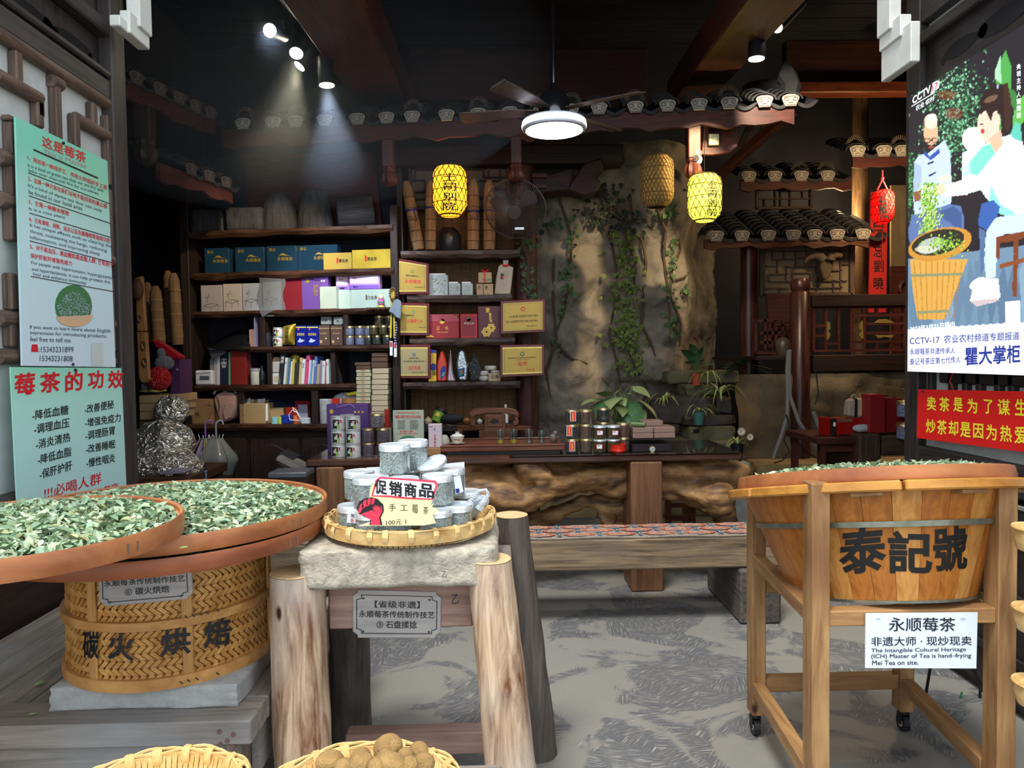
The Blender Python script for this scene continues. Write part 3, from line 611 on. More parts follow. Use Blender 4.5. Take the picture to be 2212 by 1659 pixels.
tray('wide round bamboo tray heaped with leaves, upper tray on the drum stack',-1.0,2.25,1.02,.47,TRAYW,h=.046)
tray('round bamboo tray directly under the wide heaped tray',-1.0,2.22,.973,.465,TRAYW2,h=.043)
tray('smallest reddish bamboo tray, lowest of the stack resting on the drum',-.98,2.26,.929,.335,TRAYW2,h=.041)
leafset('dried_tea_leaves','pale green dried leaves spread in the far left tray',-1.13,1.75,.343,1.055,.022,2900,.036,seed=2)
leafset('dried_tea_leaves','pale green dried leaves heaped in the wide tray on the drum stack',-1.0,2.25,.45,.992,.035,5200,.035,seed=3)
leafset('dried_tea_leaves','dark leaf crumbs poking out between the two lower trays',-1.0,2.22,.44,.952,.012,900,.03,cols=['#4d6148','#38482f','#6b7f5c'],seed=4)
# == woven bamboo drum
DX,DY,DB,DT,DR0,DR1=-1.0,2.27,.564,.886,.290,.283
drum=T('bamboo_drum','woven bamboo roasting drum with painted characters on the grey stone slab','basket',(DX,DY,DB));WO[drum.name]=Vector((0,0,0));H_=DT-DB
mk('inner_wall',G().lathe([(DR0-.012,.002),(DR0-.012,.01),(DR1-.012,H_-.01),(DR1-.012,H_)],48),M('bamboo_core','#b07a3e',.7,bump=0),drum,smooth=True,local=True)
def drum_pt(a,z,off=0):r=DR0+(DR1-DR0)*z/H_+off;return Vector((r*math.cos(a),r*math.sin(a),z))
g=G();cols_=88;rows_=16;dz=H_/rows_;da=2*PI/cols_
for i in range(cols_):
 for j in range(rows_):
  s=1 if(j//1)%2 else-1;a=(i+.5)*da;z=(j+.5)*dz;L=1.0;w2=.33;rr_=0.0015*R.random()
  P=[]
  for(u,v)in((-L,-w2),(L,-w2),(L,w2),(-L,w2)):
   ct,st=math.cos(s*.8),math.sin(s*.8);uu=u*ct-v*st;vv=u*st+v*ct;lift=.0015 if u*s<0 else .0055
   P.append(drum_pt(a+uu*da*.85,min(H_,max(0,z+vv*dz*.75)),-.006+lift+rr_))
  n_=Vector((math.cos(a),math.sin(a),0))*-.004
  g.prism([tuple(p)for p in P],n_)
mk('woven_strips',g,wood('woven_bamboo_strip','#a9702f','#d9a763','z',9,.5,.2,k=2),drum,local=True,kind='stuff')
for z,hh,nm in((.0,.034,'bottom hoop'),(H_*.51,.026,'middle hoop'),(H_-.02,.02,'top hoop')):
 mk('hoop',G().lathe([(DR0-.008,z),(DR0+.009,z+.001),(DR0+.009,z+hh-.001),(DR0-.008,z+hh)],64,closed=True),BAM,drum,smooth=True,local=True)
for px in(167,313,520):
 p=hY(px,1340,DY-.2);a=math.atan2(hZ(px,1400,.62).y-DY,0)
for a in[math.radians(q)for q in(-178,-110,-60,0,60,120)]:
 c=drum_pt(a,H_/2,.004);mk('upright_slat',G().cbox(c,(.008,.028,H_-.03),Matrix.Rotation(a,3,'Z')),BAMZ,drum,local=True,bev=.002)
def cylhit(cx,cy,r,off=0):
 def f(px,py):
  d=ray(px,py);ox,oy=CAM.x-cx,CAM.y-cy;rr=r+off;A=d.x**2+d.y**2;B=2*(ox*d.x+oy*d.y);C_=ox*ox+oy*oy-rr*rr;D=B*B-4*A*C_
  t=(-B-math.sqrt(max(0,D)))/(2*A);return CAM+d*t
 return f
WO[drum.name]=Vector((DX,DY,DB));hd=cylhit(DX,DY,DR0+.0062)
for c,x0,y0,x1,y1,hh in(('碳',178,1424,213,1424,62),('火',232,1424,290,1430,60),('烘',346,1420,412,1412,58),('焙',440,1403,500,1392,62)):ptext(hd,c,x0,y0,x1,y1,hh,INK,drum,.045,'painted_character',fine=.25)
g=G()
for x,y in((417,1329),(433,1326),(447,1323),(402,1332),(470,1318),(391,1474),(407,1470),(425,1466),(470,1455)):pline(cylhit(DX,DY,DR0+.0105),((x-3,y-2),(x+4,y+3)),2.5,g)
mk('cane_stitch',g,INK,drum,fix=False,kind='stuff')
PLQ=wood('grey_wood_plaque','#8d8a87','#aba5a0','x',2,.6,.2)
def plaque(label,pl,c4,th,rows,holes,off=0,inset=10):
 P=[pl.hit(x,y,off)for x,y in c4]
 def bl(u,v):return(P[0]*(1-u)+P[1]*u)*(1-v)+(P[3]*(1-u)+P[2]*u)*v
 k=.055;kv=.13
 out=[(k,0),(1-k,0),(1-k,kv*.45),(1,kv),(1,1-kv),(1-k,1-kv*.45),(1-k,1),(k,1),(k,1-kv*.45),(0,1-kv),(0,kv),(k,kv*.45)]
 n=(P[1]-P[0]).cross(P[3]-P[0]).normalized();n=-n if n.dot(CAM-P[0])<0 else n
 o=thing('wooden_plaque',label,'plaque',G().prism([bl(*q)for q in out],-n*th),PLQ,bev=.0015)
 f=lambda u,v:bl(u,v)+n*.0012
 g=G();ix,iy=.045,.1;lin_=[(ix+k,iy),(1-ix-k,iy),(1-ix-k,iy+.07),(1-ix,iy+.1),(1-ix,.9-iy),(1-ix-k,.93-iy),(1-ix-k,1-iy),(ix+k,1-iy),(ix+k,.93-iy),(ix,.9-iy),(ix,iy+.1),(ix+k,iy+.07),(ix+k,iy)]
 W=(P[1]-P[0]).length;Hh=(P[3]-P[0]).length
 for a,b_ in zip(lin_[:-1],lin_[1:]):
  A=f(*a);B=f(*b_);d=(B-A).normalized();s_=d.cross(n)*.0011;g.add([A-s_,B-s_,B+s_,A+s_],[(0,1,2,3)])
 mk('border_line',g,INK,o,fix=False);mk('lettering',(lambda gg:([ptext(f,s,u0,v,u1,v,hh,None,None,b_,g=gg)for s,u0,u1,v,hh,b_ in rows],gg)[1])(G()),INK,o,fix=False,kind='stuff')
 for u,v in holes:mk('screw',G().cyl(bl(u,v)-n*.002,bl(u,v)+n*.003,.0028,n=10),flat('dark_screw','#4a3f3a',.4,.7),o)
 return o
class Line3:
 def __init__(s,p,u):s.p=Vector(p);s.u=Vector(u).normalized();s.n=Vector((-s.u.y,s.u.x,0))
 def hit(s,px,py,off=0):d=ray(px,py);t=((s.p-CAM).dot(s.n)+off)/d.dot(s.n);return CAM+d*t
plaque('weathered wooden plaque reading process number 6, hung on the drum under the trays',Line3((-1.03,DY-DR0-.012,.8),(1,-.03,0)),((212,1222),(411,1213),(416,1293),(214,1312)),.008,(('【省级非遗】',.22,.78,.25,.15,.02),('永顺莓茶传统制作技艺',.06,.93,.52,.17,.02),('⑥ 碳火烘焙',.28,.76,.78,.19,.02)),((.12,.9),(.88,.9)))
# == grey stone slab and timber platform
def stone(name,label,cat,x0,x1,y0,y1,z0,z1,mat,seed,amp=.006,seg=.03,par=None):
 g=G();nx,ny,nz=[max(2,int(d/seg))for d in(x1-x0,y1-y0,z1-z0)]
 bm=bmesh.new();bmesh.ops.create_cube(bm,size=1);bmesh.ops.subdivide_edges(bm,edges=bm.edges,cuts=11,use_grid_fill=True)
 for v in bm.verts:
  p=Vector((x0+(v.co.x+.5)*(x1-x0),y0+(v.co.y+.5)*(y1-y0),z0+(v.co.z+.5)*(z1-z0)))
  e=sum(abs(abs(c)-.5)<1e-4 for c in v.co);q=noise.noise_vector(p*14+Vector((seed,0,0)))*amp+noise.noise_vector(p*5+Vector((seed,3,0)))*amp*.9
  c=Vector(((x0+x1)/2,(y0+y1)/2,(z0+z1)/2));
  if e>=2:q+=(c-p).normalized()*amp*(1.3+1.5*R.random())
  if abs(v.co.z+.5)<1e-3:q.z*=.25
  if abs(v.co.z-.5)<1e-3:q.z*=.3
  v.co=p+q
 bm.faces.ensure_lookup_table();g.v=[tuple(v.co)for v in bm.verts];bm.verts.index_update();g.f=[tuple(v.index for v in f.verts)for f in bm.faces];bm.free()
 return thing(name,label,cat,g,mat,smooth=60)
STONE=M('chiselled_granite','#a8a090',.85,var=.3,scale=38,bump=.33,bscale=120,dist=.004,det=8)
STONEL=M('grey_granite','#9b9c9a',.85,var=.16,scale=20,bump=.3,bscale=90,dist=.003,det=8)
stone('stone_slab','grey stone slab under the bamboo drum on the timber platform','slab',-1.235,-.72,2.01,2.62,.50,.566,STONEL,2,.004)
PLAT=wood('grey_weathered_timber','#6b625a','#978c80','x',2.6,.7,.6,c3='#8a8d90');PLATY=wood('grey_weathered_timber_deep','#6b625a','#978c80','y',2.6,.7,.6,c3='#8f9292');PLATZ=wood('grey_weathered_timber_upright','#655a50','#8f8374','z',2.6,.7,.6)
plt=T('timber_platform','low grey timber platform under the stone slab and drum at lower left','platform',(-1.2,2.5,0))
mk('front_beam',G().box(-1.74,-.662,1.935,2.075,.435,.5),PLAT,plt,bev=.004)
mk('side_beam',G().box(-.80,-.66,2.078,3.15,.435,.5),PLATY,plt,bev=.004)
for k in range(7):x=-1.735+k*.134;mk('top_board',G().box(x,x+.13,2.08,3.15,.455,.494),PLATY,plt,bev=.003)
mk('apron_board',G().box(-1.6,-.74,1.97,2.0,.2,.43),PLAT,plt);mk('side_apron',G().box(-.70,-.675,2.05,3.1,.3,.43),PLATY,plt)
for x,y in((-1.67,1.95),(-.735,1.95),(-.735,3.05),(-1.67,3.05)):mk('leg',G().box(x-.035,x+.04,y,y+.08,0,.434),PLATZ,plt,bev=.004)
for px,py in((474,1580),(491,1600),(504,1586),(476,1607),(502,1612)):p=hY(px,py,1.935);mk('peg',G().cyl(p,p-Vector((0,.003,0)),.006,n=10),M('dowel_end','#6b4c4a',.7),plt)
LF=M('single_leaf','#7f9b5a',.6)
def loose_leaf(label,p,rz,s=.02):
 g=G().add([(-s,0,0),(-.3*s,.45*s,.1*s),(-.2*s,0,.28*s),(-.3*s,-.45*s,.1*s),(.4*s,.4*s,.15*s),(.45*s,0,.3*s),(.4*s,-.4*s,.12*s),(s,0,.02*s)],[(0,2,1),(0,3,2),(1,2,5,4),(3,6,5,2),(4,5,7),(5,6,7)])
 g.xf(Matrix.Translation(Vector(p))@Matrix.Rotation(rz,4,'Z'));thing('fallen_leaf',label,'leaf',g,LF,fix=False)
loose_leaf('small fallen green leaf on the front beam of the timber platform',hZ(70,1543,.502),.4,.013);loose_leaf('fallen green leaf on the platform behind the slab corner',hZ(85,1476,.502),1.2,.02);loose_leaf('green leaf caught on the rim of the second tray',hY(397,1183,1.75),.3,.012)
# == STONE TABLE ON LOG LEGS
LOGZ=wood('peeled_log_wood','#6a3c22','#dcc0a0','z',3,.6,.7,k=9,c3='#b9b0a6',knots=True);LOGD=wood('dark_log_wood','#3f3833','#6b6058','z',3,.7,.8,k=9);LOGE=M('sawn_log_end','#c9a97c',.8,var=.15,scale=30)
lt=T('log_leg_table','rough log-legged stand carrying the thick stone slab in the centre foreground','stand',(-.27,2.3,0))
def log(pb,pt,r0,r1,mat,seed,notch=None,name='leg'):
 pb=Vector(pb);pt=Vector(pt);d=pt-pb;g=G();n=26;m=30;vs_=[]
 for j in range(m+1):
  c=pb+d*(j/m);r=r0+(r1-r0)*j/m
  for k in range(n):
   a=2*PI*k/n;q=Vector((math.cos(a),math.sin(a),0));rr=r*(1+.07*noise.noise(Vector((math.cos(a)*1.3,math.sin(a)*1.3,j*.22+seed*9)))+.03*noise.noise(Vector((math.cos(a)*5,math.sin(a)*5,j*.1+seed))))
   vs_.append(c+q*rr)
 fs=[(j*n+k,j*n+(k+1)%n,(j+1)*n+(k+1)%n,(j+1)*n+k)for j in range(m)for k in range(n)]+[tuple(range(n-1,-1,-1))]
 g.add(vs_,fs);o=mk(name,g,mat,lt,smooth=50);top=[v+(pt-vs_[m*n]*0-pt)for v in vs_[m*n:]]
 mk('sawn_end',G().prism([tuple(Vector(v))for v in top],(0,0,.004)),LOGE,o,bev=.002,label='pale sawn top end');return o
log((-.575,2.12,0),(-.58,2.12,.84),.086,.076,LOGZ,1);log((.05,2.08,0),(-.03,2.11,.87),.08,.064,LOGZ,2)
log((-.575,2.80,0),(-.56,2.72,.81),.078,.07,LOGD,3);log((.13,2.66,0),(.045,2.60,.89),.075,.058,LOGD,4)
RAILW=wood('pinkish_rail_wood','#7b5f55','#a58576','x',2.4,.65,.5)
mk('front_rail',G().box(-.50,-.08,2.15,2.20,.66,.795),RAILW,lt,bev=.004);mk('back_rail',G().box(-.5,.02,2.62,2.67,.68,.8),RAILW,lt,bev=.004)
mk('side_rail',G().box(-.60,-.53,2.2,2.66,.72,.8),PLATY,lt);mk('side_rail',G().box(-.02,.04,2.2,2.54,.72,.8),PLATY,lt)
mk('lower_stretcher',G().box(-.52,.06,2.42,2.49,.13,.205),RAILW,lt,bev=.005)
stone('stone_slab','thick pale stone slab on the log-legged stand under the jar basket','slab',-.567,-.002,2.055,2.52,.805,.915,STONE,5,.007)
pp_=Pl(850,2.145);plaque('grey wooden plaque reading process number 3, screwed to the log stand rail',pp_,((762,1274),(953,1279),(951,1379),(762,1378)),.01,(('【省级非遗】',.25,.76,.36,.15,.02),('永顺莓茶传统制作技艺',.07,.93,.57,.15,.02),('③ 石盘揉捻',.27,.73,.79,.16,.02)),((.12,.17),(.87,.17),(.12,.86),(.87,.86)))
ptext(lambda x,y:hY(x,y,2.045),'乙',955,1247,965,1247,13,INK,bpy.data.objects['stone_slab.001'],0,'pencil_mark');ptext(lambda x,y:pp_.hit(x,y,.001)if False else hY(x,y,2.148),'乙',976,1305,991,1303,20,INK,lt,0,'pencil_mark')
# == shallow basket with the tall pile of jars
BK=wood('pale_woven_bamboo','#b98f4e','#e3c388','x',6,.55,.2,k=3);BKD=M('basket_dark_strip','#8d6a38',.7)  # darker bamboo colour for the lowest weave ring
def basket(label,cx,cy,z,r,h,mat=BK,wraps=26,weave=True,flare=.03,deep=None):
 t=T('woven_basket',label,'basket',(cx,cy,z));WO[t.name]=Vector((0,0,0))
 mk('base',G().lathe([(.004,.002),(r-flare-.01,.002),(r-flare-.01,.007),(.004,.007)],40),mat,t,local=True)
 g=G();n=90
 for k in range(n):
  a=2*PI*k/n;a2=a+2*PI/n*.8;lift=.0015*(k%2)
  p=[((r-flare)*math.cos(q),(r-flare)*math.sin(q),.0)for q in(a,a2)]+[((r-.004+lift)*math.cos(q),(r-.004+lift)*math.sin(q),h)for q in(a2,a)]
  g.prism(p,(-.003*math.cos(a),-.003*math.sin(a),.001))
 mk('wall_splints',g,mat,t,local=True,kind='stuff')
 for zz,rr_ in((h*.25,r-flare*.75),(h*.42,r-flare*.58),(h*.58,r-flare*.4)):mk('weave_ring',G().lathe([(rr_-.003,zz-.004),(rr_+.004,zz-.004),(rr_+.004,zz+.003),(rr_-.003,zz+.003)],60,closed=True),BKD if zz<h*.3 else mat,t,local=True)
 for dr_,zz in((.003,h),(-.008,h)):mk('rim_band',G().lathe([(r+dr_,zz-.034),(r+dr_+.005,zz-.034),(r+dr_+.005,zz+.001),(r+dr_,zz+.001)],72,closed=True),mat,t,smooth=True,local=True)
 for q in range(3):mk('rim_cane',G().tube([((r+.001-.006*(q-1)+.0025*math.sin(k*.9+q*2))*math.cos(2*PI*k/72),(r+.001-.006*(q-1)+.0025*math.sin(k*.9+q*2))*math.sin(2*PI*k/72),h+.003+.002*math.sin(k*.9+q*2.1))for k in range(73)],.0028,5),mat,t,smooth=True,local=True)
 g=G().tube([((r+.012*math.cos(u)),0,h-.011+.018*math.sin(u))for u in[2*PI*k/10 for k in range(11)]],.0035,5)
 g.v=[(x,y*2.6,zz)for x,y,zz in g.v];w0=mk('binding',g,mat,t,local=True,smooth=True)
 for k in range(1,wraps):share(w0,'binding',t,Matrix.Rotation(2*PI*k/wraps+R.uniform(-.04,.04),4,'Z'))
 return t
basket('shallow round bamboo basket on the stone slab holding the silver-lidded jars',-.272,2.285,.918,.252,.05)
GL=glass('clear_jar_glass','#eef6f6',.1);LIDS=M('brushed_aluminium','#e6eef3',.3,.55,var=.03,bump=0);LIDG=M('gold_lid_metal','#c9b98a',.3,.85,var=.05,bump=0)
def chips(name,cols):
 if name in MC:return MC[name]
 m,nt,b=_mat(name);N=nt.nodes.new;L=nt.links.new;tc=N('ShaderNodeTexCoord')
 v=N('ShaderNodeTexNoise');v.inputs['Scale'].default_value=190;v.inputs['Detail'].default_value=3;v.inputs['Distortion'].default_value=2.5;L(tc.outputs['Object'],v.inputs['Vector'])
 r=N('ShaderNodeValToRGB');e=r.color_ramp.elements;e[0].position=.38;e[0].color=lin(cols[0]);e[1].position=.6;e[1].color=lin(cols[2]);k=e.new(.5);k.color=lin(cols[1])
 L(v.outputs[0],r.inputs[0]);L(r.outputs[0],b.inputs['Base Color']);bp=N('ShaderNodeBump');bp.inputs['Distance'].default_value=.004;L(v.outputs[0],bp.inputs['Height']);L(bp.outputs[0],b.inputs['Normal']);b.inputs['Roughness'].default_value=.8
 MC[name]=m;return m
TEAW=chips('frosted_tea',('#5b5d5d','#adb0b0','#f0f1ef'));TEAP=chips('lavender_tea',('#4b4566','#8f87b3','#d9d5ec'));TEAB=chips('dark_tea',('#1c1712','#4a3a22','#9a7a3c'));TEAR=chips('brown_tea',('#2b1712','#6a4238','#b08a72'));TEAK=chips('black_tea',('#0c0d10','#2c2c30','#7b7670'));TEAV=chips('violet_tea',('#3a2a35','#7a6070','#c3b0b8'))
def jar(name,label,r,h,fill,lid=LIDS,lidh=.22,strands=0,tub=None,fillh=.95,lidr=1.02):
 t=T(name,label,'jar');hb_=h*(1-lidh)
 mk('glass_body',G().lathe([(r*.96,.0),(r,.004),(r,hb_),(r*.94,hb_+.002)],28),GL,t,smooth=True,local=True)
 o=mk('contents',G().lathe([(r*.93,.003),(r*.955,.006),(r*.955,hb_*fillh),(r*.1,hb_*fillh+.002)],28),fill,t,smooth=True,local=True)
 g=G();lr=r*lidr
 for k in range(1):g.lathe([(lr*.95,hb_-.003),(lr,hb_-.001),(lr*.985,hb_+h*lidh*.25),(lr*1.01,hb_+h*lidh*.32),(lr*.99,hb_+h*lidh*.45),(lr*1.01,hb_+h*lidh*.55),(lr*.985,hb_+h*lidh*.92),(lr*.94,h),(lr*.86,h-.0015)],28)
 mk('lid',g,lid,t,smooth=True,local=True)
 if strands:
  g=G();rr=random.Random(5)
  for k in range(strands):
   a=rr.random()*2*PI;z=rr.uniform(.008,hb_*fillh-.004);th=rr.random()*PI;L=rr.uniform(.005,.012);R_=r*.965;pts=[]
   for q in range(4):
    u=(q/3-.5)*L;w=math.sin(q*1.5)*L*.25;aa=a+(u*math.cos(th)-w*math.sin(th))/R_;zz=z+u*math.sin(th)+w*math.cos(th);pts.append((R_*math.cos(aa),R_*math.sin(aa),zz))
   g.tube(pts,.0007,3,cap=False)
  mk('tea_strands',g,M('tea_strand','#d3d6d1',.8,bump=0),o,local=True,kind='stuff')
 return t
JR,JH=.046,.0885
jp=Stamp(jar('glass_jar','x',JR,JH,TEAW,LIDS,.2,420,lidr=1.03))
gj='silver-lidded jars piled in the basket'
for n_,(px,Y,lev,lab)in enumerate(((761,2.22,0,'silver-lidded jar of grey tea at the left foot of the pile, tag in front'),(800,2.12,0,'silver-lidded jar behind the red fist of the promotion card'),(850,2.10,0,'silver-lidded jar hidden low behind the middle of the promotion card'),(940,2.13,0,'silver-lidded jar behind the right edge of the promotion card'),(985,2.20,0,'silver-lidded jar at lower right of the pile beside the plastic bag'),(1007,2.42,0,'small looking silver-lidded jar at far right rear of the pile'),(880,2.30,0,'silver-lidded jar buried in the middle of the bottom layer'),(820,2.38,0,'silver-lidded jar at the rear left of the bottom layer'),(930,2.38,0,'silver-lidded jar at the rear right of the bottom layer'),(775,2.30,1,'silver-lidded jar second layer, far left, partly covered by its neighbour'),(795,2.18,1,'silver-lidded jar second layer left, in front, lid catching the light'),(870,2.15,1,'silver-lidded jar second layer, just above the promotion card'),(945,2.20,1,'silver-lidded jar second layer right, in front of the labelled jar'),(972,2.33,1,'silver-lidded jar second layer far right with a white label'),(880,2.40,1,'silver-lidded jar second layer at the back under the top pair'),(853,2.23,2,'topmost front silver-lidded jar of the pile'),(893,2.33,2,'topmost rear silver-lidded jar, overlapped by the front one'))):
 p=hY(px,1000,Y);o=jp((p.x,Y,.926+lev*(JH+.001)),R.random()*6,lab,gj)
WO_=lambda p:p
t=T('silver_disc','loose silver jar lid leaning at the right of the top pair of jars','lid',hY(935,1006,2.3));WO[t.name]=Vector((0,0,0));t.rotation_euler=(math.radians(18),math.radians(-18),0)
mk('disc',G().lathe([(.01,.0),(.046,0),(.048,.003),(.048,.012),(.044,.014),(.01,.0135)],28),LIDS,t,smooth=True,local=True)
lb_=hY(733,1080,2.17);LAB=flat('white_label','#e3ebf5',.5)
o=thing('paper_tag','white paper tag with red and black writing at the left of the pile','tag',G().prism([hY(x,y,2.155)for x,y in((752,1098),(771,1100),(770,1131),(749,1129))],(0,.002,0)),LAB);ptext(lambda x,y:hY(x,y,2.1535),'手',756,1129,765,1130,10,INKR,o,.02);ptext(lambda x,y:hY(x,y,2.1535),'泉',757,1117,766,1118,8,INK,o,.02)
o=thing('paper_label','white printed label on the right side jar of the second layer','label',G().prism([hY(x,y,2.275)for x,y in((980,1030),(994,1027),(1001,1062),(984,1068))],(0,.002,0)),LAB);ppoly(lambda x,y:hY(x,y,2.2735),[(984,1056),(992,1055),(993,1064),(985,1065)],INKB,o,'printed_square')
o=thing('paper_label','white card standing behind the top right jars','card',G().prism([hY(x,y,2.49)for x,y in((960,1002),(1003,998),(1006,1100),(965,1100))],(0,.002,0)),LAB)
o=thing('paper_label','white card standing behind the left jars of the pile','card',G().prism([hY(x,y,2.50)for x,y in((792,1010),(840,1008),(842,1100),(795,1100))],(0,.002,0)),LAB)
pc=Pl(870,2.03);PC=[(800,1050),(812,1037),(818,1031),(878,1034),(940,1037),(946,1045),(940,1066),(930,1090),(938,1084),(933,1093),(949,1103),(934,1111),(942,1128),(915,1133),(775,1134),(802,1124),(795,1100)]
g=G();g.prism([pc.hit(x,y+2)for x,y in PC],(0,.003,0));card=thing('promotion_card','pale yellow promotion card with black heading and red fist in front of the jars','card',g,M('pale_yellow_card','#efe3a8',.5,var=.03,bump=0))
ch=lambda o_:(lambda x,y:pc.hit(x,y,-o_))
ppoly(ch(.0012),[(802,1072),(811,1038),(820,1030),(880,1034),(941,1038),(946,1046),(935,1080),(880,1078),(840,1074)],flat('card_red','#e03a52',.5),card,'red_banner')
ppoly(ch(.0018),[(806,1070),(815,1042),(822,1034),(880,1038),(938,1043),(941,1049),(932,1077),(880,1074),(840,1070)],WHT,card,'white_outline')
for c,x0,y0,x1,y1,hh in(('促',809,1066,836,1070,32),('销',840,1069,869,1074,32),('商',873,1072,900,1076,31),('品',905,1073,938,1077,30)):ptext(ch(.0026),c,x0,y0,x1,y1,hh,INK,card,.06,'heading_character')
for s,x0,y0,x1,y1,hh in(('手',840,1106,855,1106,16),('工',864,1105,881,1105,12),('莓',890,1111,903,1111,20),('茶',914,1113,925,1113,17),('100元 1',834,1137,877,1134,11)):ptext(ch(.0015),s,x0,y0-2,x1,y1-2,hh,INK,card,.0,'handwriting')
ppoly(ch(.0020),[(771,1098),(776,1083),(790,1076),(803,1074),(816,1078),(828,1090),(829,1104),(822,1118),(826,1134),(798,1134),(800,1122),(786,1116),(775,1110)],INK,card,'fist_outline')
REDF=flat('fist_red','#dc3450',.5)
ppoly(ch(.0026),[(775,1112),(786,1114),(802,1124),(800,1134),(822,1134),(819,1118),(826,1104),(824,1093),(813,1100),(800,1103)],REDF,card,'fist_palm')
for(x,y,rx,ry)in((779,1098,4,11),(787,1089,4.5,10),(796,1085,4.5,10),(805,1083,4,8)):ppoly(ch(.0028),[(x+rx*math.cos(q)-ry*.3*math.sin(q),y+ry*math.sin(q))for q in[2*PI*k/16 for k in range(16)]],REDF,card,'fist_finger')
ppoly(ch(.003),circ(813,1098,9,6.5),REDF,card,'fist_thumb')
g=G();
for a in((783,1083,786,1108),(792,1080,796,1104),(801,1078,804,1100)):pline(ch(.0032),(a[:2],a[2:]),1.6,g)
pline(ch(.0032),circ(814,1099,9,6,a0=2,a1=6.5),1.4,g);mk('fist_line',g,INK,card,fix=False,kind='stuff')
BAGP=crinkle('white_plastic_film','#dfeaf2',0,.3,26,.6,.75)
g=G()
for k in range(5):c=hY(1018+k*6,1098-4*k,2.3);g.sph(c,.03-.002*k,12,8,(1,.8,.9))
g2=G().tube([hY(x,y,2.27)for x,y in((1012,1100),(1020,1080),(1036,1060),(1050,1058),(1055,1068),(1046,1082),(1034,1100))],[.014,.01,.006,.005,.006,.009,.014],7)
g.add(g2.v,g2.f);thing('plastic_bag','thin white plastic bag tucked in the basket right of the jars','bag',g,BAGP,smooth=True)
# == two shallow baskets at the bottom edge
def b_weave(t,r):
 g=G();s=.022;n=int(r/s)
 for i in range(-n,n+1):
  for j in range(-n,n+1):
   x,y=i*s,j*s
   if x*x+y*y>(r-.03)**2:continue
   up=(i+j)%2;L,W=(s*.98,s*.82);z=.009
   for a in((PI/4),):
    m=Matrix.Rotation(PI/4+(PI/2 if up else 0),3,'Z');g.cbox(tuple(Matrix.Rotation(PI/4,3,'Z')@Vector((x,y,z+.001*up))),(L*1.02,W,.002),Matrix.Rotation((PI/2 if up else 0)+PI/4,3,'Z')@Matrix.Rotation(.08,3,'Y'))
 mk('floor_weave',g,BK,t,local=True,kind='stuff')
bx1=basket('empty shallow bamboo basket at the bottom left edge',-.592,1.225,.668,.158,.05,flare=.02,wraps=20);b_weave(bx1,.165)
bx2=basket('shallow bamboo basket of brown fruit at the bottom centre edge',-.236,1.21,.668,.176,.05,flare=.02,wraps=20);b_weave(bx2,.18)
KIWI=M('fuzzy_brown_skin','#967748',.9,var=.25,scale=40,bump=.33,bscale=260,dist=.003)
def kiwi(label,x,y,z,s,sc,rz):
 g=G().sph((0,0,0),s,18,12,sc)
 g.v=[tuple(Vector(p)*(1+.06*noise.noise(Vector(p)*30+Vector((x*9,y*9,0)))))for p in g.v]
 o=thing('kiwi_fruit',label,'fruit',g,KIWI,group='brown fruit in the bottom basket',smooth=60,org=(0,0,0));o.location=(x,y,z);o.rotation_euler=(R.uniform(-.3,.3),R.uniform(-.3,.3),rz)
kl=['topmost large brown fruit in the bottom basket','round brown fruit right of the topmost one','brown fruit at the left rear of the bottom basket','small pale brown fruit in front of the topmost one','wide purplish brown fruit at the front of the pile','brown fruit left of the wide one','brown fruit at far left of the bottom basket','small brown fruit between the two rear ones','brown fruit at the right front of the pile','brown fruit near the right rim of the bottom basket','small brown fruit by the lower middle','brown fruit half hidden at left front']
for i,(px,py,Y,s,sc)in enumerate(((839,1614,1.19,.0215,(1.15,1,1)),(904,1623,1.20,.0155,(1.1,1,1.05)),(780,1634,1.20,.017,(1.1,1,.9)),(832,1634,1.14,.0125,(1,1,.9)),(843,1648,1.10,.019,(1.35,1,.85)),(780,1650,1.10,.018,(1.2,1,.9)),(712,1645,1.13,.02,(1.3,1,.85)),(875,1632,1.17,.013,(1.2,1,.9)),(884,1652,1.1,.014,(1.1,1,.9)),(916,1648,1.14,.0165,(1.1,1,.95)),(812,1655,1.09,.013,(1,1,.9)),(745,1660,1.1,.016,(1.1,1,.9)))):
 p=hY(px,py,Y);kiwi(kl[i],p.x,Y,p.z,s,sc,R.random()*3)
for k,(dx,dy)in enumerate(((-.1,-.05),(-.03,-.09),(.05,-.08),(.1,-.02),(-.06,.03),(.03,.02),(.0,.09),(-.12,.03))):kiwi(['brown fruit of the lower layer, '+q for q in('far left rear','left front','right front','far right','left of the middle','in the middle','at the back','at the far left')][k],-.236+dx*.85,1.2+dy*.85,.697,.02,(1.2,1,.95),k)
st=T('basket_stand','low wooden stand under the two bottom baskets','stand',(-.44,1.18,0));mk('top',G().box(-.74,.0,1.0,1.40,.62,.667),PLAT,st,bev=.004)
for x in(-.72,-.05):
 for y in(1.0,1.34):mk('leg',G().box(x,x+.04,y,y+.04,0,.62),PLATZ,st)
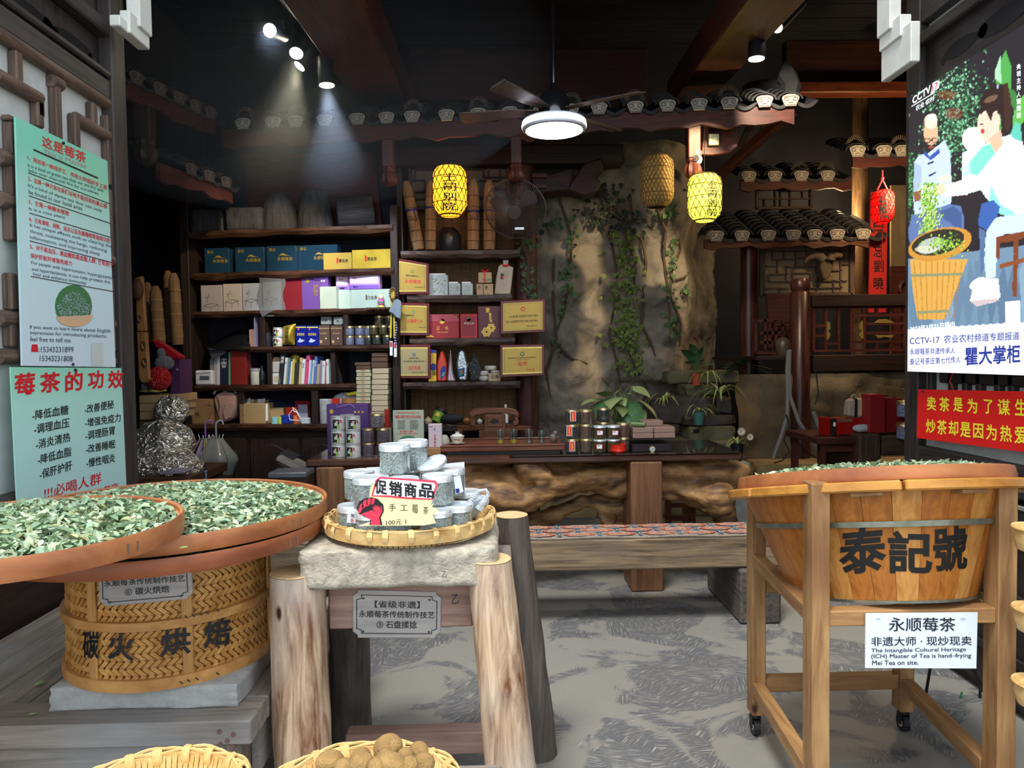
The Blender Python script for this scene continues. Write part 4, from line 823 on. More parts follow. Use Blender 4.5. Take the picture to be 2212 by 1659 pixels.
 # == TUB CART
PINE=wood('charred_pine_upright','#7d5836','#b48d5e','z',2.4,.5,.4,k=10,c3='#6b4426',knots=True);PINEX=wood('charred_pine_rail','#7d5836','#ad8556','x',2.4,.5,.4,k=10,c3='#7d563a',knots=True);PINEY=wood('charred_pine_side','#7d5836','#ad8556','y',2.4,.5,.4,k=10,c3='#7d563a')
cart=T('tub_cart','pine cart frame on castors carrying the large wooden tub','cart',(1.23,2.43,0))
posts={'fl':(.904,.957,2.10,2.168,1.073),'fr':(1.445,1.50,2.09,2.16,1.078),'bl':(.945,.997,2.72,2.785,.93),'br':(1.508,1.562,2.72,2.785,.93)}
for k,(x0,x1,y0,y1,zt)in posts.items():mk('post',G().box(x0,x1,y0,y1,.085,zt),PINE,cart,bev=.003)
mk('front_rail',G().box(.957,1.445,2.10,2.15,.655,.70),PINEX,cart,bev=.003);mk('front_rail',G().box(.957,1.445,2.10,2.15,.14,.19),PINEX,cart,bev=.003)
mk('back_rail',G().box(.997,1.508,2.73,2.775,.55,.60),PINEX,cart,bev=.003);mk('back_rail',G().box(.997,1.508,2.73,2.775,.17,.225),PINEX,cart,bev=.003)
for(xa,xb)in((.905,.945),(1.447,1.51)):
 for z0,z1 in((.655,.70),(.165,.215)):mk('side_rail',G().hexa([(xa,2.168,z0),(xa+.045,2.168,z0),(xb+.045,2.72,z0),(xb,2.72,z0),(xa,2.168,z1),(xa+.045,2.168,z1),(xb+.045,2.72,z1),(xb,2.72,z1)]),PINEY,cart,bev=.003)
CAST=flat('black_plastic','#17181a',.4);
for x,y in((.93,2.13),(1.47,2.12),(.965,2.75),(1.535,2.75)):
 c=mk('castor',G().cyl((x-.011,y,.033),(x+.011,y,.033),.032,n=18).cyl((x,y,.07),(x,y,.088),.02,n=12).box(x-.018,x-.014,y-.014,y+.014,.03,.075).box(x+.014,x+.018,y-.014,y+.014,.03,.075),CAST,cart,bev=.0)
 mk('hub',G().cyl((x-.0125,y,.033),(x+.0125,y,.033),.014,n=14),flat('grey_hub','#c9c9c9',.4),c)
TC=Vector((1.235,2.43,1.0));tl=math.radians(12.5);TM=Matrix.Translation(TC)@Matrix.Rotation(math.radians(-.6),4,'Y')@Matrix.Rotation(-tl,4,'X')
tub=T('wooden_tub','large tilted wooden tub with black painted characters on the pine cart','tub');tub.matrix_world=TM;WO[tub.name]=Vector((0,0,0));TH=.345;RB,RT_=.272,.395
STV=wood('amber_tub_stave','#84481b','#ba7632','z',2.2,.35,.2,k=12,c3='#a5642a',knots=True);STV2=wood('pale_tub_stave','#a5682c','#d29a55','z',2.2,.35,.2,k=12)
ns=30
for vi,mt in((0,STV),(1,STV2)):
 a=PI/ns*.985;g=G();P=[]
 for(r_,z)in((RB,-TH),(RT_,-.015)):
  for q in(-a,0,a):P.append(((r_)*math.sin(q),-(r_)*math.cos(q),z))
  for q in(a,0,-a):P.append(((r_-.016)*math.sin(q),-(r_-.016)*math.cos(q),z))
 g.add(P,[tuple(range(5,-1,-1)),tuple(range(6,12))]+[(i,(i+1)%6,(i+1)%6+6,i+6)for i in range(6)])
 if vi==0:s0=mk('stave',g,mt,tub,local=True)
 else:s1_=mk('stave',g,mt,tub,local=True);s1_.matrix_local=Matrix.Rotation(2*PI/ns*2,4,'Z')
for k in range(1,ns):
 if k!=2:share(s1_ if k in(7,11,16,26,29,21)else s0,'stave',tub,Matrix.Rotation(2*PI*k/ns,4,'Z'))
mk('hoop',G().lathe([(r_,z)for r_,z in((.358+.0,-.125),(.364,-.125),(.3672,-.109),(.361,-.109))],60,closed=True),M('tarnished_hoop_metal','#8b8f80',.35,.7,var=.25,scale=20),tub,smooth=True,local=True)
mk('base_hoop',G().lathe([(.268,-.345),(.277,-.345),(.2795,-.337),(.27,-.337)],60,closed=True),M('tarnished_hoop_metal','#8b8f80'),tub,local=True)
mk('base',G().lathe([(.01,-.33),(.268,-.33),(.268,-.32),(.01,-.32)],40),STV,tub,local=True)
for k,(r0_,r1_)in enumerate(((.33,.452),)):
 n=6
 for q in range(n):
  g=G();a0=2*PI*q/n+.02+.25;a1=2*PI*(q+1)/n+.25;m=12;top=[(r1_*math.cos(a0+(a1-a0)*i/m),r1_*math.sin(a0+(a1-a0)*i/m),.004)for i in range(m+1)]+[(.385*math.cos(a1+(a0-a1)*i/m),.385*math.sin(a1+(a0-a1)*i/m),.004)for i in range(m+1)]
  g.prism(top,(0,0,-.03));mk('rim_board',g,wood('tub_rim_wood','#9a6428','#cf9344','x',2,.3,.15,k=6),tub,local=True,bev=.005)
for a in(-2.05,-1.35,-.75):mk('support_block',G().cbox((.40*math.cos(a),.40*math.sin(a),-.032),(.05,.085,.012),Matrix.Rotation(a,3,'Z')),PINEX,tub,local=True,bev=.002)
IT=TM.inverted()
def conehit(off):
 def f(px,py):
  o_=IT@CAM;d=IT.to_3x3()@ray(px,py);k=(RT_-RB)/(TH-.015);r0=RT_+k*.015+off
  A=d.x**2+d.y**2-(k*d.z)**2;B=2*(o_.x*d.x+o_.y*d.y-k*d.z*(r0+k*o_.z));C_=o_.x**2+o_.y**2-(r0+k*o_.z)**2;D=max(0,B*B-4*A*C_);t=(-B-math.sqrt(D))/(2*A);return o_+d*t
 return f
WO[tub.name]=Vector((0,0,0))
SPR=M('sprayed_black_paint','#191817',.5,var=.1,bump=0)
for c,x0,y0,x1,y1,hh in(('泰',1812,1243,1915,1234,100),('記',1918,1238,2014,1240,92),('號',2016,1238,2090,1232,98)):
 v,f=refine(*glyphs(c,.055),.12);hf=conehit(.0012);g=G().add([hf(x0+(x1-x0)*a,y0+(y1-y0)*a-hh*b_)for a,b_ in v],f);mk('painted_character',g,SPR,tub,local=True,fix=False)
tt=T('bamboo_tray','bamboo tray of leaves lying tilted on top of the wooden tub','tray');TM2=TM@Matrix.Translation(Vector((.0,.0,.006)));tt.matrix_world=TM2;WO[tt.name]=Vector((0,0,0))
mk('rim',G().lathe([(.403,.0),(.415,0),(.418,.01),(.414,.038),(.408,.04),(.402,.036)],72,closed=True),TRAYW,tt,smooth=True,local=True)
mk('woven_base',G().lathe([(.01,.002),(.402,.002),(.402,.008),(.01,.008)],40),BAM,tt,local=True)
mk('inner_hoop',G().lathe([(.396,.01),(.402,.01),(.402,.033),(.396,.033)],60,closed=True),BAM,tt,local=True)
tc0=TM2@Vector((0,0,0));o=leafset('dried_tea_leaves','pale dried leaves heaped in the tray on the wooden tub',tc0.x,tc0.y,.385,tc0.z+.024,.026,2800,.03,rot3=(tc0,TM.to_3x3()),seed=9)
o=thing('black_clip_box','small black box with a red tip at the right end of the tub rim','box',G().cbox(TM@Vector((.434,-.02,.022)),(.036,.05,.03)),CAST,bev=.003);mk('red_tip',G().cbox(TM@Vector((.456,-.045,.01)),(.01,.012,.01)),INKR,o)
sp_=Pl(1990,2.092);c4=((1870,1325),(2112,1323),(2109,1444),(1869,1443));o=thing('paper_sign','white paper sign with black characters and English stapled to the cart rail','sign',G().prism([sp_.hit(*c)for c in c4],(0,.003,0)),M('white_card','#d8e2f2',.6,var=.02,bump=0))
hs=lambda x,y:sp_.hit(x,y,-.0012)
lines(o,hs,(('永顺莓茶',1920,1364,2064,1364,30),('非遗大师 · 现炒现卖',1882,1396,2099,1394,20)),INK,.015)
lines(o,hs,(('The Intangible Cultural Heritage',1882,1412,2087,1409,11),('(ICH) Master of Tea is hand–frying',1882,1425,2098,1423,12),('Mei Tea on site.',1884,1437,1984,1436,10)),INK,.015)
for x in(1897,2080):mk('staple',G().cbox(sp_.hit(x,1335,-.002),(.014,.002,.002)),LIDS,o)
g=G().tube([hY(x,y,Y)for x,y,Y in((2010,1440,2.9),(2000,1500,2.95),(1985,1560,3.0),(1992,1600,2.9),(2020,1610,2.85),(2060,1590,2.9),(2090,1570,3.0),(2115,1540,3.0),(2118,1480,3.0),(2100,1440,3.0))],.006,7)
thing('power_cable','black power cable looping on the floor behind the cart','cable',g,CAST,smooth=True)
g=G().tube([hY(x,y,3.0)for x,y in((2078,1495),(2066,1530),(2052,1545))],.004,5);thing('plastic_strap','short green strap hanging behind the cart sign','strap',g,flat('strap_green','#1f6b45',.5))
thing('thin_board','thin pale board leaning behind the right post of the cart','board',G().prism([hY(x,y,2.3)for x,y in((2122,1135),(2142,1142),(2128,1228),(2104,1222))],(0,.03,0)),M('pale_board','#b9a692',.7))
for nx_,(py,lab)in enumerate(((1165,'edge of a pale woven basket at the right frame edge, upper'),(1340,'edge of a pale woven basket at the right frame edge, middle'),(1500,'edge of a pale woven basket at the right frame edge, lowest'))):
 c=hY(2238,py,1.95);t=T('hanging_basket',lab,'basket',c);mk('hanging_cord',G().cyl(c+Vector((0,0,.0)),(c.x,c.y,c.z+.27 if nx_ else 3.2),.003,n=5),BK,t);mk('bowl',G().lathe([(.02,-.04),(.05,-.03),(.06,.0),(.055,.03),(.03,.04)],20,tuple(c),sx=.8),BK,t,smooth=True);mk('rim',G().tube([c+Vector((.05*math.cos(q),.06*math.sin(q),.03))for q in[2*PI*k/20 for k in range(21)]],.005,6),BK,t)
 # == BENCH AND ROOT-WOOD TEA TABLE
BENW=wood('rough_bench_timber','#4f4236','#9a8264','x',2.6,.7,.8,k=16,c3='#6e6357');BENWZ=wood('rough_bench_block','#3d3834','#6d655d','y',2.6,.7,.8,k=14)
bench=T('timber_bench','long heavy timber bench in front of the root-wood table','bench',(.2,4.05,0))
zb1=hY(1300,1162,3.95).z
mk('seat_beam',G().box(-1.6,1.52,3.92,4.24,zb1-.17,zb1),BENW,bench,bev=.01)
for x0 in(1.287,-1.68):mk('support_block',G().box(x0,x0+.22,3.885,4.52,0,zb1-.173),BENWZ,bench,bev=.012)
CL=M('woven_runner','#766c60',.9,var=.3,scale=60,bump=.2,col2='#978a7b');
runner=T('patterned_runner','narrow geometric patterned red and blue runner covering the bench','cloth',(.2,4.05,zb1))
mk('cloth',G().grid(lambda a,b_:(-1.44+2.95*a,3.925+.305*b_,zb1+.006+.002*math.sin(a*40)),60,4).box(-1.44,1.51,3.925,4.23,zb1+.001,zb1+.003),CL,runner)
gs={'red':G(),'blue':G(),'ink':G(),'pale':G()}
zq=zb1+.0095
for row,(yc_,off)in enumerate(((4.0,.0),(4.09,.11),(4.18,0))):
 for k in range(-7,8):
  x=k*.22+off
  if not-1.4<x<1.46:continue
  def fl(name,P,z=zq):gs[name].add([(x+a,yc_+b_,z)for a,b_ in P],[tuple(range(len(P)))])
  def dia(rx,ry,st=8):return[(rx*math.cos(q)*(1 if i%2==0 else .86),ry*math.sin(q)*(1 if i%2==0 else .86))for i,q in enumerate([2*PI*j/16 for j in range(16)])]
  fl('red',dia(.095,.042));fl('pale',dia(.075,.032),zq+.0004);fl('ink',dia(.05,.024),zq+.0008);fl('pale',dia(.042,.019),zq+.0012);fl('red',dia(.03,.012),zq+.0016)
  fl('red',[(.04,-.006),(.07,-.010),(.07,.010),(.04,.006)],zq+.0016);fl('red',[(-.04,-.006),(-.07,-.010),(-.07,.010),(-.04,.006)],zq+.0016)
  fl('ink',[(.102,-.014),(.118,-.014),(.118,.014),(.102,.014)]);fl('pale',[(.105,-.010),(.115,-.010),(.115,.010),(.105,.010)],zq+.0004)
  for s_ in(-1,1):fl('blue',[(.11+.03*s_*0-.02,.02*s_),(.11,.045*s_),(.13,.02*s_)]);fl('blue',[(-.03,.046*s_),(.03,.046*s_),(0,.034*s_)])
for nm,c in(('red','#9a5442'),('blue','#38607c'),('ink','#27262b'),('pale','#b89b88')):mk('woven_motif',gs[nm],M('runner_'+nm,c,.9,var=.15,scale=90,bump=0),runner,fix=False,kind='stuff')
TZ=.845;ROOT=None
def rootmat():
 m,nt,b=_mat('polished_root_wood');N=nt.nodes.new;L=nt.links.new;tc=N('ShaderNodeTexCoord');mp=N('ShaderNodeMapping');mp.inputs['Scale'].default_value=(1.2,2,5);L(tc.outputs['Object'],mp.inputs[0])
 n=N('ShaderNodeTexNoise');n.inputs['Scale'].default_value=3;n.inputs['Detail'].default_value=9;n.inputs['Distortion'].default_value=1.6;n.inputs['Roughness'].default_value=.62;L(mp.outputs[0],n.inputs['Vector'])
 w_=N('ShaderNodeTexWave');w_.inputs['Scale'].default_value=3.4;w_.inputs['Distortion'].default_value=9;w_.inputs['Detail'].default_value=4;w_.bands_direction='Z';L(tc.outputs['Object'],w_.inputs['Vector'])
 x=N('ShaderNodeMixRGB');x.inputs[0].default_value=.25;L(n.outputs[0],x.inputs[1]);L(w_.outputs[0],x.inputs[2])
 r=N('ShaderNodeValToRGB');e=r.color_ramp.elements;e[0].position=.3;e[0].color=lin('#4a321f');e[1].position=.7;e[1].color=lin('#b68d58');k=e.new(.5);k.color=lin('#8a643c')
 L(x.outputs[0],r.inputs[0]);L(r.outputs[0],b.inputs['Base Color']);bp=N('ShaderNodeBump');bp.inputs['Strength'].default_value=.8;bp.inputs['Distance'].default_value=.012;L(x.outputs[0],bp.inputs['Height']);L(bp.outputs[0],b.inputs['Normal']);b.inputs['Roughness'].default_value=.55
 return m
ROOT=rootmat();TBW=wood('reddish_table_wood','#5c3d2a','#876041','z',2,.45,.3);TBX=wood('dark_glossy_table_top','#3a241b','#5c3c2c','x',2,.14,.12,spec=.6)
xl=hY(662,985,4.5).x;xr=hY(1602,985,4.5).x
tb=T('root_wood_table','long tea table carved from a whole tree root behind the bench','table',(.2,4.85,0))
mk('table_top',G().box(xl,xr,4.48,5.16,TZ-.045,TZ),TBX,tb,bev=.01)
mk('glass_sheet',G().box(hY(1100,985,4.5).x,xr-.02,4.47,5.14,TZ+.0005,TZ+.006),M('dark_glass_sheet','#2b211b',.04,spec=.8,var=0,bump=0),tb)
for x0,x1 in((1363,1432),(683,744)):a=hY(x0,1100,4.47).x;c=hY(x1,1100,4.47).x;mk('post',G().box(a,c,4.47,4.75,0.0,TZ-.046),TBW,tb,bev=.008)
a=hY(658,1100,4.5).x;mk('end_slab',G().box(a,hY(682,1100,4.5).x,4.5,5.1,.02,TZ-.046),W_DARKZ,tb,bev=.01)
g=G()
def limb(pts,n=10):
 P=[hY(x,y,Y)for x,y,Y,r in pts];g.tube(P,[r for*_,r in pts],n);[g.sph(tuple(p),q[3],n,7)for p,q in zip(P,pts)]
limb(((700,1015,4.8,.10),(850,1020,4.75,.11),(1000,1030,4.7,.12),(1150,1035,4.7,.13),(1300,1025,4.75,.11),(1450,1025,4.7,.11),(1590,1020,4.72,.09)))
limb(((760,1040,4.78,.13),(900,1060,4.72,.16),(1040,1060,4.65,.15),(1110,1085,4.6,.11),(1150,1085,4.58,.07),(1190,1050,4.6,.08),(1260,1028,4.66,.08),(1340,1055,4.7,.09)))
limb(((1130,1010,4.58,.07),(1180,1030,4.55,.05),(1165,1060,4.55,.05)))
limb(((900,1100,4.95,.12),(1040,1115,4.9,.09),(1130,1125,4.85,.075),(1175,1125,4.85,.06),(1210,1100,4.85,.05),(1260,1083,4.85,.05),(1310,1085,4.85,.06),(1350,1095,4.85,.09)))
limb(((1340,1120,4.95,.08),(1345,1200,4.95,.07),(1350,1270,4.95,.09)))
limb(((1300,1110,4.8,.03),(1315,1128,4.8,.035),(1308,1150,4.8,.03)))
limb(((1440,1050,4.7,.10),(1480,1060,4.66,.09),(1520,1075,4.62,.10),(1552,1082,4.56,.115)))
limb(((1450,1020,4.75,.12),(1560,1015,4.72,.10),(1575,1040,4.7,.07)))
limb(((850,1110,4.95,.12),(830,1190,4.95,.10),(820,1290,4.95,.14)))
limb(((1560,1100,4.9,.08),(1590,1180,4.95,.07),(1600,1290,4.95,.1)))
ro=mk('root_base',g,ROOT,tb,smooth=True)
md=ro.modifiers.new('r','REMESH');md.mode='VOXEL';md.voxel_size=.022;sm=ro.modifiers.new('s','SMOOTH');sm.iterations=6
dg=bpy.context.evaluated_depsgraph_get();me=bpy.data.meshes.new_from_object(ro.evaluated_get(dg));ro.modifiers.clear()
ztop=TZ-.05-WO[tb.name].z
for v in me.vertices:
 p=v.co+WO[tb.name];q=p.copy();q.x*=.6
 a=noise.noise(q*7)*.035+noise.noise(p*17)*.016+noise.noise(p*45)*.006;v.co+=v.normal*a
 if v.co.z>ztop:v.co.z=ztop-.004
ro.data=me;me.materials.clear();me.materials.append(ROOT);me.polygons.foreach_set('use_smooth',[True]*len(me.polygons))
k_=hY(1552,1082,4.5)
g=G()
for q in range(26):a=R.random()*2*PI;rr=.09*math.sqrt(R.random());c=k_+Vector((rr*math.cos(a),.02+.03*R.random(),rr*math.sin(a)));g.sph(tuple(c),R.uniform(.012,.026),8,6)
mk('burl_knobs',g,ROOT,tb,smooth=True,kind='stuff')
KERB=M('sandstone_kerb','#a78f66',.85,var=.25,scale=6,bump=.3,bscale=40)
xk=hY(1200,1040,6.7).x
for i,(a,c)in enumerate(((-.5,.9),(.92,2.3),(2.32,3.9),(3.92,5.6))):stone('kerb_stone',('worn sandstone kerb block seen under the table, '+('left end' if i==0 else 'behind the right table post'))if i<2 else('worn sandstone kerb block right of the table end' if i==2 else 'worn sandstone kerb block behind the cart, far right'),'kerb',a,c,6.55,6.93,0,.455,KERB,20+i,.01)
# == DISPLAY SHELVES, LEFT BAY
SL=Pl(640,6.15,-8);SM=Pl(1000,6.1,0)
U=SL.u;NB=SL.n
def lbox(g,pl,x0,x1,z0,z1,d0,d1,py=700):
 """box on plane pl between two photo columns, from depth d0 to d1 behind it"""
 a=pl.hit(x0,py,d0);c=pl.hit(x1,py,d0);a.z=c.z=0;dd=pl.n*(d1-d0)
 return g.hexa([a+Vector((0,0,z0)),c+Vector((0,0,z0)),c+dd+Vector((0,0,z0)),a+dd+Vector((0,0,z0)),a+Vector((0,0,z1)),c+Vector((0,0,z1)),c+dd+Vector((0,0,z1)),a+dd+Vector((0,0,z1))])
zs=lambda pl,px,py,off=0:pl.hit(px,py,off).z
ZT={0:zs(SL,640,492),1:zs(SL,640,584),2:zs(SL,640,669),3:zs(SL,680,747),4:zs(SL,600,831),5:zs(SL,600,916)}
sh=T('display_shelf','tall dark wooden display shelf packed with tea boxes on the left','shelf',SL.hit(640,916,.2)*1.0);
def liveboard(pl,x0,x1,z,th,d0,d1,mat,par,seed,name='shelf_board'):
 g=G();n=40;a=pl.hit(x0,700,d0);c=pl.hit(x1,700,d0);a.z=c.z=0;vs_=[]
 for i in range(n+1):
  p=a+(c-a)*i/n;e=.018*noise.noise(Vector((i*.17,seed,0)));t_=th*(1+.35*noise.noise(Vector((i*.13,seed,5))))
  for q,zz in((e,z),(e+.008*noise.noise(Vector((i*.6,seed,2))),z-t_*.5),(e+.02,z-t_)):vs_.append(p+pl.n*q+Vector((0,0,zz)))
  vs_.append(p+pl.n*(d1-d0)+Vector((0,0,z-th)));vs_.append(p+pl.n*(d1-d0)+Vector((0,0,z)))
 fs=[(i*5+k,i*5+(k+1)%5,(i+1)*5+(k+1)%5,(i+1)*5+k)for i in range(n)for k in range(5)]+[(4,3,2,1,0),tuple(n*5+k for k in range(5))]
 g.add(vs_,fs);return mk(name,g,mat,par,smooth=30)
for i,(x0,x1,th)in enumerate(((412,852,.055),(420,852,.055),(420,852,.05),(508,850,.05),(416,764,.05))):liveboard(SL,x0,x1,ZT[i],th,0,.36,W_SHELF,sh,i*3.1)
liveboard(SL,394,860,ZT[5],.055,-.03,.40,W_SHELF,sh,17,'counter_top')
for x0,x1,z0,z1 in((393,411,0,zs(SL,400,400)),(846,862,ZT[5],zs(SL,850,440)),(560,571,ZT[3],ZT[2]-.05),(741,752,ZT[3],ZT[2]-.05),(574,584,ZT[4],ZT[3]-.05),(712,722,ZT[4],ZT[3]-.05),(510,522,ZT[5],ZT[4]-.05),(668,682,ZT[5],ZT[4]-.05)):
 mk('upright',lbox(G(),SL,x0,x1,z0,z1,.02,.34),W_DARKZ,sh,bev=.004)
mk('back_panel',lbox(G(),SL,392,862,0,zs(SL,640,300),.41,.43),NIGHTW,sh)
bc=T('base_cabinet','dark cabinet with arched raised doors under the display shelf','cabinet',SL.hit(640,1000,.2));zc_=ZT[5]-.06
mk('carcass',lbox(G(),SL,413,845,0,zc_,.04,.39),W_DARK,bc)
for x0,x1 in((408,528),(532,640),(644,752),(756,856)):
 d=mk('door',lbox(G(),SL,x0+2,x1-2,.08,zc_-.06,.018,.04),W_DARKZ,bc,bev=.003);m0=SL.hit(x0+16,1000,.016);m1=SL.hit(x1-16,1000,.016);P=[]
 for k in range(13):t=k/12;p=m0+(m1-m0)*t;P.append(Vector((p.x,p.y,zc_-.16+.05*math.sin(PI*t)**2)))
 P+=[Vector((m1.x,m1.y,.16)),Vector((m0.x,m0.y,.16))];mk('raised_panel',G().prism(P,NB*-.012),W_DARKZ,d,bev=.004)
thing('leaning_board','large dark red board leaning above the top shelf','board',G().prism([SL.hit(x,y,.33)for x,y in((522,334),(806,326),(826,488),(545,496))],NB*.03),W_RED,bev=.006)
OLD=wood('smoke_grey_old_wood','#2b2a2e','#4a4a4c','z',3,.8,.5);z_=ZT[0]
def ves(label,px,w_px,ytop,prof,tilt=None,n=24,sx=1,mat=OLD):
 p=SL.hit(px,490,.17);r=w_px/2/F*p.y*.97;h=zs(SL,px,ytop,.17)-z_
 g=G().lathe([(r*a,h*b_)for a,b_ in prof],n,(0,0,0),sx=1,sy=.7 if sx else 1)
 o=thing('grain_measure',label,'vessel',g,mat,smooth=35,org=(0,0,0),group='old wooden measures on the top shelf');o.location=(p.x,p.y,z_+.001);return o
def stoneish(label,x0,x1,yt,d0,d1,seed):
 a=SL.hit(x0,490,d0);c=SL.hit(x1,490,d0);g=G();o=stone('grain_measure',label,'vessel',a.x,c.x,min(a.y,c.y),min(a.y,c.y)+d1-d0,z_+.001,zs(SL,(x0+x1)/2,yt,d0),OLD,seed,.008);o['group']='old wooden measures on the top shelf'
stoneish('square grey grain measure at the far left of the top shelf',414,486,452,.06,.26,1);stoneish('low pillow-shaped grey block second from left on the top shelf',490,566,448,.04,.26,6)
ves('domed grey wooden vessel in the middle of the top shelf',604,82,414,((.96,0),(1,.05),(.93,.45),(.75,.75),(.35,.97),(.05,1)))
ves('upright tapering grey wooden bucket left of the lying one on the top shelf',682,78,415,((.96,0),(1,.04),(.98,.3),(.78,.95),(.72,1),(.66,.99),(.05,.97)))
g=G().lathe([(.118,0),(.13,.01),(.142,.3),(.134,.302),(.12,.02),(.01,.018)],26);o=thing('grain_measure','grey wooden bucket lying on its side, open to the right on the top shelf','vessel',g,OLD,smooth=35,org=(0,0,0),group='old wooden measures on the top shelf');p=SL.hit(726,460,.15);o.location=(p.x,p.y,z_+.135);o.rotation_euler=(math.radians(-14),math.radians(84),0)
# == boxes on the shelves
def gbox(name,label,pl,x0,x1,yt,z,d0,dep,col,cat='box',rough=.4,mat=None,group=None,lid=None,text=(),turn=0,top=None,bev=.003,side=None):
 a=pl.hit(x0,yt,d0);c=pl.hit(x1,yt,d0);h=pl.hit((x0+x1)/2,yt,d0).z-z-.001;a.z=c.z=z+.001;u=(c-a);n=pl.n
 if turn:n=(Matrix.Rotation(math.radians(turn),3,'Z')@n)
 g=G().hexa([a,c,c+n*dep,a+n*dep]+[p+Vector((0,0,h))for p in(a,c,c+n*dep,a+n*dep)])
 o=thing(name,label,cat,g,mat or hexmat(col,rough),group=group,bev=bev)
 hf=lambda off:(lambda x,y:pl.hit(x,y,d0-off))
 if lid:zz=z+h*(1-lid[0]);gg=G().hexa([q+Vector((0,0,-z+zz))for q in(a-u*.01-n*.004,c+u*.01-n*.004,c+u*.01+n*(dep+.004),a-u*.01+n*(dep+.004))]+[q+Vector((0,0,h+.004))for q in(a-u*.01-n*.004,c+u*.01-n*.004,c+u*.01+n*(dep+.004),a-u*.01+n*(dep+.004))]);mk('lid',gg,hexmat(lid[1]),o,bev=.002)
 if text and isinstance(text[0],str):text=(text,)
 for t_ in text:
  if t_[0]=='P':ppoly(hf(.0015),t_[1],t_[2],o,t_[3]if len(t_)>3 else 'print')
  else:s,tx0,ty,tx1,th,m_=t_[:6];ptext(hf(.0022),s,tx0,ty,tx1,ty+(t_[6]if len(t_)>6 else 0),th,m_,o,.012)
 return o
NAVY=M('navy_film_wrapped_box','#1a364b',.22,var=.12,scale=4,bump=.06,bscale=18)
for i,(x0,x1,yt,lab)in enumerate(((441,494,536,'leftmost navy blue tea gift box'),(507,570,534,'second navy blue tea gift box from the left'),(575,639,531,'third navy blue tea gift box from the left'),(642,728,529,'widest navy blue tea gift box, partly behind the yellow one'))):
 cx=(x0+x1)/2+6
 gbox('gift_box',lab+' on the second shelf',SL,x0,x1,yt,ZT[1],.06 if i<3 else .12,.09,'',mat=NAVY,group='navy tea gift boxes',text=(('永顺莓茶',cx-14,yt+32,cx+19,8,GOLD),('泰记',x0+6,yt+12,x0+20,7,GOLD),('P',[(cx-11,yt+22),(cx-6,yt+17),(cx-1,yt+16),(cx+6,yt+20),(cx+14,yt+22),(cx+2,yt+21),(cx-4,yt+20)],GOLD,'mountain_logo')))
YEL=M('gold_film_wrapped_box','#bfa63c',.22,var=.18,scale=9,bump=.2,bscale=26,dist=.003);YEL2=M('dull_yellow_box','#b09848',.35,var=.06,scale=5,bump=0)
gbox('gift_box','dull yellow tea box in front of the navy ones on the second shelf',SL,698,759,546,ZT[1],.05,.07,'',mat=YEL2,text=(('黄金茶',732,567,752,8,INK),('P',[(727,557),(731,557),(731,569),(727,569)],INKR,'red_seal')))
gbox('gift_box','glossy yellow tea box at the right end of the second shelf',SL,760,844,539,ZT[1],.05,.07,'',mat=YEL,text=(('黄金茶',793,563,814,8,INK),('P',[(788,552),(792,552),(792,565),(788,565)],INKR,'red_seal')))
GREYB=M('grey_film_wrapped_box','#a39a98',.25,var=.08,scale=5,bump=.1,bscale=20);LINE=flat('print_grey_line','#6c5f60',.6)
def table_print(o,hf,x0,y0,w_):
 g=G();s=w_/40
 for P in(((6,42),(20,37),(34,40),(20,46),(6,42)),((7,42),(7,56)),((20,46),(20,58)),((33,41),(33,54)),((10,20),(14,32),(12,36)),((8,26),(16,24)),((14,16),(18,24))):pline(hf,[(x0+a*s,y0+b_*s*.92)for a,b_ in P],.9,g)
 mk('line_drawing',g,LINE,o,fix=False,kind='stuff')
for i,(x0,x1,yt,c,lab)in enumerate(((433,479,616,'','leftmost grey box with a tea table drawing, in clear film'),(481,521,613,'','beige grey box with a tea table drawing, second from left'),(523,562,612,'','bluish grey box with a tea table drawing, third from left'),(567,606,609,'','grey box with a tea table drawing inside a loose plastic bag'))):
 m_=[GREYB,M('beige_print_box','#b5a89f',.4,var=.05,bump=0),M('bluish_print_box','#a3a7b0',.25,var=.05,bump=.05),M('warm_grey_print_box','#b1a7a1',.3,var=.05,bump=0)][i]
 o=gbox('gift_box',lab+' on the third shelf',SL,x0,x1,yt,ZT[2],.04,.08,'',mat=m_,group='tea table boxes');table_print(o,lambda x,y:SL.hit(x,y,.038),x0,yt,x1-x0)
pb=lambda x,y,d:SL.hit(x,y,d)
thing('plastic_bag','loose translucent plastic bag around the fourth grey box, corner hanging below the shelf','bag',G().grid(lambda a,b_:tuple(SL.hit(558+56*a+3*math.sin(b_*9),596+82*b_+6*math.sin(a*4)*(b_>.9),.024-.008*math.sin(a*PI))),14,14).add([tuple(SL.hit(x,y,.0))for x,y in((560,664),(606,664),(584,674),(567,685),(562,676))],[(0,1,2,3,4)]),glass('thin_plastic_film','#c9d0d2',.12,.2,.8))
gbox('gift_box','plain dark red box right of the bagged box on the third shelf',SL,608,651,602,ZT[2],.05,.1,'#7b1f28');
PUR=hexmat('#6b4a96');o=gbox('paper_bag','purple paper gift bag with gold characters on the third shelf',SL,651,708,596,ZT[2],.05,.08,'',mat=PUR,cat='bag',text=(('莓茶',677,640,688,26,GOLD),('P',circ(664,607,4,5),GOLD,'gold_emblem'),('P',circ(700,607,2,2),WHT),('P',circ(695,607,2,2),flat('mint','#9fe0b8'))))
mk('handle_cord',G().tube([SL.hit(x,y,.045)for x,y in((672,598),(676,603),(690,604),(694,599))],.004,5),PUR,o)
PG=hexmat('#b9cfc0');PGW=M('pale_green_film_box','#b4c2b4',.25,var=.1,scale=6,bump=.15,bscale=24)
gbox('gift_box','pale green box in crinkled film in front of the purple bag',SL,690,726,619,ZT[2],.0,.07,'',mat=PGW)
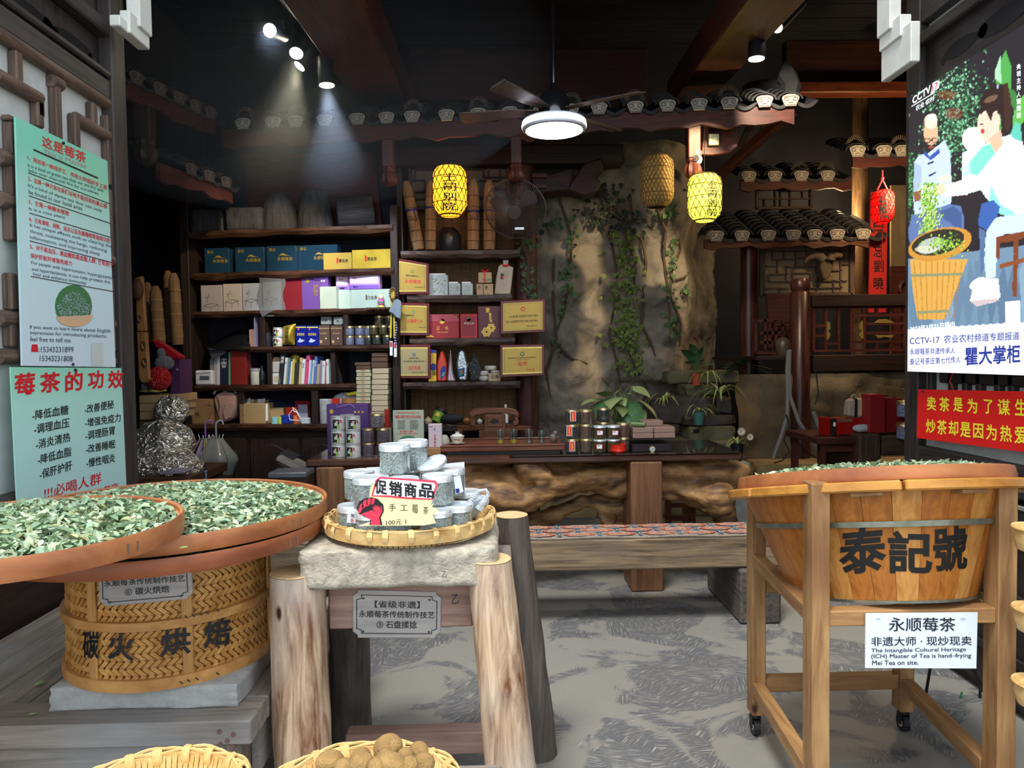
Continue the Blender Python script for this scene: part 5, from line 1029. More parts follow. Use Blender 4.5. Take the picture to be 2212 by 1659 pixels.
gbox('gift_box','pale mint box half hidden behind its wider neighbour on the third shelf',SL,727,762,626,ZT[2],.06,.09,'',mat=PG)
gbox('gift_box','wide pale mint box with brown characters at the right end of the third shelf',SL,757,843,625,ZT[2],.03,.09,'',mat=PG,text=(('白金茶',794,647,815,9,flat('ink_brown','#5b4632')),('P',[(790,637),(793,637),(793,648),(790,648)],flat('ink_brown','#5b4632'),'seal')))
zz=zs(SL,780,625,.03)+.002
PK=M('pink_violet_print','#d79bd0',.4,var=.15,scale=1.5,bump=0,col2='#b79be0')
for x0,x1,yt,lab,d_ in((725,753,595,'small pink and violet box stacked on the hidden mint box',.075),(754,820,592,'wide pink and violet box stacked on the wide mint box',.04)):
 o=gbox('gift_box',lab,SL,x0,x1,yt,zz,d_,.07,'',mat=PK,text=(('P',[(x0+3,yt+3),(x1-3,yt+3),(x1-3,yt+21),(x0+3,yt+21)],hexmat('#ecd3ea')),('P',[(x0+1,yt+24),(x1-1,yt+24),(x1-1,yt+32),(x0+1,yt+32)],hexmat('#8a63c8')),('莓茶',x0+7,yt+11,x0+17,5,hexmat('#b52f8b')),('P',[(x0+9,yt+26),(x0+19,yt+26),(x0+19,yt+30),(x0+9,yt+30)],INK)))
dp=SL.hit(823,661,-.01);dl_=T('folk_doll','small painted wooden doll in pink dress at the end of the third shelf','doll',(dp.x,dp.y,ZT[2]+.001));WO[dl_.name]=Vector((0,0,0))
liveboard(SL,792,842,ZT[2],.03,-.06,.05,W_SHELF,sh,51,'shelf_lip')
mk('base',G().lathe([(.02,0),(.028,.002),(.026,.016),(.02,.018)],16),hexmat('#c9cf52'),dl_,local=True,smooth=True);mk('body',G().lathe([(.018,.018),(.026,.026),(.027,.05),(.02,.064),(.012,.068)],16),hexmat('#cf5aa6'),dl_,local=True,smooth=True)
mk('head',G().sph((0,0,.083),.021,16,10),hexmat('#f0d9cc'),dl_,local=True,smooth=True);mk('hood',G().sph((0,.004,.086),.0225,16,8,(1,.95,1)),hexmat('#e9d38a'),dl_,local=True,smooth=True);mk('sash',G().lathe([(.0275,.036),(.0285,.038),(.0285,.046),(.0275,.048)],16,closed=True),hexmat('#3a9c5a'),dl_,local=True)
def prop(pl,px,d,z):p=pl.hit(px,700,d);return Vector((p.x,p.y,z))
def round_thing(name,label,cat,pl,px,wpx,d,z,h,prof,mat,n=20,group=None,sm=True):
 p=prop(pl,px,d,z);r=wpx/2/F*p.y;o=thing(name,label,cat,G().lathe([(r*a,h*b_)for a,b_ in prof],n),mat,smooth=sm,org=(0,0,0),group=group);o.location=p+Vector((0,0,.001));return o,r
dpx=lambda n_:n_/F*6.1
round_thing('thermos_bottle','matt charcoal bottle beside the left divider of the fourth shelf','bottle',SL,577,18,.08,ZT[3],dpx(31),((.95,0),(1,.03),(1,.68),(.8,.75),(.8,.98),(.7,1)),M('charcoal_metal','#2f3136',.4,.3,bump=0))
CANW=flat('white_tin','#d9dcda',.35,.2)
def can(r,h,name='tea_tin'):
 t=T(name,'x','tin');mk('body',G().lathe([(r*.98,0),(r,.003),(r,h*.82),(r*.97,h*.84)],24),CANW,t,smooth=True,local=True)
 mk('lid',G().lathe([(r*.97,h*.84),(r*1.01,h*.86),(r*1.01,h*.96),(r*.9,h),(.002,h)],24),flat('pale_tin_lid','#c7cbc9',.3,.5),t,smooth=True,local=True)
 def wrap(name_,a0,a1,z0,z1,mat,off=.0006):
  m=8;rr=r+off;mk(name_,G().add([(rr*math.sin(a0+(a1-a0)*i/m),-rr*math.cos(a0+(a1-a0)*i/m),zz)for i in range(m+1)for zz in(z0,z1)],[(2*i,2*i+2,2*i+3,2*i+1)for i in range(m)]),mat,t,local=True,fix=False)
 wrap('photo_print',-.95,.25,h*.08,h*.76,flat('print_dark_photo','#2a2f2c',.4));wrap('printed_face',-.25,.0,h*.5,h*.66,flat('print_skin','#c9a58c',.5),.0011);wrap('printed_shirt',-.45,-.05,h*.3,h*.52,flat('print_shirt','#c3c8cc',.5),.0011);wrap('printed_leaves',-.1,.22,h*.1,h*.42,flat('print_leaves','#8fae4a',.5),.0013);wrap('printed_seal',.32,.52,h*.5,h*.74,INKR,.0011)
 hh=lambda x,y:((r+.0015)*math.sin(x),-(r+.0015)*math.cos(x),y)
 for c,x0,y0,w_,hg,mt in(('泰',-.9,.56,.2,.16,WHT),('记',-.9,.36,.2,.16,WHT),('號',-.9,.16,.2,.16,WHT),('莓',.33,.52,.18,.2,INKR),('茶',.5,.34,.16,.18,INKR),('金',.35,.12,.14,.14,INKR)):
  v,f=glyphs(c,0.);mk('lettering',G().add([hh(x0+w_*a,h*(y0+hg*b_))for a,b_ in v],f),mt,t,local=True,fix=False)
 return t
cn=Stamp(can(.0405,.0785))
for px,d,k,lab in((599,.06,0,'lower black and white picture tin on the fourth shelf'),(600,.06,1,'upper black and white picture tin on the fourth shelf')):p=prop(SL,px,d,ZT[3]+.001+k*.0795);cn(p,.05-.1*k,lab,'picture tins on the shelf')
gb=G().grid(lambda a,b_:tuple(SL.hit(610+27*a*(1-.12*math.sin(b_*PI))+2*b_,745-(40+6*a)*b_,.04-.05*math.sin(a*PI)*math.sin(b_*PI)**.5)),12,12).grid(lambda a,b_:tuple(SL.hit(637-27*a*(1-.12*math.sin(b_*PI))+2*b_,745-(46-6*a)*b_,.045+.05*math.sin(a*PI)*math.sin(b_*PI)**.5)),12,12)
o=thing('foil_tea_bag','gold foil pouch with a row of black characters on the fourth shelf','bag',gb,crinkle('gold_foil_pouch','#b09a35',.5,.35,30,.25),smooth=True);lines(o,lambda x,y:SL.hit(x,y,-.016),tuple((c,615,706+9*i+7,623,706+9*i+7,7)for i,c in enumerate('湘西黄金')),INK,0)
BLU=flat('royal_blue_tin','#1d2a9c',.25,.3)
for x0,x1,lab in((638.5,661.5,'left royal blue tea tin with yellow characters'),(662.5,687,'right royal blue tea tin with yellow characters')):
 gbox('tea_tin',lab,SL,x0,x1,703,ZT[3],.04,.08,'',cat='tin',mat=BLU,group='royal blue tins',text=(('P',[(x0+.5,706),(x1-.5,706),(x1-.5,708),(x0+.5,708)],INKY,'yellow_band'),('P',circ(x0+6,711,2,2),flat('enamel_red','#d8604f'),'round_emblem'),('古丈毛尖',x0+3,725,x1-4,6,INKY),('P',[(x0+4,738),(x0+8,733),(x0+9,730),(x0+12,733),(x0+20,735),(x0+14,739),(x0+8,740)],flat('print_silver','#b7c4e8'),'printed_landscape')))
BRN=flat('taupe_brown_tin','#6b554a',.35,.3)
for x0,x1,lab in((688,711,'left taupe brown tea tin below a silver tin'),(714,739,'right taupe brown tea tin below a silver tin')):
 gbox('tea_tin',lab,SL,x0,x1,703,ZT[3],.04,.08,'',cat='tin',mat=BRN,group='taupe brown tins',text=(('P',[(x0,708.5),(x1,708.5),(x1,710),(x0,710)],flat('print_tan','#b8a180'),'tan_band'),('古丈黄金茶',x0+4,722,x1-5,3.5,flat('print_tan','#b8a180')),('P',circ(x0+16,731,1.5,1.5),LAB),('P',[(x0+3,735),(x0+8,735),(x0+8,741),(x0+3,741)],flat('print_tan','#b8a180'),'plain_square')))
zz=zs(SL,700,703,.04)+.003;SIL=flat('silver_grey_tin','#9aa5a6',.3,.5)
for x0,x1,yt,lab in((691.5,715,683,'silver grey tin lying on the left brown tin'),(719,740,684,'silver grey tin lying on the right brown tin')):gbox('tea_tin',lab,SL,x0,x1,yt,zz,.05,.06,'',cat='tin',mat=SIL,bev=.008,text=(('P',[(x0+2,yt+2),(x1-2,yt+2),(x1-2,yt+17),(x0+2,yt+17)],flat('tin_panel','#87928f',.4)),('茶',(x0+x1)/2-3,yt+12,(x0+x1)/2+3,5,INK)))
rj,hj=.0395,.078
jt={'p':Stamp(jar('storage_jar','x',rj,hj,TEAP,LIDG,.2)),'b':Stamp(jar('storage_jar','x',rj,hj,TEAB,LIDG,.2)),'k':Stamp(jar('storage_jar','x',rj,hj,TEAK,LIDG,.2))}
JJ=((755,.05,0,'p','lilac tea jar, front left corner of the bottom row'),(777,.05,0,'p','lilac tea jar, second from left in the bottom row'),(796,.09,0,'k','dark tea jar, third from left in the bottom row'),(814,.05,0,'k','dark tea jar, fourth from left in the bottom row'),(836,.04,0,'k','black tea jar at the right end of the bottom row'),(755,.05,1,'p','lilac tea jar with a red seal, left end of the middle row'),(777,.05,1,'p','lilac tea jar, second in the middle row'),(796,.10,1,'p','lilac tea jar set back in the middle row'),(807,.03,1,'b','golden brown tea jar in the middle row'),(828,.03,1,'b','golden brown tea jar right of its twin in the middle row'),(842,.1,1,'k','black tea jar at the right end of the middle row'),(819,.06,2,'b','dark jar alone on top with a slope of golden tea'),(840,.09,2,'k','dark jar on top at the right edge'))
for px,d,k,ty,lab in JJ:p=prop(SL,px,d,ZT[3]+.001+k*(hj+.001));jt[ty](p,R.random()*3,lab+', fourth shelf jars','small tea jars on the fourth shelf')
PGR=M('wrinkled_black_film','#15161b',.35,var=.3,scale=6,bump=.3,bscale=22,dist=.01)
g=G().grid(lambda a,b_:tuple(SL.hit(446+95*a,756-(6+38*math.sin(a*PI*.62)**1.4)*math.sin(b_*PI*.5)-2*noise.noise(Vector((a*9,b_*9,0))),.30*b_-.02)),26,14);thing('black_bag','crumpled black plastic bag heaped over the books at left of the fourth level','bag',g,PGR,smooth=True)
thing('black_bag','dark film corner hanging from the black bag over the book spines','bag',G().prism([SL.hit(x,y,.0)for x,y in((449,752),(487,757),(490,762),(472,770),(457,775))],NB*.004),M('grey_film','#43454d',.4,bump=.2),bev=0)
def book(label,pl,xb0,xb1,dx,yt,z,d0,dep,col,group='books',name='book',title=None,cat='book',tc_=INK):
 a=pl.hit(xb0,830,d0);c=pl.hit(xb1,830,d0);a.z=c.z=z+.001;h=pl.hit((xb0+xb1)/2,yt,d0).z-z;s_=pl.u*(dx/F*6.1);up=Vector((0,0,h))+s_
 g=G().hexa([a,c,c+pl.n*dep,a+pl.n*dep]+[p+up for p in(a,c,c+pl.n*dep,a+pl.n*dep)]);o=thing(name,label,cat,g,hexmat(col),group=group,bev=.0015)
 if title:
  f=lambda x,y:tuple(a+(c-a)*x+up*y-pl.n*.0015);gg=G();n=len(title);
  for i,ch_ in enumerate(title):v,fc=glyphs(ch_,0.);y0=.86-.11*(i+1);gg.add([f(.22+.56*p,y0+.09*q)for p,q in v],fc)
  mk('lettering',gg,tc_,o,fix=False,kind='stuff')
 return o
for x0,x1,yt,c,lab in((541,546,712,'#b58d7f','first thin pinkish book'),(547,551,712,'#a98477','second thin pinkish book'),(551.5,554,684,'#8b86a8','tall thin lilac folder')):book(lab+' left of the divider on the fourth shelf',SL,x0,x1,0,yt,ZT[3],.04,.18,c,'thin books by the fourth shelf divider')
zf=ZT[4]
o=gbox('cloth_pouch','small white drawstring pouch at the left end of the fifth shelf',SL,420,458,800,zf,.0,.05,'',cat='bag',mat=M('white_cotton','#c3c4cb',.8,bump=.2),bev=.012,text=(('P',[(431,812),(452,812),(452,821),(431,821)],flat('print_slate','#4c5460'),'printed_picture')))
mk('drawstring',G().tube([SL.hit(x,y,-.01)for x,y in((422,804),(436,803),(454,801),(456,803))],.003,5),WHT,o)
for x0,x1,dx,yt,c,lab,t_ in((453,460,2,775,'#777b84','grey folder, leftmost of the upright books',None),(461,467,3,770,'#9a9aa0','light grey slim book',None),(468,474,3,768,'#c6c3c6','white slim book beside the navy binder',None),(475,493,2,763,'#1d2740','thick navy blue binder','中国茶'),(493.5,498,2,760,'#7f9c7a','thin green folder next to the red bag',None)):book(lab+' on the fifth shelf',SL,x0,x1,dx,yt,zf,.04,.2,c,'binders left of the red bag',title=t_,tc_=WHT)
o=gbox('paper_bag','plain dark red paper bag standing on the fifth shelf',SL,498,531,757,zf,.02,.1,'#7c2620',cat='bag');gbox('gift_box','narrow dark purple box right of the red bag',SL,533,541,762,zf,.08,.14,'#3c2036')
o,r_=round_thing('salt_jar','clear plastic jar of white grains on the fifth shelf','jar',SL,548,20,.03,zf,dpx(36),((.96,0),(1,.02),(1,.84),(.1,.85)),M('white_grains','#b9bcae',.8,var=.25,scale=120,bump=.2));mk('lid',G().lathe([(r_,dpx(30)),(r_*1.08,dpx(30.5)),(r_*1.08,dpx(36)),(.002,dpx(36))],20),flat('cloudy_lid','#8f979a',.3),o,smooth=True,local=True)
round_thing('glass_bottle','dark glass bottle right of the white grain jar','bottle',SL,563,15,.05,zf,dpx(42),((.95,0),(1,.02),(1,.6),(.4,.78),(.35,.98),(.45,1)),M('black_bottle','#1a1b1f',.15,bump=0))
gbox('white_box','lower white patterned box right of the divider on the fifth shelf',SL,588,606,806,zf,.04,.1,'#c3cdcc',text=(('P',[(592,812),(601,812),(601,826),(592,826)],hexmat('#b5a98a'),'printed_pattern')));gbox('white_box','upper white patterned box stacked on its twin',SL,588,607,781,zs(SL,597,805,.04),.04,.1,'#a9a9a6');
for k in range(2):gbox('folded_carton',('lower','upper')[k]+' small brown carton on the white boxes',SL,589+k,603,775.5-4.5*k,zs(SL,596,780.5-4.7*k,.05),.05,.08,'#6a5548')
BKS=((600,611,10,759,'#26282d','thick black book, leftmost and leaning','湘西'),(611.5,616.5,8,773,'#c7ccd6','white book with blue lettering next to the black one','茶'),(617,620,7,774,'#7f9277','thin sage green book',None),(620.5,624,7,776,'#4c6d93','thin steel blue book',None),(624.5,628,7,781,'#c9ccd4','thin white book left of the yellow-green one',None),(628.5,634,6,776,'#b8ac54','yellow-green book',None),(634.5,639,4,784,'#393530','first dark paperback with a red top',None),(639.5,644,4,784,'#393530','second dark paperback with a red top',None),(644.5,649.5,6,773,'#b9a677','tan book','茶'),(650,656.5,6,776,'#ccd2d6','white book left of the pink one','茶典'),(657,664.5,9,767,'#c6487a','bright pink book','茶'),(665,668.5,6,778,'#c3cdd4','thin white book right of the pink one',None),(669,672,5,781,'#5f9fd0','thin sky blue book',None),(672.5,676,6,778,'#c0bfb3','thin cream book','史'),(676.5,682,6,770,'#5470b8','blue book with white title','茶经'),(682.5,688.5,5,787,'#a59a80','beige short book',None),(689,694,5,779,'#84798a','mauve grey book',None),(694.5,701,4,780,'#c6d0d4','white wide book near the divider','茶'),(701.5,704,4,780,'#c23c33','thin red book',None),(704.5,710.5,1,776,'#c3d6d2','pale mint book against the divider','茶'))
for x0,x1,dx,yt,c,lab,t_ in BKS:book(lab+' on the fifth shelf',SL,x0,x1,dx*.8,yt,zf,.04,.15,c,'books on the fifth shelf',title=t_,tc_=WHT if c in('#26282d','#5470b8')else INK)
o=thing('foil_tea_bag','crumpled gold foil pouch on top of the leaning books','bag',G().sph(tuple(SL.hit(638,774,.12)),.04,12,8,(1.1,.5,1)),crinkle('gold_foil_pouch','#b09a35'),smooth=True)
thing('leaning_glass','dark glass pane leaning right of the last divider','pane',G().prism([SL.hit(x,y,.1)for x,y in((722,776),(726,776),(742,829),(722,829))],NB*.004),M('smoked_glass','#22262b',.1,bump=0))
zc=ZT[5]
KR=M('kraft_paper','#8d6c48',.75,var=.1,scale=6,bump=.15,bscale=14,dist=.006);CARD=M('corrugated_card','#a88d64',.8,var=.08,scale=8,bump=.05)
o=gbox('paper_bag','brown kraft paper bag at the left end of the counter',SL,412,456,862,zc,.02,.1,'',cat='bag',mat=KR,text=(('茶',420,900,432,10,flat('print_brown','#5c452f')),));mk('handle_cord',G().tube([SL.hit(x,y,.0)for x,y in((448,868),(455,866),(460,872),(458,885),(450,900))],.004,5),KR,o)
gbox('carton','small brown carton between the kraft bag and the backpack',SL,455,474,884,zc,.1,.1,'',mat=CARD)
PKB=M('dusty_pink_fabric','#a8867b',.85,var=.1,scale=10,bump=.15)
bp_=T('backpack','dusty pink backpack leaning on the counter','bag',SL.hit(490,914,.08));
mk('body',G().prism([SL.hit(x,y,.03)for x,y in((461,862),(466,852),(480,846),(500,848),(509,856),(508,880),(500,905),(482,913),(473,908),(466,885))],NB*.13),PKB,bp_,bev=.018,seg=3,smooth=True)
mk('front_pocket',G().prism([SL.hit(x,y,.01)for x,y in((486,872),(504,868),(504,884),(498,902),(485,908),(480,890))],NB*.02),PKB,bp_,bev=.006);mk('zip',G().tube([SL.hit(x,y,.02)for x,y in((467,854),(472,864),(474,876),(473,888))],.003,5),INK,bp_)
for P in(((462,851),(466,843),(480,841),(488,846)),((486,848),(492,841),(506,841),(510,850))):mk('strap',G().tube([SL.hit(x,y,.04)for x,y in P],.012,8),PKB,bp_,smooth=True)
o=gbox('carton','open corrugated carton of oddments in the middle of the counter',SL,517,573,872,zc,.02,.16,'',mat=CARD);mk('printed_label',G().prism([SL.hit(x,y,.018)for x,y in((574,873),(578,872),(579,908),(574,910))],NB*.003),WHT,o)
for k in range(7):thing('folded_paper','loose paper sheet, '+('first','second','third','fourth','fifth','sixth','seventh')[k]+' from the left sticking out of the open carton','paper',G().prism([SL.hit(522+8*k+R.uniform(-3,3),872,.06+.01*k),SL.hit(531+8*k,871,.05+.01*k),SL.hit(533+8*k,864-R.random()*5,.08),SL.hit(520+8*k,866-R.random()*4,.1)],NB*.003),hexmat(R.choice(['#c9cdd2','#b9a98f','#d8dbe0','#8e7a60'])),group='papers in the open carton')
gbox('carton','flat brown carton behind the tape rolls',SL,584,611,881,zc,.12,.08,'',mat=CARD)
for px,w_,yt,c,lab in((588,16,901,'#8fc3d2','roll of pale blue tape'),(600,9,900,'#c2cf3a','roll of yellow-green tape'),(634,12,897,'#e06a2a','roll of orange tape')):p=prop(SL,px,.03,zc);r=w_/2/F*6.1;h=zs(SL,px,yt,.03)-zc;o=thing('tape_roll',lab+' on the counter','tape',G().lathe([(r*.6,.001),(r,.001),(r,h),(r*.6,h)],20,closed=True),hexmat(c),org=(0,0,0));o.location=p
gbox('small_box','royal blue cardboard sleeve between the tape rolls',SL,605,628,897,zc,.02,.05,'#22379a');gbox('gift_box','red box behind the orange tape',SL,617,640,880,zc,.1,.06,'#8f2219')
gbox('gift_box','dark red folder box behind the charger on the counter',SL,636,668,866,zc,.16,.05,'#7c1a1c');gbox('white_box','grey card standing in front of the dark red folder',SL,643,664,874,zc,.14,.01,'#9a9db0')
g=G().tube([SL.hit(x,y,.0)for x,y in((645,908),(626,907),(624,895),(632,885),(642,892),(650,906),(640,886),(632,880),(636,890))],.0035,5);thing('charging_cable','tangle of white charging cable on the counter','cable',g,WHT,smooth=True)
gbox('power_adapter','white plug adapter at the end of the charging cable',SL,650,667,903,zc,.0,.04,'#bccccd')
thing('rolled_cloth','dark blue rolled cloth behind the cartons on the counter','cloth',G().tube([SL.hit(x,y,.27)for x,y in((545,870),(575,872),(610,878),(640,884))],[.05,.06,.05,.04],10),M('dark_blue_cloth','#12203c',.9,bump=.2),smooth=True)
o,r_=round_thing('glass_jar','large jar of grey tea behind the purple bag on the counter','jar',SL,700,27,.05,zc,zs(SL,700,862,.05)-zc,((.96,0),(1,.03),(1,.97),(.9,1)),TEAW)
PKT=M('cream_paper_packet','#b9b390',.7,var=.06,scale=10,bump=.1);PKT2=M('tan_paper_packet','#c0ae8e',.7,var=.06,scale=10,bump=.1);PKB2=M('brown_carton','#5f4636',.75,var=.08,bump=0)
def stack(x0,x1,ys,cols,side,d0,dep):
 for k,(y0,y1)in enumerate(zip(ys[:-1],ys[1:])):
  j=R.uniform(-1,1);z0=zs(SL,(x0+x1)/2,y1,d0);z1=zs(SL,(x0+x1)/2,y0,d0);m_=cols[k];ov=m_ is PKB2 and k==0 and side=='left'
  o=gbox('paper_packet','%s packet %s of the %s stack of paper-wrapped packets'%({PKB2:'brown',PKT:'cream',PKT2:'tan'}[m_],ORD(k,len(cols)),side),SL,x0+j-(3 if ov else 0),x1+j,y0+.8,z0,d0,dep,'',mat=m_,group='wrapped packets on the counter, %s stack'%side,text=((('茶' if k%2 else '莓茶',(x0+x1)/2-5,y1-2.5,(x0+x1)/2+4,4.5,flat('print_pale_red','#b3705c')),)if m_ is PKT else()),cat='packet')
def ORD(k,n):return('on top' if k==0 else 'at the bottom' if k==n-1 else('second','third','fourth','fifth','sixth','seventh','eighth','ninth','tenth','eleventh','twelfth','thirteenth','fourteenth')[k-1]+' from the top')
stack(769,800,[782,790,798,805,813.5,822,831,840,849,857.5,866,875,884,893,902,914.5],[PKB2,PKB2]+[PKT]*13,'left',.05,.12)
stack(803,838,[761,771,782,795,807.5,819,831,842,853,865,877,889,901,914.5],[PKB2]*3+[PKT2]*10,'right',.04,.12)
gbox('gift_box','bright red card box on the counter above the purple bag',SL,714,734,861,zc,.06,.06,'#c22a20');thing('yellow_bag','yellow plastic pouch lying on the odds and ends above the purple bag','bag',G().prism([SL.hit(x,y,.05)for x,y in((745,850),(768,845),(772,849),(771,852),(750,855))],NB*.05),hexmat('#d6d32a'),bev=.004)
round_thing('cork_coil','coil of brown cane on the clutter above the purple bag','coil',SL,750,30,.04,zs(SL,750,874,.04),dpx(13),((.7,0),(1,0),(1,1),(.7,1),(.7,0)),M('cane','#a06c38',.6));thing('plastic_bag','grey plastic sheet bundled behind the cane coil','bag',G().sph(tuple(SL.hit(748,868,.12)),.11,14,9,(1.1,.5,.75)),crinkle('white_plastic_film','#dfeaf2'),smooth=True)
gbox('carton','carton under the clutter behind the purple bag',SL,712,765,876,zc,.12,.2,'',mat=CARD)
def umbrella(label,px,ytop,ybot,hcol,panels,lean=0):
 top=SL.hit(px,ytop+36,-.10);L_=top.z-SL.hit(px,ybot,-.10).z;t=T('folded_umbrella',label,'umbrella',top)
 c=top.copy();mk('handle',G().tube([c+Vector((0,0,-.02)),c+Vector((0,0,.09)),c+Vector((.01,0,.115)),c+Vector((.03,.01,.125)),c+Vector((.048,.015,.115)),c+Vector((.052,.016,.09))],.008,8),hcol,t,smooth=True)
 n=len(panels)
 for i,(a0,a1,m_,rr)in enumerate(panels):
  f=lambda u,v:tuple(c+Vector((lean*v*v,0,-.02-L_*v))+Vector((math.cos(a0+(a1-a0)*u),math.sin(a0+(a1-a0)*u),0))*(rr*(.30+.7*min(1,v*3.2))if v<.31 else rr*(1-(v-.31)/.69)**.9+.008)*(1+.10*math.sin(u*PI*3)))
  mk('canopy_panel',G().grid(f,8,14),m_,t,smooth=True)
 for k in range(5):a=PI+PI*k/4;mk('rib_tip',G().cyl(c+Vector((.05*math.cos(a),.05*math.sin(a),-.02)),c+Vector((.058*math.cos(a),.055*math.sin(a),.01)),.003,n=5),WHT,t)
FILM=lambda n_,c,a=.6:glass('umbrella_film_'+n_,c,.1,.2,a)
umbrella('folded lilac and yellow film umbrella hanging from the counter edge',444,905,1068,flat('violet_handle','#7a58a8'),((2.6,4.2,FILM('pink','#c9a5b4'),.16),(4.2,4.7,FILM('lilac','#a8a0d0'),.12),(4.7,5.3,FILM('yellow','#b9b55a'),.09),(5.3,6.6,FILM('aqua','#86b5bd'),.09),(6.6,8.88,FILM('lilac','#a8a0d0'),.12)),.05)
umbrella('folded clear film umbrella right of the lilac one',467,905,1075,flat('grey_handle','#8d96a6'),((2.4,3.6,FILM('clear2','#9aa0a6'),.09),(3.6,5.6,FILM('clear','#9aa1a3',.5),.15),(5.6,8.7,FILM('clear','#9aa1a3',.5),.16)),.03)
# == MIDDLE BAY
md_=T('open_shelf','open live-edge board shelf with certificates in the middle bay','shelf',hY(990,830,6.25))
ZM={0:zs(SM,990,541),1:zs(SM,990,637),2:zs(SM,990,731),3:zs(SM,990,825)}
for i,(x0,x1)in enumerate(((868,1126),(880,1106),(884,1112),(868,1122))):liveboard(SM,x0,x1,ZM[i],.058,0,.34,wood('grey_brown_live_board','#352823','#66544a','x',3.5,.45,.7),md_,30+i*2)
mk('upright',lbox(G(),SM,862,874,0,zs(SM,860,360),.06,.3),W_DARKZ,md_)
lg_=thing('log_column','cracked red-brown round column right of the middle shelf','column',G().lathe([(.092,0),(.10,.4),(.092,1.4),(.095,2.1),(.088,3.3)],24,(hY(1139,800,6.3).x,6.33,0)),wood('cracked_red_log','#2a1512','#55302a','z',3,.6,.9),smooth=50)
BL=M('bamboo_blind','#7d5c33',.7,stretch=(1,1,26),scale=6,var=.35,bump=.3,bscale=14)
bl=T('bamboo_blind','bamboo slat blind hanging behind the middle shelf','blind',SM.hit(990,830,.4));g=G();a=SM.hit(874,700,.38);c=SM.hit(1122,700,.38);z0,z1=zs(SM,990,930,.38),zs(SM,990,440,.38);n=int((z1-z0)/.0125)
for k in range(n):z=z0+(z1-z0)*k/n;g.box(a.x,c.x,a.y+.002*(k%2),a.y+.006,z,z+.0098)
mk('slats',g,BL,bl,kind='stuff')
for k in range(13):x=a.x+(c.x-a.x)*(k+.5)/13;mk('tie_cord',G().box(x,x+.006,a.y-.004,a.y,z0,z1),INK,bl)
LT=wood('lattice_dark','#2c1f1b','#45332b','x',3,.6)
def lattice(name,label,pl,x0,y0,x1,y1,d,segs,back='#6b6456',fr=.03,mat=LT,kindd='window'):
 A=pl.hit(x0,y0,d);B=pl.hit(x1,y1,d);u=(B-A);u.z=0;uw=u.length;ud=u.normalized();n=pl.n;f=lambda a,b_:A+ud*(uw*a)+Vector((0,0,(B.z-A.z)*b_))
 t=thing(name,label,kindd,G().prism([tuple(f(*q)+n*.03)for q in((0,0),(1,0),(1,1),(0,1))],n*.02),M('window_paper_'+back[1:],back,.8,var=.15,scale=4,bump=.05))
 for p,q in(((0,0),(1,0)),((1,0),(1,1)),((1,1),(0,1)),((0,1),(0,0))):mk('frame',G().bar(f(*p),f(*q),fr,fr*1.1,tuple(n)),mat,t,bev=.003)
 for p,q in segs:mk('lattice_bar',G().bar(f(*p)+n*.008,f(*q)+n*.008,.014,.02,tuple(n)),mat,t)
 return t
def H(y,x0,x1):return((x0,y),(x1,y))
def V(x,y0,y1):return((x,y0),(x,y1))
lattice('lattice_window','fretwork window behind the straw bundles and the yellow lantern',SM,885,348,1098,448,.25,[V(.17,0,.18),V(.26,0,.18),V(.8,0,.35),V(.62,0,.18),V(.7,0,.18),H(.18,.05,.35),H(.18,.55,.75),V(.05,.18,.4),H(.4,0,.15),V(.15,.4,.65),H(.65,.05,.2),V(.75,.18,.35),H(.35,.75,1),H(.42,.7,1),V(.92,0,.35),H(.6,.8,1),V(.8,.42,.6),H(.8,.0,.3),H(.8,.7,1),V(.3,.65,1),V(.4,.1,.4),H(.5,.3,.7),V(.6,.5,1)])
thing('dark_beam','wide dark horizontal beam above the middle shelf','beam',lbox(G(),SM,848,1352,zs(SM,1000,347),zs(SM,1000,304),.12,.3),W_DARK,bev=.01)
STR=M('straw_bark','#a1825e',.85,stretch=(14,14,1),scale=5,var=.3,bump=.33,bscale=30,dist=.004)
def bundle(label,xb,yb,xt,yt,w_,pl,d,rib=True,grp='straw-wrapped bundles on the top middle shelf',num=None):
 a=pl.hit(xb,yb,d);b_=pl.hit(xt,yt,d);r=w_/2/F*a.y;t=T('straw_bundle',label,'bundle',a,group=grp);n=12
 P=[a+(b_-a)*k/n for k in range(n+1)];rr=[r*(.92,.99,1.03,.98,1,1.02,.97,1,.98,.95,.93,.85,.45)[k]for k in range(n+1)]
 mk('body',G().tube(P,rr,16),STR if rib else M('dark_straw_bark','#5f472e',.85,stretch=(14,14,1),scale=5,var=.3,bump=.33,bscale=30,dist=.004),t,smooth=50)
 for q in(.12,.27,.43,.6,.76):c=a+(b_-a)*q;dd=(b_-a).normalized()*.004;mk('binding',G().tube([c-dd,c+dd],r*1.04,16),M('straw_tie','#6f5537',.8),t)
 if rib:c=a+(b_-a)*rib;dd=(b_-a).normalized()*.008;mk('blue_ribbon',G().tube([c-dd,c+dd],r*1.06,16).bar(c+Vector((r*.5,-r,0)),c+Vector((r*.9,-r,-.07)),.014,.004),flat('blue_ribbon','#1b2f86',.5),t,label='dark blue ribbon')
 if num:c=a+(b_-a)*.5;x,y=proj(c);ptext(lambda px,py:pl.hit(px,py,d-r*1.03),num,x-9,y+10,x+9,y+12,10,INK,t,0)
bundle('leaning straw bundle at the left end of the top middle shelf',905,540,877,392,25,SM,.1,.57,num='2012');bundle('upright straw bundle left of the yellow lantern',930,540,931,390,25,SM,.1,.6);bundle('upright straw bundle right of the yellow lantern',1022,540,1023,388,27,SM,.1,.54,num='2012');bundle('straw bundle behind the wall fan',1057,540,1057,390,26,SM,.1,.56,num='2013')
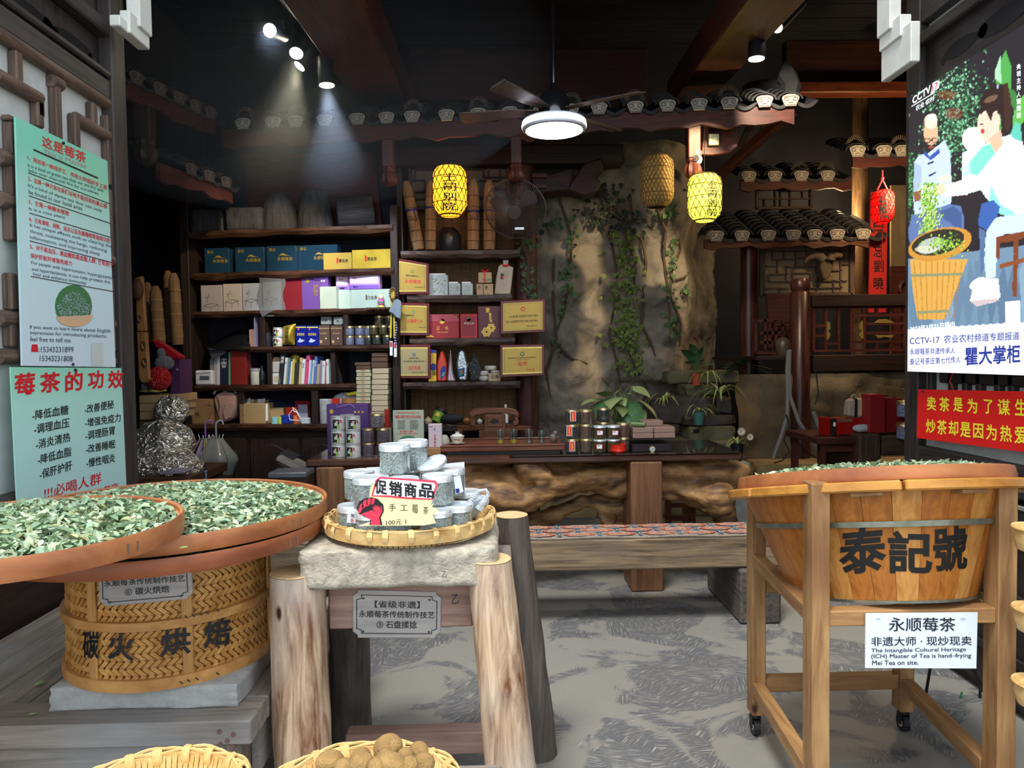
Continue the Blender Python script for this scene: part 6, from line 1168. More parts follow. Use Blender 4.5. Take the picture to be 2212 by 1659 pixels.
round_thing('clay_jar','squat dark glazed jar under the yellow lantern','jar',SM,972,54,.1,ZM[0],dpx(52),((.75,0),(.95,.15),(1,.45),(.95,.7),(.8,.87),(.6,.93),(.55,1),(.4,1)),M('dark_glaze','#262426',.3,bump=.1))
for x,y in((1113,452),):
 t=T('wall_fan','dusty black wall fan tilted down beside the straw bundles','fan',hY(x,y,5.75));c=hY(x,y,5.75);ax=Vector((-.12,-.75,-.45)).normalized();q_=ax.to_track_quat('Z','Y').to_matrix();Rr=.235;FB=M('dusty_black_metal','#463f3c',.6,.2,bump=0)
 W=lambda r,a,z:c+q_@Vector((r*math.cos(a),r*math.sin(a),z))
 mk('rim',G().tube([W(Rr,2*PI*k/40,0)for k in range(41)],.007,6),FB,t,smooth=True);g=G()
 for k in range(90):a=2*PI*k/90;g.tube([W(.05,a,.075),W(.14,a+.05,.065),W(.205,a+.09,.04),W(Rr,a+.1,0)],.0019,3,cap=False);g.tube([W(.05,a,-.06),W(.2,a,-.05),W(Rr,a,0)],.0016,3,cap=False)
 mk('cage_wires',g,FB,t,kind='stuff');mk('hub',G().tube([W(0.0,0,.06),W(0,0,.085)],.055,20),FB,t,bev=.004);mk('motor',G().tube([W(0,0,-.04),W(0,0,-.2)],.07,16),FB,t)
 for k in range(3):a=2*PI*k/3+.4;mk('blade',G().add([W(.03,a-.3,.01),W(.19,a-.1,.02),W(.205,a+.3,.0),W(.17,a+.65,-.02),(W(.03,a+.4,-.01))],[(0,1,2,3,4)]),FB,t)
 mk('bracket',G().tube([W(0,0,-.18),W(0,-.5,-.2)+Vector((0,.15,-.1)),hY(1128,520,6.2)],.02,8),FB,t,smooth=True);mk('name_badge',G().cbox(hY(1122,494,5.73),(.07,.02,.018)),flat('badge_silver','#a8a8a8',.4,.5),t)
MAR=M('maroon_lacquer_frame','#5f1219',.3,var=.08,bump=0);GP=M('gold_brushed_plate','#ac9142',.38,.35,var=.05,bump=0)
def award(label,pl,x0,y0,x1,y1,d,fr,rows,seal,sealy,grey=False,wav=True,y0r=0,y1r=0,thk=.02):
 P=[pl.hit(x0,y0,d),pl.hit(x1,y0+y0r,d),pl.hit(x1,y1+y1r,d),pl.hit(x0,y1,d)];bl_=lambda u,v:(P[0]*(1-u)+P[1]*u)*(1-v)+(P[3]*(1-u)+P[2]*u)*v
 n=pl.n;o=thing('award_plaque',label,'plaque',G().prism(P,n*thk),MAR,bev=.004,group='framed gold award plaques');fu=fr/(x1-x0);fv=fr/(y1-y0)
 pm=GP if not grey else M('silver_gold_plate','#8c8a83',.35,.4,scale=1.6,var=0,col2='#c2a82f',bump=0)
 if x0>1000:mk('hanging_wire',G().tube([pl.hit((x0+x1)/2,y0,d+.01),hY(1136,y0-1,6.24)],.003,5),GOLD,o)
 mk('metal_plate',G().prism([tuple(bl_(*q)-n*.004)for q in((fu,fv),(1-fu,fv),(1-fu,1-fv),(fu,1-fv))],n*.003),pm,o,bev=.001);f=lambda off:(lambda u,v:bl_(u,v)-n*off)
 if wav:
  g=G()
  for k in range(26):
   for vv in(fv+.03,1-fv-.03):u=fu+(1-2*fu)*(k+.5)/26;g.add([f(.0048)(u-.013,vv-.022),f(.0048)(u+.006,vv-.022),f(.0048)(u+.013,vv+.022),f(.0048)(u-.006,vv+.022)],[(0,1,2,3)])
  mk('embossed_border',g,flat('bright_gold','#e2c76a',.25,.7),o,fix=False,kind='stuff')
 g=G();e=.045
 for p,q in(((fu+e,fv+e),(1-fu-e,fv+e)),((1-fu-e,fv+e),(1-fu-e,1-fv-e)),((1-fu-e,1-fv-e),(fu+e,1-fv-e)),((fu+e,1-fv-e),(fu+e,fv+e))):
  pline(lambda a,b_:f(.005)(a,b_),(p,q),.006,g)
 mk('border_line',g,flat('plate_line','#6b5a22',.5),o,fix=False)
 sc=flat('seal_'+seal[1:],seal,.5);ar=(x1-x0)/(y1-y0)
 mk('round_seal',G().add([f(.0052)(.5+.05*math.cos(q),sealy+.05*ar*math.sin(q))for q in[2*PI*k/18 for k in range(18)]]+[f(.0052)(.5+.03*math.cos(q),sealy+.03*ar*math.sin(q))for q in[2*PI*k/18 for k in range(18)]],[(k,(k+1)%18,18+(k+1)%18,18+k)for k in range(18)]),sc,o,fix=False)
 for col,rs in(('k',[r for r in rows if r[5]=='k']),('r',[r for r in rows if r[5]=='r'])):
  if rs:
   g=G();[ptext(f(.0052),s,u0,v,u1,v,h,None,None,.015,g=g)for s,u0,u1,v,h,_ in rs];mk('lettering',g,INKR if col=='r' else INK,o,fix=False,kind='stuff')
 return o
award('gold award plaque leaning at the left of the top row, red characters',SM,856,557,927,637,-.02,6,(('国家农产品地理标志产品',.3,.68,.48,.055,'k'),('永顺莓茶',.26,.76,.68,.12,'r'),('中华人民共和国农业部',.55,.86,.80,.03,'k')),'#1f7a4a',.32,y0r=12,y1r=-2)
award('tarnished gold award plaque at the left of the middle row',SM,859,653,928,725,-.02,6,(('中国莓茶之乡',.22,.52,.42,.06,'k'),('古莓茶之乡',.3,.78,.62,.12,'r'),('中国茶叶协会',.65,.88,.76,.03,'k')),'#4a8a5a',.28,y0r=2)
award('silver to yellow award plaque at the left of the bottom row',SM,859,744,930,818,-.02,6,(('湖南省茶叶博览会',.35,.65,.43,.05,'k'),('第九届湖南茶业博览会指定用茶',.18,.82,.52,.055,'k'),('指定用茶',.32,.7,.75,.13,'r'),('湘西茶叶协会组委会',.44,.8,.83,.03,'k')),'#2f4f8a',.3,grey=True)
award('gold award plaque with a red round seal, upper of the two at right',SM,1081,650,1178,722,-.06,5.5,(('认定 瞿尔毅 为非物质文化遗产代表性',.18,.84,.53,.075,'k'),('项目 土家族莓茶制作技艺 县级代表性传承人',.12,.84,.68,.075,'k'),('永顺县文化旅游广电局',.58,.82,.82,.045,'k')),'#cf3a1e',.28,wav=False,y0r=-5,y1r=-5)
award('gold award plaque with a green seal and red heading, lower of the two at right',SM,1080,745,1176,815,-.06,5.5,(('湖南省湘西自治州永顺县茶业协会"莓茶"博览会',.18,.82,.44,.045,'k'),('GOLD PRIZE',.35,.66,.49,.02,'k'),('金奖',.39,.62,.67,.14,'r'),('1915',.6,.78,.86,.10,'r')),'#1f6f4a',.3,y0r=-2,y1r=-4)
WB=hexmat('#b9c9cb');GRN=flat('print_olive','#9aa37f',.5)
for x0,x1,yt,lab in((926,967,594,'large white printed tea box on the second middle board'),(969,994,612,'left small white printed tea box'),(997,1021,612,'right small white printed tea box')):
 o=gbox('tea_box',lab,SM,x0,x1,yt,ZM[1],.05,.1,'',mat=WB,lid=None);g=G();s_=(x1-x0)/40
 for k in range(46):x=x0+R.uniform(6,34)*s_;y=yt+R.uniform(8,38)*s_;pline(lambda a,b_:SM.hit(a,b_,.0485),((x,y),(x+R.uniform(1,5)*s_,y+R.uniform(-2,2)*s_)),1.2*s_+.3,g)
 mk('gold_line_print',g,GRN,o,fix=False,kind='stuff');mk('lid',lbox(G(),SM,x0+2,x1-3,zs(SM,x0,yt,.05)+.001,zs(SM,x0,yt-3.5,.05),.06,.14),WHT,o)
KC=M('light_kraft','#b79f7b',.75,var=.06,bump=.05)
o=gbox('tea_packet','kraft tea cube tied with a red ribbon on top of two others',SM,1033,1062,588,ZM[1]+zs(SM,1040,611.5,.05)-ZM[1]+.002,.05,.08,'',mat=KC,text=(('P',[(1040,605),(1046,601),(1052,604),(1058,601),(1061,606),(1050,607)],flat('print_hill','#5f7a6c')),));mk('red_ribbon',G().add([SM.hit(x,y,.047)for x,y in((1046,587),(1049,587),(1049,611),(1046,611))],[(0,1,2,3)]).tube([SM.hit(x,y,.06)for x,y in((1040,583),(1045,586),(1048,587),(1052,584),(1056,583))],.006,5),INKR,o,fix=False)
for x0,x1,lab in((1029,1043,'left narrow kraft packet under the ribboned cube'),(1044,1065,'right kraft packet with black stamp under the ribboned cube')):gbox('tea_packet',lab,SM,x0,x1,613,ZM[1],.05,.08,'',mat=KC,text=(('茶',x0+3,625,x0+10,8,INK),))
bgp=[(1068,635),(1072,600),(1077,575),(1085,570),(1087,572),(1097,571),(1103,575),(1109,578),(1106,604),(1102,635)]
o=thing('cloth_bag','cream drawstring cloth bottle bag with a red tie','bag',G().prism([SM.hit(x,y,.03)for x,y in bgp],SM.n*.06),M('cream_cloth','#b6a998',.85,bump=.15),bev=.008);mk('gathered_neck',G().tube([SM.hit(x,y,.05)for x,y in((1086,572),(1090,573),(1097,572))],.02,8).tube([SM.hit(x,y,.05)for x,y in((1087,567),(1092,566),(1098,567))],.018,8),M('cream_cloth','#b6a998'),o,smooth=True);mk('red_tie',G().tube([SM.hit(x,y,.02)for x,y in((1086,572),(1092,574),(1099,572))],.008,6),INKR,o)
ppoly(lambda x,y:SM.hit(x,y,.028),[(1082,591),(1088,591),(1087,603),(1081,603)],INK,o,'black_print');ppoly(lambda x,y:SM.hit(x,y,.0275),[(1084,596),(1087,596),(1087,601),(1084,601)],INKR,o,'red_print')
CR=M('red_leatherette','#a52530',.45,var=.06,bump=.08)
o=gbox('certificate_case','wide red certificate case with gold clasp and characters',SM,918,991,679,ZM[2],.03,.05,'',mat=CR,cat='case',text=(('P',[(918,679),(991,679),(991,694),(918,694)],hexmat('#b34a58'),'flap'),('证',943,713,950,8,GOLD),('书',961,713,968,8,GOLD),('CERTIFICATE',943,719,968,2.5,GOLD),('P',circ(955,694,5.5,5.5),GOLD,'round_clasp'),('P',[(921,728),(921,712),(925,718),(929,722),(938,728)],GOLD,'corner_ornament'),('P',[(981,681),(990,681),(990,688),(986,684)],GOLD,'corner_ornament')))
o=gbox('certificate_case','narrow bright red certificate with a cream emblem',SM,994,1031,678,ZM[2],.05,.02,'#b81820',cat='case',text=(('P',[(999,683),(1027,683),(1027,725),(999,725)],hexmat('#8f1d28'),'inner_panel'),('P',circ(1012,690,4.5,4.5),flat('cream_seal','#d6cfae')),('荣誉证书',1002,701,1024,5,flat('cream_seal','#d6cfae'))))
o=gbox('certificate_case','tall maroon certificate folder with gold flowers',SM,1032,1082,661,ZM[2],.04,.02,'#5c1a28',cat='case',text=(('荣',1049,676,1058,11,GOLD),('誉',1056,683,1062,7,GOLD),('证',1056,690,1062,7,GOLD),('书',1057,697,1063,7,GOLD)))
g=G();hf_=lambda x,y:SM.hit(x,y,.0375)
for cx,cy,r_ in((1051,717,9),(1061,708,8)):
 for k in range(3):rr_=r_*(1-.3*k);pline(hf_,[(cx+rr_*(1+.15*math.cos(6*q))*math.cos(q),cy+rr_*(1+.15*math.cos(6*q))*math.sin(q))for q in[2*PI*j/30 for j in range(31)]],1.3,g)
mk('gold_flowers',g,GOLD,o,fix=False,kind='stuff')
def pouch(label,xs,ys,col,mat=None,d=.05,text=()):
 P=list(zip(xs,ys));o=thing('foil_pouch',label,'pouch',G().prism([SM.hit(x,y,d)for x,y in P],SM.n*.07),mat or M('glossy_'+col[1:],col,.22,.1,var=.1,bump=.12,bscale=20,dist=.004),bev=.012,group='foil pouches on the bottom middle board')
 for i,(pts,m_)in enumerate(text):ppoly(lambda x,y:SM.hit(x,y,d-.002-.0006*i),pts,m_,o,'print')
pouch('tall yellow foil pouch with a blue disc',(925,924,943,942,943,925),(824,755,758,790,824,825),'#d9ad16',text=((circ(936,793,7,8),INKB),([(924,753),(943,757),(943,763),(925,761)],INKB),(circ(938,806,5,5),M('print_gold_brown','#8a6a1c',.5))))
pouch('orange-red foil pouch with a blue and green print',(944,944,952,958,965,964),(824,785,758,758,785,824),'#c8371f',text=(([(952,820),(951,800),(957,790),(963,792),(963,806),(958,816)],INKB),([(953,812),(957,803),(962,805),(958,814)],flat('print_teal','#4f9fb0'))))
pouch('pinkish silver pouch seen edge on',(965,970,973,978,984),(824,775,754,800,824),'#a88f98',M('pink_silver_foil','#a08e98',.2,.6,bump=.2));pouch('large silver pouch with a multicolour patch',(991,986,990,998,1004,1011,1008),(822,786,760,753,760,790,822),'#9aa6ad',M('silver_foil','#a4afb5',.18,.8,bump=.25,dist=.006),text=(([(989,797),(1004,795),(1003,813),(990,815)],INKB),([(991,800),(998,798),(1002,806),(994,812)],flat('print_green2','#3f8f5a')),([(994,803),(999,800),(1000,806)],INKR)))
pouch('crumpled dark film pouch right of the silver one',(1017,1011,1019,1022,1030,1041,1030),(822,780,785,763,775,801,822),'#3b4046',crinkle('dark_film','#5a6066',.4,.2,22,.7),d=.08)
for cx,w_,yt,yb,lab in((1044,24,812,822,'bottom white paper-wrapped tea cake'),(1044,22,801,811,'middle white paper-wrapped tea cake at left'),(1058,26,790,800,'top white paper-wrapped tea cake'),(1068,22,800,806,'white paper-wrapped tea cake behind the little brown box')):
 p=prop(SM,cx,.12,0);z0=zs(SM,cx,yb,.12);z0=max(z0,ZM[3]+.002);r=w_/2/F*p.y;h=(yb-yt)/F*p.y;o=thing('tea_cake',lab,'tea cake',G().lathe([(r*.8,0),(r,h*.3),(r,h*.7),(r*.85,h),(.002,h)],22),M('rice_paper','#b9b7ac',.8,bump=.25),org=(0,0,0),smooth=50,group='wrapped tea cakes');o.location=(p.x,p.y,z0)
gbox('small_box','little brown box with two characters in front of the tea cakes',SM,1055,1081,806,ZM[3],.02,.05,'',mat=KC,text=(('武夷',1061,818,1077,8,INK),))
t=T('hanging_lanyards','yellow lanyards with badges hanging on the shelf post','lanyard',SL.hit(848,650,-.02));LY=flat('lanyard_yellow','#c9b338',.5)
for x0,x1 in((846,844),(850,852)):mk('strap',G().bar(SL.hit(x0,625,-.03),SL.hit(x1,730,-.035),.014,.003,tuple(NB)),LY,t)
for x,y0 in((845,737),(854,740)):mk('badge',G().prism([SL.hit(x-3,y0,-.04),SL.hit(x+3,y0,-.04),SL.hit(x+3,y0+31,-.04),SL.hit(x-3,y0+31,-.04)],NB*.004),WHT,t);mk('badge_print',G().prism([SL.hit(x-2,y0+2,-.0405),SL.hit(x+2,y0+2,-.0405),SL.hit(x+2,y0+12,-.0405),SL.hit(x-2,y0+12,-.0405)],NB*-.002),INKR,t)
t=T('bead_string','string of dark wooden beads looped at the top of the lanyards','beads',SL.hit(848,640,-.05))
for k in range(14):a=2*PI*k/14;mk('bead',G().sph(tuple(SL.hit(848+6.5*math.cos(a),634+12*math.sin(a),-.05)),.0085,8,6),M('bead_brown','#6b4d34',.4),t,smooth=True)
t=T('bead_string','string of violet stone beads hanging below the grey pouch','beads',SL.hit(856,720,-.04))
for k in range(9):mk('bead',G().sph(tuple(SL.hit(855+1.5*math.sin(k*.8),697+5.6*k,-.04)),.009,8,6),M('amethyst','#8f82b3',.2),t,smooth=True)
thing('cloth_pouch','small blue-grey drawstring pouch hanging on the shelf post','bag',G().prism([SL.hit(x,y,-.07)for x,y in((838,673),(845,661),(851,648),(857,645),(866,651),(866,670),(864,690),(855,686),(848,678))],NB*.03),M('blue_grey_cloth','#7f8f9a',.85,bump=.2),bev=.008)
dz_=hY(1000,917,5.6).z;dk=T('side_desk','dark side desk below the middle shelf','desk',(hY(990,917,5.75).x,5.75,0));xa,xb=hY(862,917,5.6).x,hY(1112,917,5.6).x
mk('desk_top',G().box(xa,xb,5.55,5.98,dz_-.05,dz_),W_DARK,dk,bev=.006);[mk('leg',G().box(x,x+.05,y,y+.05,0,dz_-.05),W_DARKZ,dk)for x in(xa+.02,xb-.07)for y in(5.57,5.9)]
cp=hY(951,892,5.6);o=T('tea_cup_tub','green paper tub with a dark rim tipped over on the side desk','tub',(cp.x-.02,5.68,dz_+.06));WO[o.name]=Vector((0,0,0));o.rotation_euler=(-.3,.5,0)
mk('body',G().lathe([(.036,-.05),(.05,.05)],22),hexmat('#6f9a2c'),o,local=True,smooth=True);mk('rim_band',G().lathe([(.0505,.03),(.053,.055),(.049,.056),(.047,.03)],22),INK,o,local=True,smooth=True);mk('printed_patch',G().cbox((-.01,-.045,0),(.03,.004,.03)),hexmat('#c9b53a'),o,local=True)
p=hY(975,908,5.62);thing('black_pouch','black zip pouch lying on the side desk','bag',G().sph((p.x,5.66,dz_+.042),.05,14,8,(1.9,.8,.8)),M('black_cloth','#1c1d20',.7),smooth=True)
for px,s,c,lab in((1008,.028,'#8a5a34','small brown clay teapot on the side desk'),(1022,.022,'#7a3f2c','reddish clay pet beside the teapot on the side desk'),(925,.03,'#b9a78c','jar of pale sticks on the side desk behind the tea sign'),(1036,.02,'#c9cfd0','white porcelain cup on the side desk')):p=hY(px,905,5.65);thing('tea_ware',lab,'teaware',G().lathe([(s*.6,0),(s,s*.5),(s*1.05,s),(s*.6,s*1.6),(s*.2,s*1.75),(s*.25,s*2),(.002,s*2.1)],16,(p.x,5.64,dz_+.001)),M('clay_'+c[1:],c,.4,bump=0),smooth=True)
p=hY(1092,880,5.7);thing('pump_bottle','small white pump bottle on the desk by the column','bottle',G().lathe([(.02,0),(.02,.09),(.008,.1),(.008,.13),(.014,.135),(.002,.14)],14,(p.x,5.7,dz_+.001)),WHT,smooth=True)
CHW=wood('red_chair_wood','#4f2c18','#7c4a2b','x',3,.35,.3);CHP=Pl(1068,5.25)
ch_=T('carved_armchair','carved reddish armchair behind the tea table','chair',hY(1068,1000,5.4).xy.to_3d())
f5=lambda pts,d=0,w_=.04:G().tube([CHP.hit(x,y,d)for x,y in pts],w_/2,8)
mk('crest_rail',G().prism([CHP.hit(x,y)for x,y in((1013,897),(1014,890),(1022,884),(1036,881),(1100,881),(1114,885),(1121,892),(1122,902),(1116,900),(1110,897),(1100,896),(1090,893),(1050,893),(1038,896),(1028,898),(1020,902))],CHP.n*.03),CHW,ch_,bev=.005)
for s_ in((1017,900,1014,908,1016,919,1026,920,1028,912,1022,908,1024,900),(1118,900,1121,908,1120,918,1110,920,1107,912,1113,908,1111,900)):mk('scroll_end',G().prism([CHP.hit(s_[i],s_[i+1])for i in range(0,14,2)],CHP.n*.03),CHW,ch_,bev=.004)
mk('splat',G().prism([CHP.hit(x,y,.004)for x,y in((1047,894),(1092,894),(1094,958),(1044,958))],CHP.n*.022),CHW,ch_,bev=.004);mk('splat_panel',G().prism([CHP.hit(x,y,.0)for x,y in((1052,898),(1086,898),(1086,922),(1052,922))],CHP.n*.01),CHW,ch_,bev=.003)
mk('cloud_carving',G().prism([CHP.hit(x,y,-.004)for x,y in((1058,912),(1062,906),(1067,904),(1073,905),(1078,908),(1076,914),(1064,915))],CHP.n*.01),W_DARK,ch_,bev=.002)
for x0,y0,x1,y1 in((989,925,1046,922),(1094,922,1148,926)):mk('arm_rail',G().bar(CHP.hit(x0,y0,.05),CHP.hit(x1,y1),.03,.035),CHW,ch_,bev=.004)
for x,y0 in((993,927),(1145,928),(1040,925),(1098,925)):mk('post',G().bar(CHP.hit(x,y0,.02),Vector((CHP.hit(x,y0,.02).x,CHP.hit(x,y0,.02).y,.02)),.035,.035),CHW,ch_)
mk('seat',G().box(hY(995,900,5.25).x,hY(1142,900,5.25).x,5.2,5.6,.42,.46),CHW,ch_,bev=.005)
so_=T('low_stool','dark slatted stool glimpsed under the table beside the right post','stool',(hY(1465,1100,5.5).x,5.5,0));a=hY(1432,1100,5.5).x;c=hY(1495,1100,5.5).x
mk('seat',G().box(a,c,5.4,5.7,.44,.47),CHW,so_)
for x in(a,(a+c)/2+.02,c-.04):mk('leg',G().bar((x+.02,5.42,0),(x+.02,5.42,.44),.04,.04),CHW,so_)
for z in(.22,.32):mk('stretcher',G().box(a,c,5.41,5.43,z,z+.03),CHW,so_)
# == ON THE TABLE
TP=Pl(1000,4.56);tz=TZ+.001
o=gbox('paper_bag','purple gift bag standing at the left end of the tea table',TP,705,795,873,TZ,.22,.1,'',mat=hexmat('#5b3a7c'),cat='bag',text=(('P',circ(716,889,4,5),GOLD,'gold_emblem'),('P',circ(767,890,2.2,2.2),GOLD),('P',circ(775,890,2.2,2.2),GOLD),('P',circ(783,890,2.2,2.2),GOLD)))
mk('handle_cord',G().tube([TP.hit(x,y,.2)for x,y in((727,873),(728,880),(757,873),(766,880))],.003,5),hexmat('#a67cc0'),o)
cb=Stamp(can(.0455,.084));gt='picture tins on the tea table'
for i,(px,d,k,lab)in enumerate(((732,.05,0,'bottom left'),(732,.05,1,'middle left'),(732,.05,2,'top left'),(764,.02,0,'bottom right'),(764,.02,1,'middle right'),(764,.02,2,'top right'),(752,.16,0,'hidden rear'),(752,.16,1,'hidden rear second'),(752,.16,2,'just visible rear top'))):p=TP.hit(px,980,d);cb((p.x,p.y,tz+k*.085),(-.1,.1,.15,-.2,-.15,.35)[i%6],lab+' white picture tin of the six-high display on the tea table',gt)
jv=Stamp(jar('storage_jar','x',.043,.085,TEAV,LIDG,.14));tzj=tz
for px,d,k,lab in((797,.06,0,'bottom left violet tea jar'),(829,.05,0,'bottom right violet tea jar'),(797,.06,1,'upper left violet tea jar'),(829,.05,1,'upper right violet tea jar'),(816,.07,2,'single violet tea jar on top')):p=TP.hit(px,980,d);jv((p.x,p.y,tz+k*.089),0,lab+' in the boxed group beside the tins','violet tea jars on the tea table')
for px,k in((797,0),(829,0)):
 p=TP.hit(px,980,.055);thing('clear_jar_box',('left' if px<800 else 'right')+' clear plastic box around the violet tea jars','box',G().box(p.x-.047,p.x+.047,p.y-.047,p.y+.047,tz,tz+.175),glass('clear_box','#f0ecf2',.08))
gbox('gift_box','thin red booklet standing behind the violet tea jars',TP,830,840,884,TZ,.2,.02,'#a8241c')
sg=gbox('table_sign','small pale sign with red heading standing on the tea table',TP,848,915,886,TZ,.12,.012,'',cat='sign',mat=M('pale_grey_green_card','#aab3a1',.5,var=.04,bump=0))
lines(sg,lambda x,y:TP.hit(x,y,.118),(('永顺县非遗茶叶传承 泰记号第一代传',856,893,906,893,3),('莓茶的功效',853,904,910,904,7),('必喝人群',863,934,892,934,4.5),('三高 抽烟 喝酒 熬夜',857,938,903,938,2.6)),INKR,.01)
lines(sg,lambda x,y:TP.hit(x,y,.118),tuple((s,858 if i<5 else 884,911+4.2*(i%5),875 if i<5 else 903,911+4.2*(i%5),3.4)for i,s in enumerate(('-降低血糖','-调理血压','-消炎清热','-降低血脂','-保肝护肝','-改善便秘','-增强免疫力','-调理肠胃','-改善睡眠','-慢性咽炎'))),INK,0)
ppoly(lambda x,y:TP.hit(x,y,.118),circ(882,956,22,15,n=16,a0=PI,a1=2*PI),flat('print_green','#3f7a4c'),sg,'printed_picture');ppoly(lambda x,y:TP.hit(x,y,.117),circ(882,958,16,12,n=16,a0=PI,a1=2*PI),flat('print_tea','#b9c7e0'),sg,'printed_tea')
wb_=gbox('wood_block','short yellow wood block under the white tea box',TP,920,952,968,TZ,.0,.1,'',cat='block',mat=PINEX);zz=wb_.location.z+max(v.co.z for v in wb_.data.vertices)
gbox('tea_box','slim white tea box with red vertical characters on the wood block',TP,925,954,916,zz,.02,.05,'#c4b4bd',text=(('永',937,944,942,5.5,INKR),('顺',937,951,942,5.5,INKR),('莓',937,958,942,5.5,INKR),('茶',937,965,942,5.5,INKR),('茶',937,930,941,5,INKB),('P',circ(929,922,1.5,1.5),INKB),('P',circ(933,922,1.5,1.5),INKR)))
kt=T('white_kettle','white kettle with a curved handle behind the slim tea box','kettle',(TP.hit(960,960,.25).x,TP.hit(960,960,.25).y,tz));p=WO[kt.name];mk('body',G().lathe([(.03,0),(.04,.02),(.035,.07),(.02,.1),(.002,.105)],18,tuple(p)),hexmat('#c3bfae'),kt,smooth=True);mk('handle',G().tube([p+Vector(q)for q in((-.02,0,.12),(.02,0,.17),(.05,0,.16),(.05,0,.10),(.04,0,.06))],.006,6),CAST,kt,smooth=True)
tr=T('tea_tray','long reddish wooden tea tray on the table','tray',(TP.hit(1085,970).x,4.75,tz));x0,x1=TP.hit(951,970).x,TP.hit(1221,970).x;TRW=wood('red_tray_wood','#5a2f22','#83503b','x',2,.3,.15);tzz=TP.hit(1085,963).z
mk('tray_top',G().box(x0,x1,4.56,4.98,tzz-.035,tzz-.006),TRW,tr,bev=.006);mk('raised_edge',G().box(x0,x1,4.56,4.585,tzz-.006,tzz+.006),TRW,tr,bev=.003);mk('raised_edge',G().box(x0,x1,4.955,4.98,tzz-.006,tzz+.006),TRW,tr,bev=.003);mk('underframe',G().box(x0+.03,x1-.03,4.6,4.95,tz,tzz-.035),CAST,tr)
yt_=tzz-.005
def at_tray(px,Y=4.72):p=hY(px,960,Y);return(p.x,Y,yt_)
gw=T('gaiwan','white lidded gaiwan tea bowl with a painted flower on the tray','bowl',at_tray(988));WO[gw.name]=Vector((0,0,0));POR=M('white_porcelain','#dcd9cc',.15,var=.02,bump=0)
mk('saucer',G().lathe([(.02,0),(.048,.008),(.05,.010),(.02,.005)],24),POR,gw,smooth=True,local=True);mk('bowl',G().lathe([(.02,.006),(.028,.012),(.04,.035),(.046,.055),(.044,.055),(.002,.02)],24),POR,gw,smooth=True,local=True);mk('lid',G().lathe([(.041,.054),(.03,.064),(.012,.07),(.012,.078),(.016,.08),(.002,.082)],24),POR,gw,smooth=True,local=True)
mk('painted_leaf',G().cbox((-.008,-.0405,.036),(.022,.002,.006)),flat('print_green','#3f7a4c'),gw,local=True);mk('painted_flower',G().cbox((.012,-.040,.032),(.014,.002,.012)),flat('print_orange','#c26a2a'),gw,local=True)
def cup(tea):
 t=T('glass_cup','x','glass');mk('glass_wall',G().lathe([(.026,0),(.027,.004),(.022,.04),(.026,.088),(.0275,.09),(.024,.088),(.020,.04),(.024,.006),(.002,.005)],22),GL,t,smooth=True,local=True)
 if tea:mk('tea',G().lathe([(.0245,.003),(.0225,.024),(.002,.0241)],20),M('golden_tea','#b08a1e',.1,var=0,bump=0),t,smooth=True,local=True)
 return t
c1=Stamp(cup(True));c2=Stamp(cup(False))
c1(at_tray(1081),0,'leftmost waisted glass with golden tea on the tray','waisted glasses on the tray');c1(at_tray(1110),.3,'second waisted glass with golden tea on the tray','waisted glasses on the tray');c2(at_tray(1143),0,'third glass, empty, on the tray','waisted glasses on the tray',(1.1,1.1,1));c2(at_tray(1170),0,'rightmost empty glass on the tray, slightly shorter','waisted glasses on the tray',(1,1,.9))
p=Vector(at_tray(1196));thing('tea_pet','grey carved figure-shaped tea pet at the right end of the tray','figurine',G().sph(tuple(p+Vector((0,0,.03))),.03,12,8,(.9,.8,1)).sph(tuple(p+Vector((.012,0,.06))),.018,10,8),M('grey_clay','#6d625c',.5,bump=.2),smooth=True)
JBX={'a':Stamp(jar('storage_jar','x',.0405,.088,TEAK,LIDG,.15)),'b':Stamp(jar('storage_jar','x',.0405,.088,TEAR,LIDG,.15)),'c':Stamp(jar('storage_jar','x',.041,.082,TEAB,LIDS,.12))}
gz=TZ+.007
for px,d,k,ty,lab in((1236,.0,0,'a','bottom black tea jar with a red label'),(1236,.0,1,'a','middle black tea jar with a red label'),(1236,.0,2,'a','top black tea jar with a red label'),(1266,.01,0,'b','bottom reddish tea jar'),(1266,.01,1,'b','middle reddish tea jar'),(1266,.01,2,'b','top reddish tea jar, highest right one'),(1296,.0,0,'c','lower left silver-lidded jar with a small label'),(1296,.0,1,'c','upper left silver-lidded jar with a small label'),(1325,.0,0,'c','lower right silver-lidded jar behind the red bowl'),(1325,.0,1,'c','upper right silver-lidded jar with a small label'),(1304,.14,2,'a','dark jar rising behind the silver-lidded ones'),(1304,.14,1,'a','dark jar hidden under the rear one'),(1304,.14,0,'a','lowest dark jar hidden at the rear'),(1347,.05,0,'b','lower cork-coloured jar beside the plant stem'),(1347,.05,1,'b','upper cork-coloured jar beside the plant stem')):
 p=TP.hit(px,980,d);JBX[ty]((p.x,p.y,gz+k*(.083 if ty=='c' else .089)),R.random(),lab+' on the right half of the table','tea jars on the right half of the table')
for x,y in((1236,964),(1230,931),(1238,899)):o=thing('red_label',{964:'lowest',931:'middle',899:'highest'}[y]+' red label with yellow characters on the black tea jars','label',G().prism([TP.hit(x+a,y+b_,-.044)for a,b_ in((-6,-11),(6,-11),(6,11),(-6,11))],(0,.001,0)),WHT,group='red jar labels');ppoly(lambda a,b_:TP.hit(a,b_,-.0455),[(x-5,y-10),(x+5,y-10),(x+5,y+10),(x-5,y+10)],INKR,o,'red_field');lines(o,lambda a,b_:TP.hit(a,b_,-.0462),tuple((c,x-2.2,y-5+4.8*i,x+2.2,y-5+4.8*i,4)for i,c in enumerate('土家莓茶')),INKY,0)
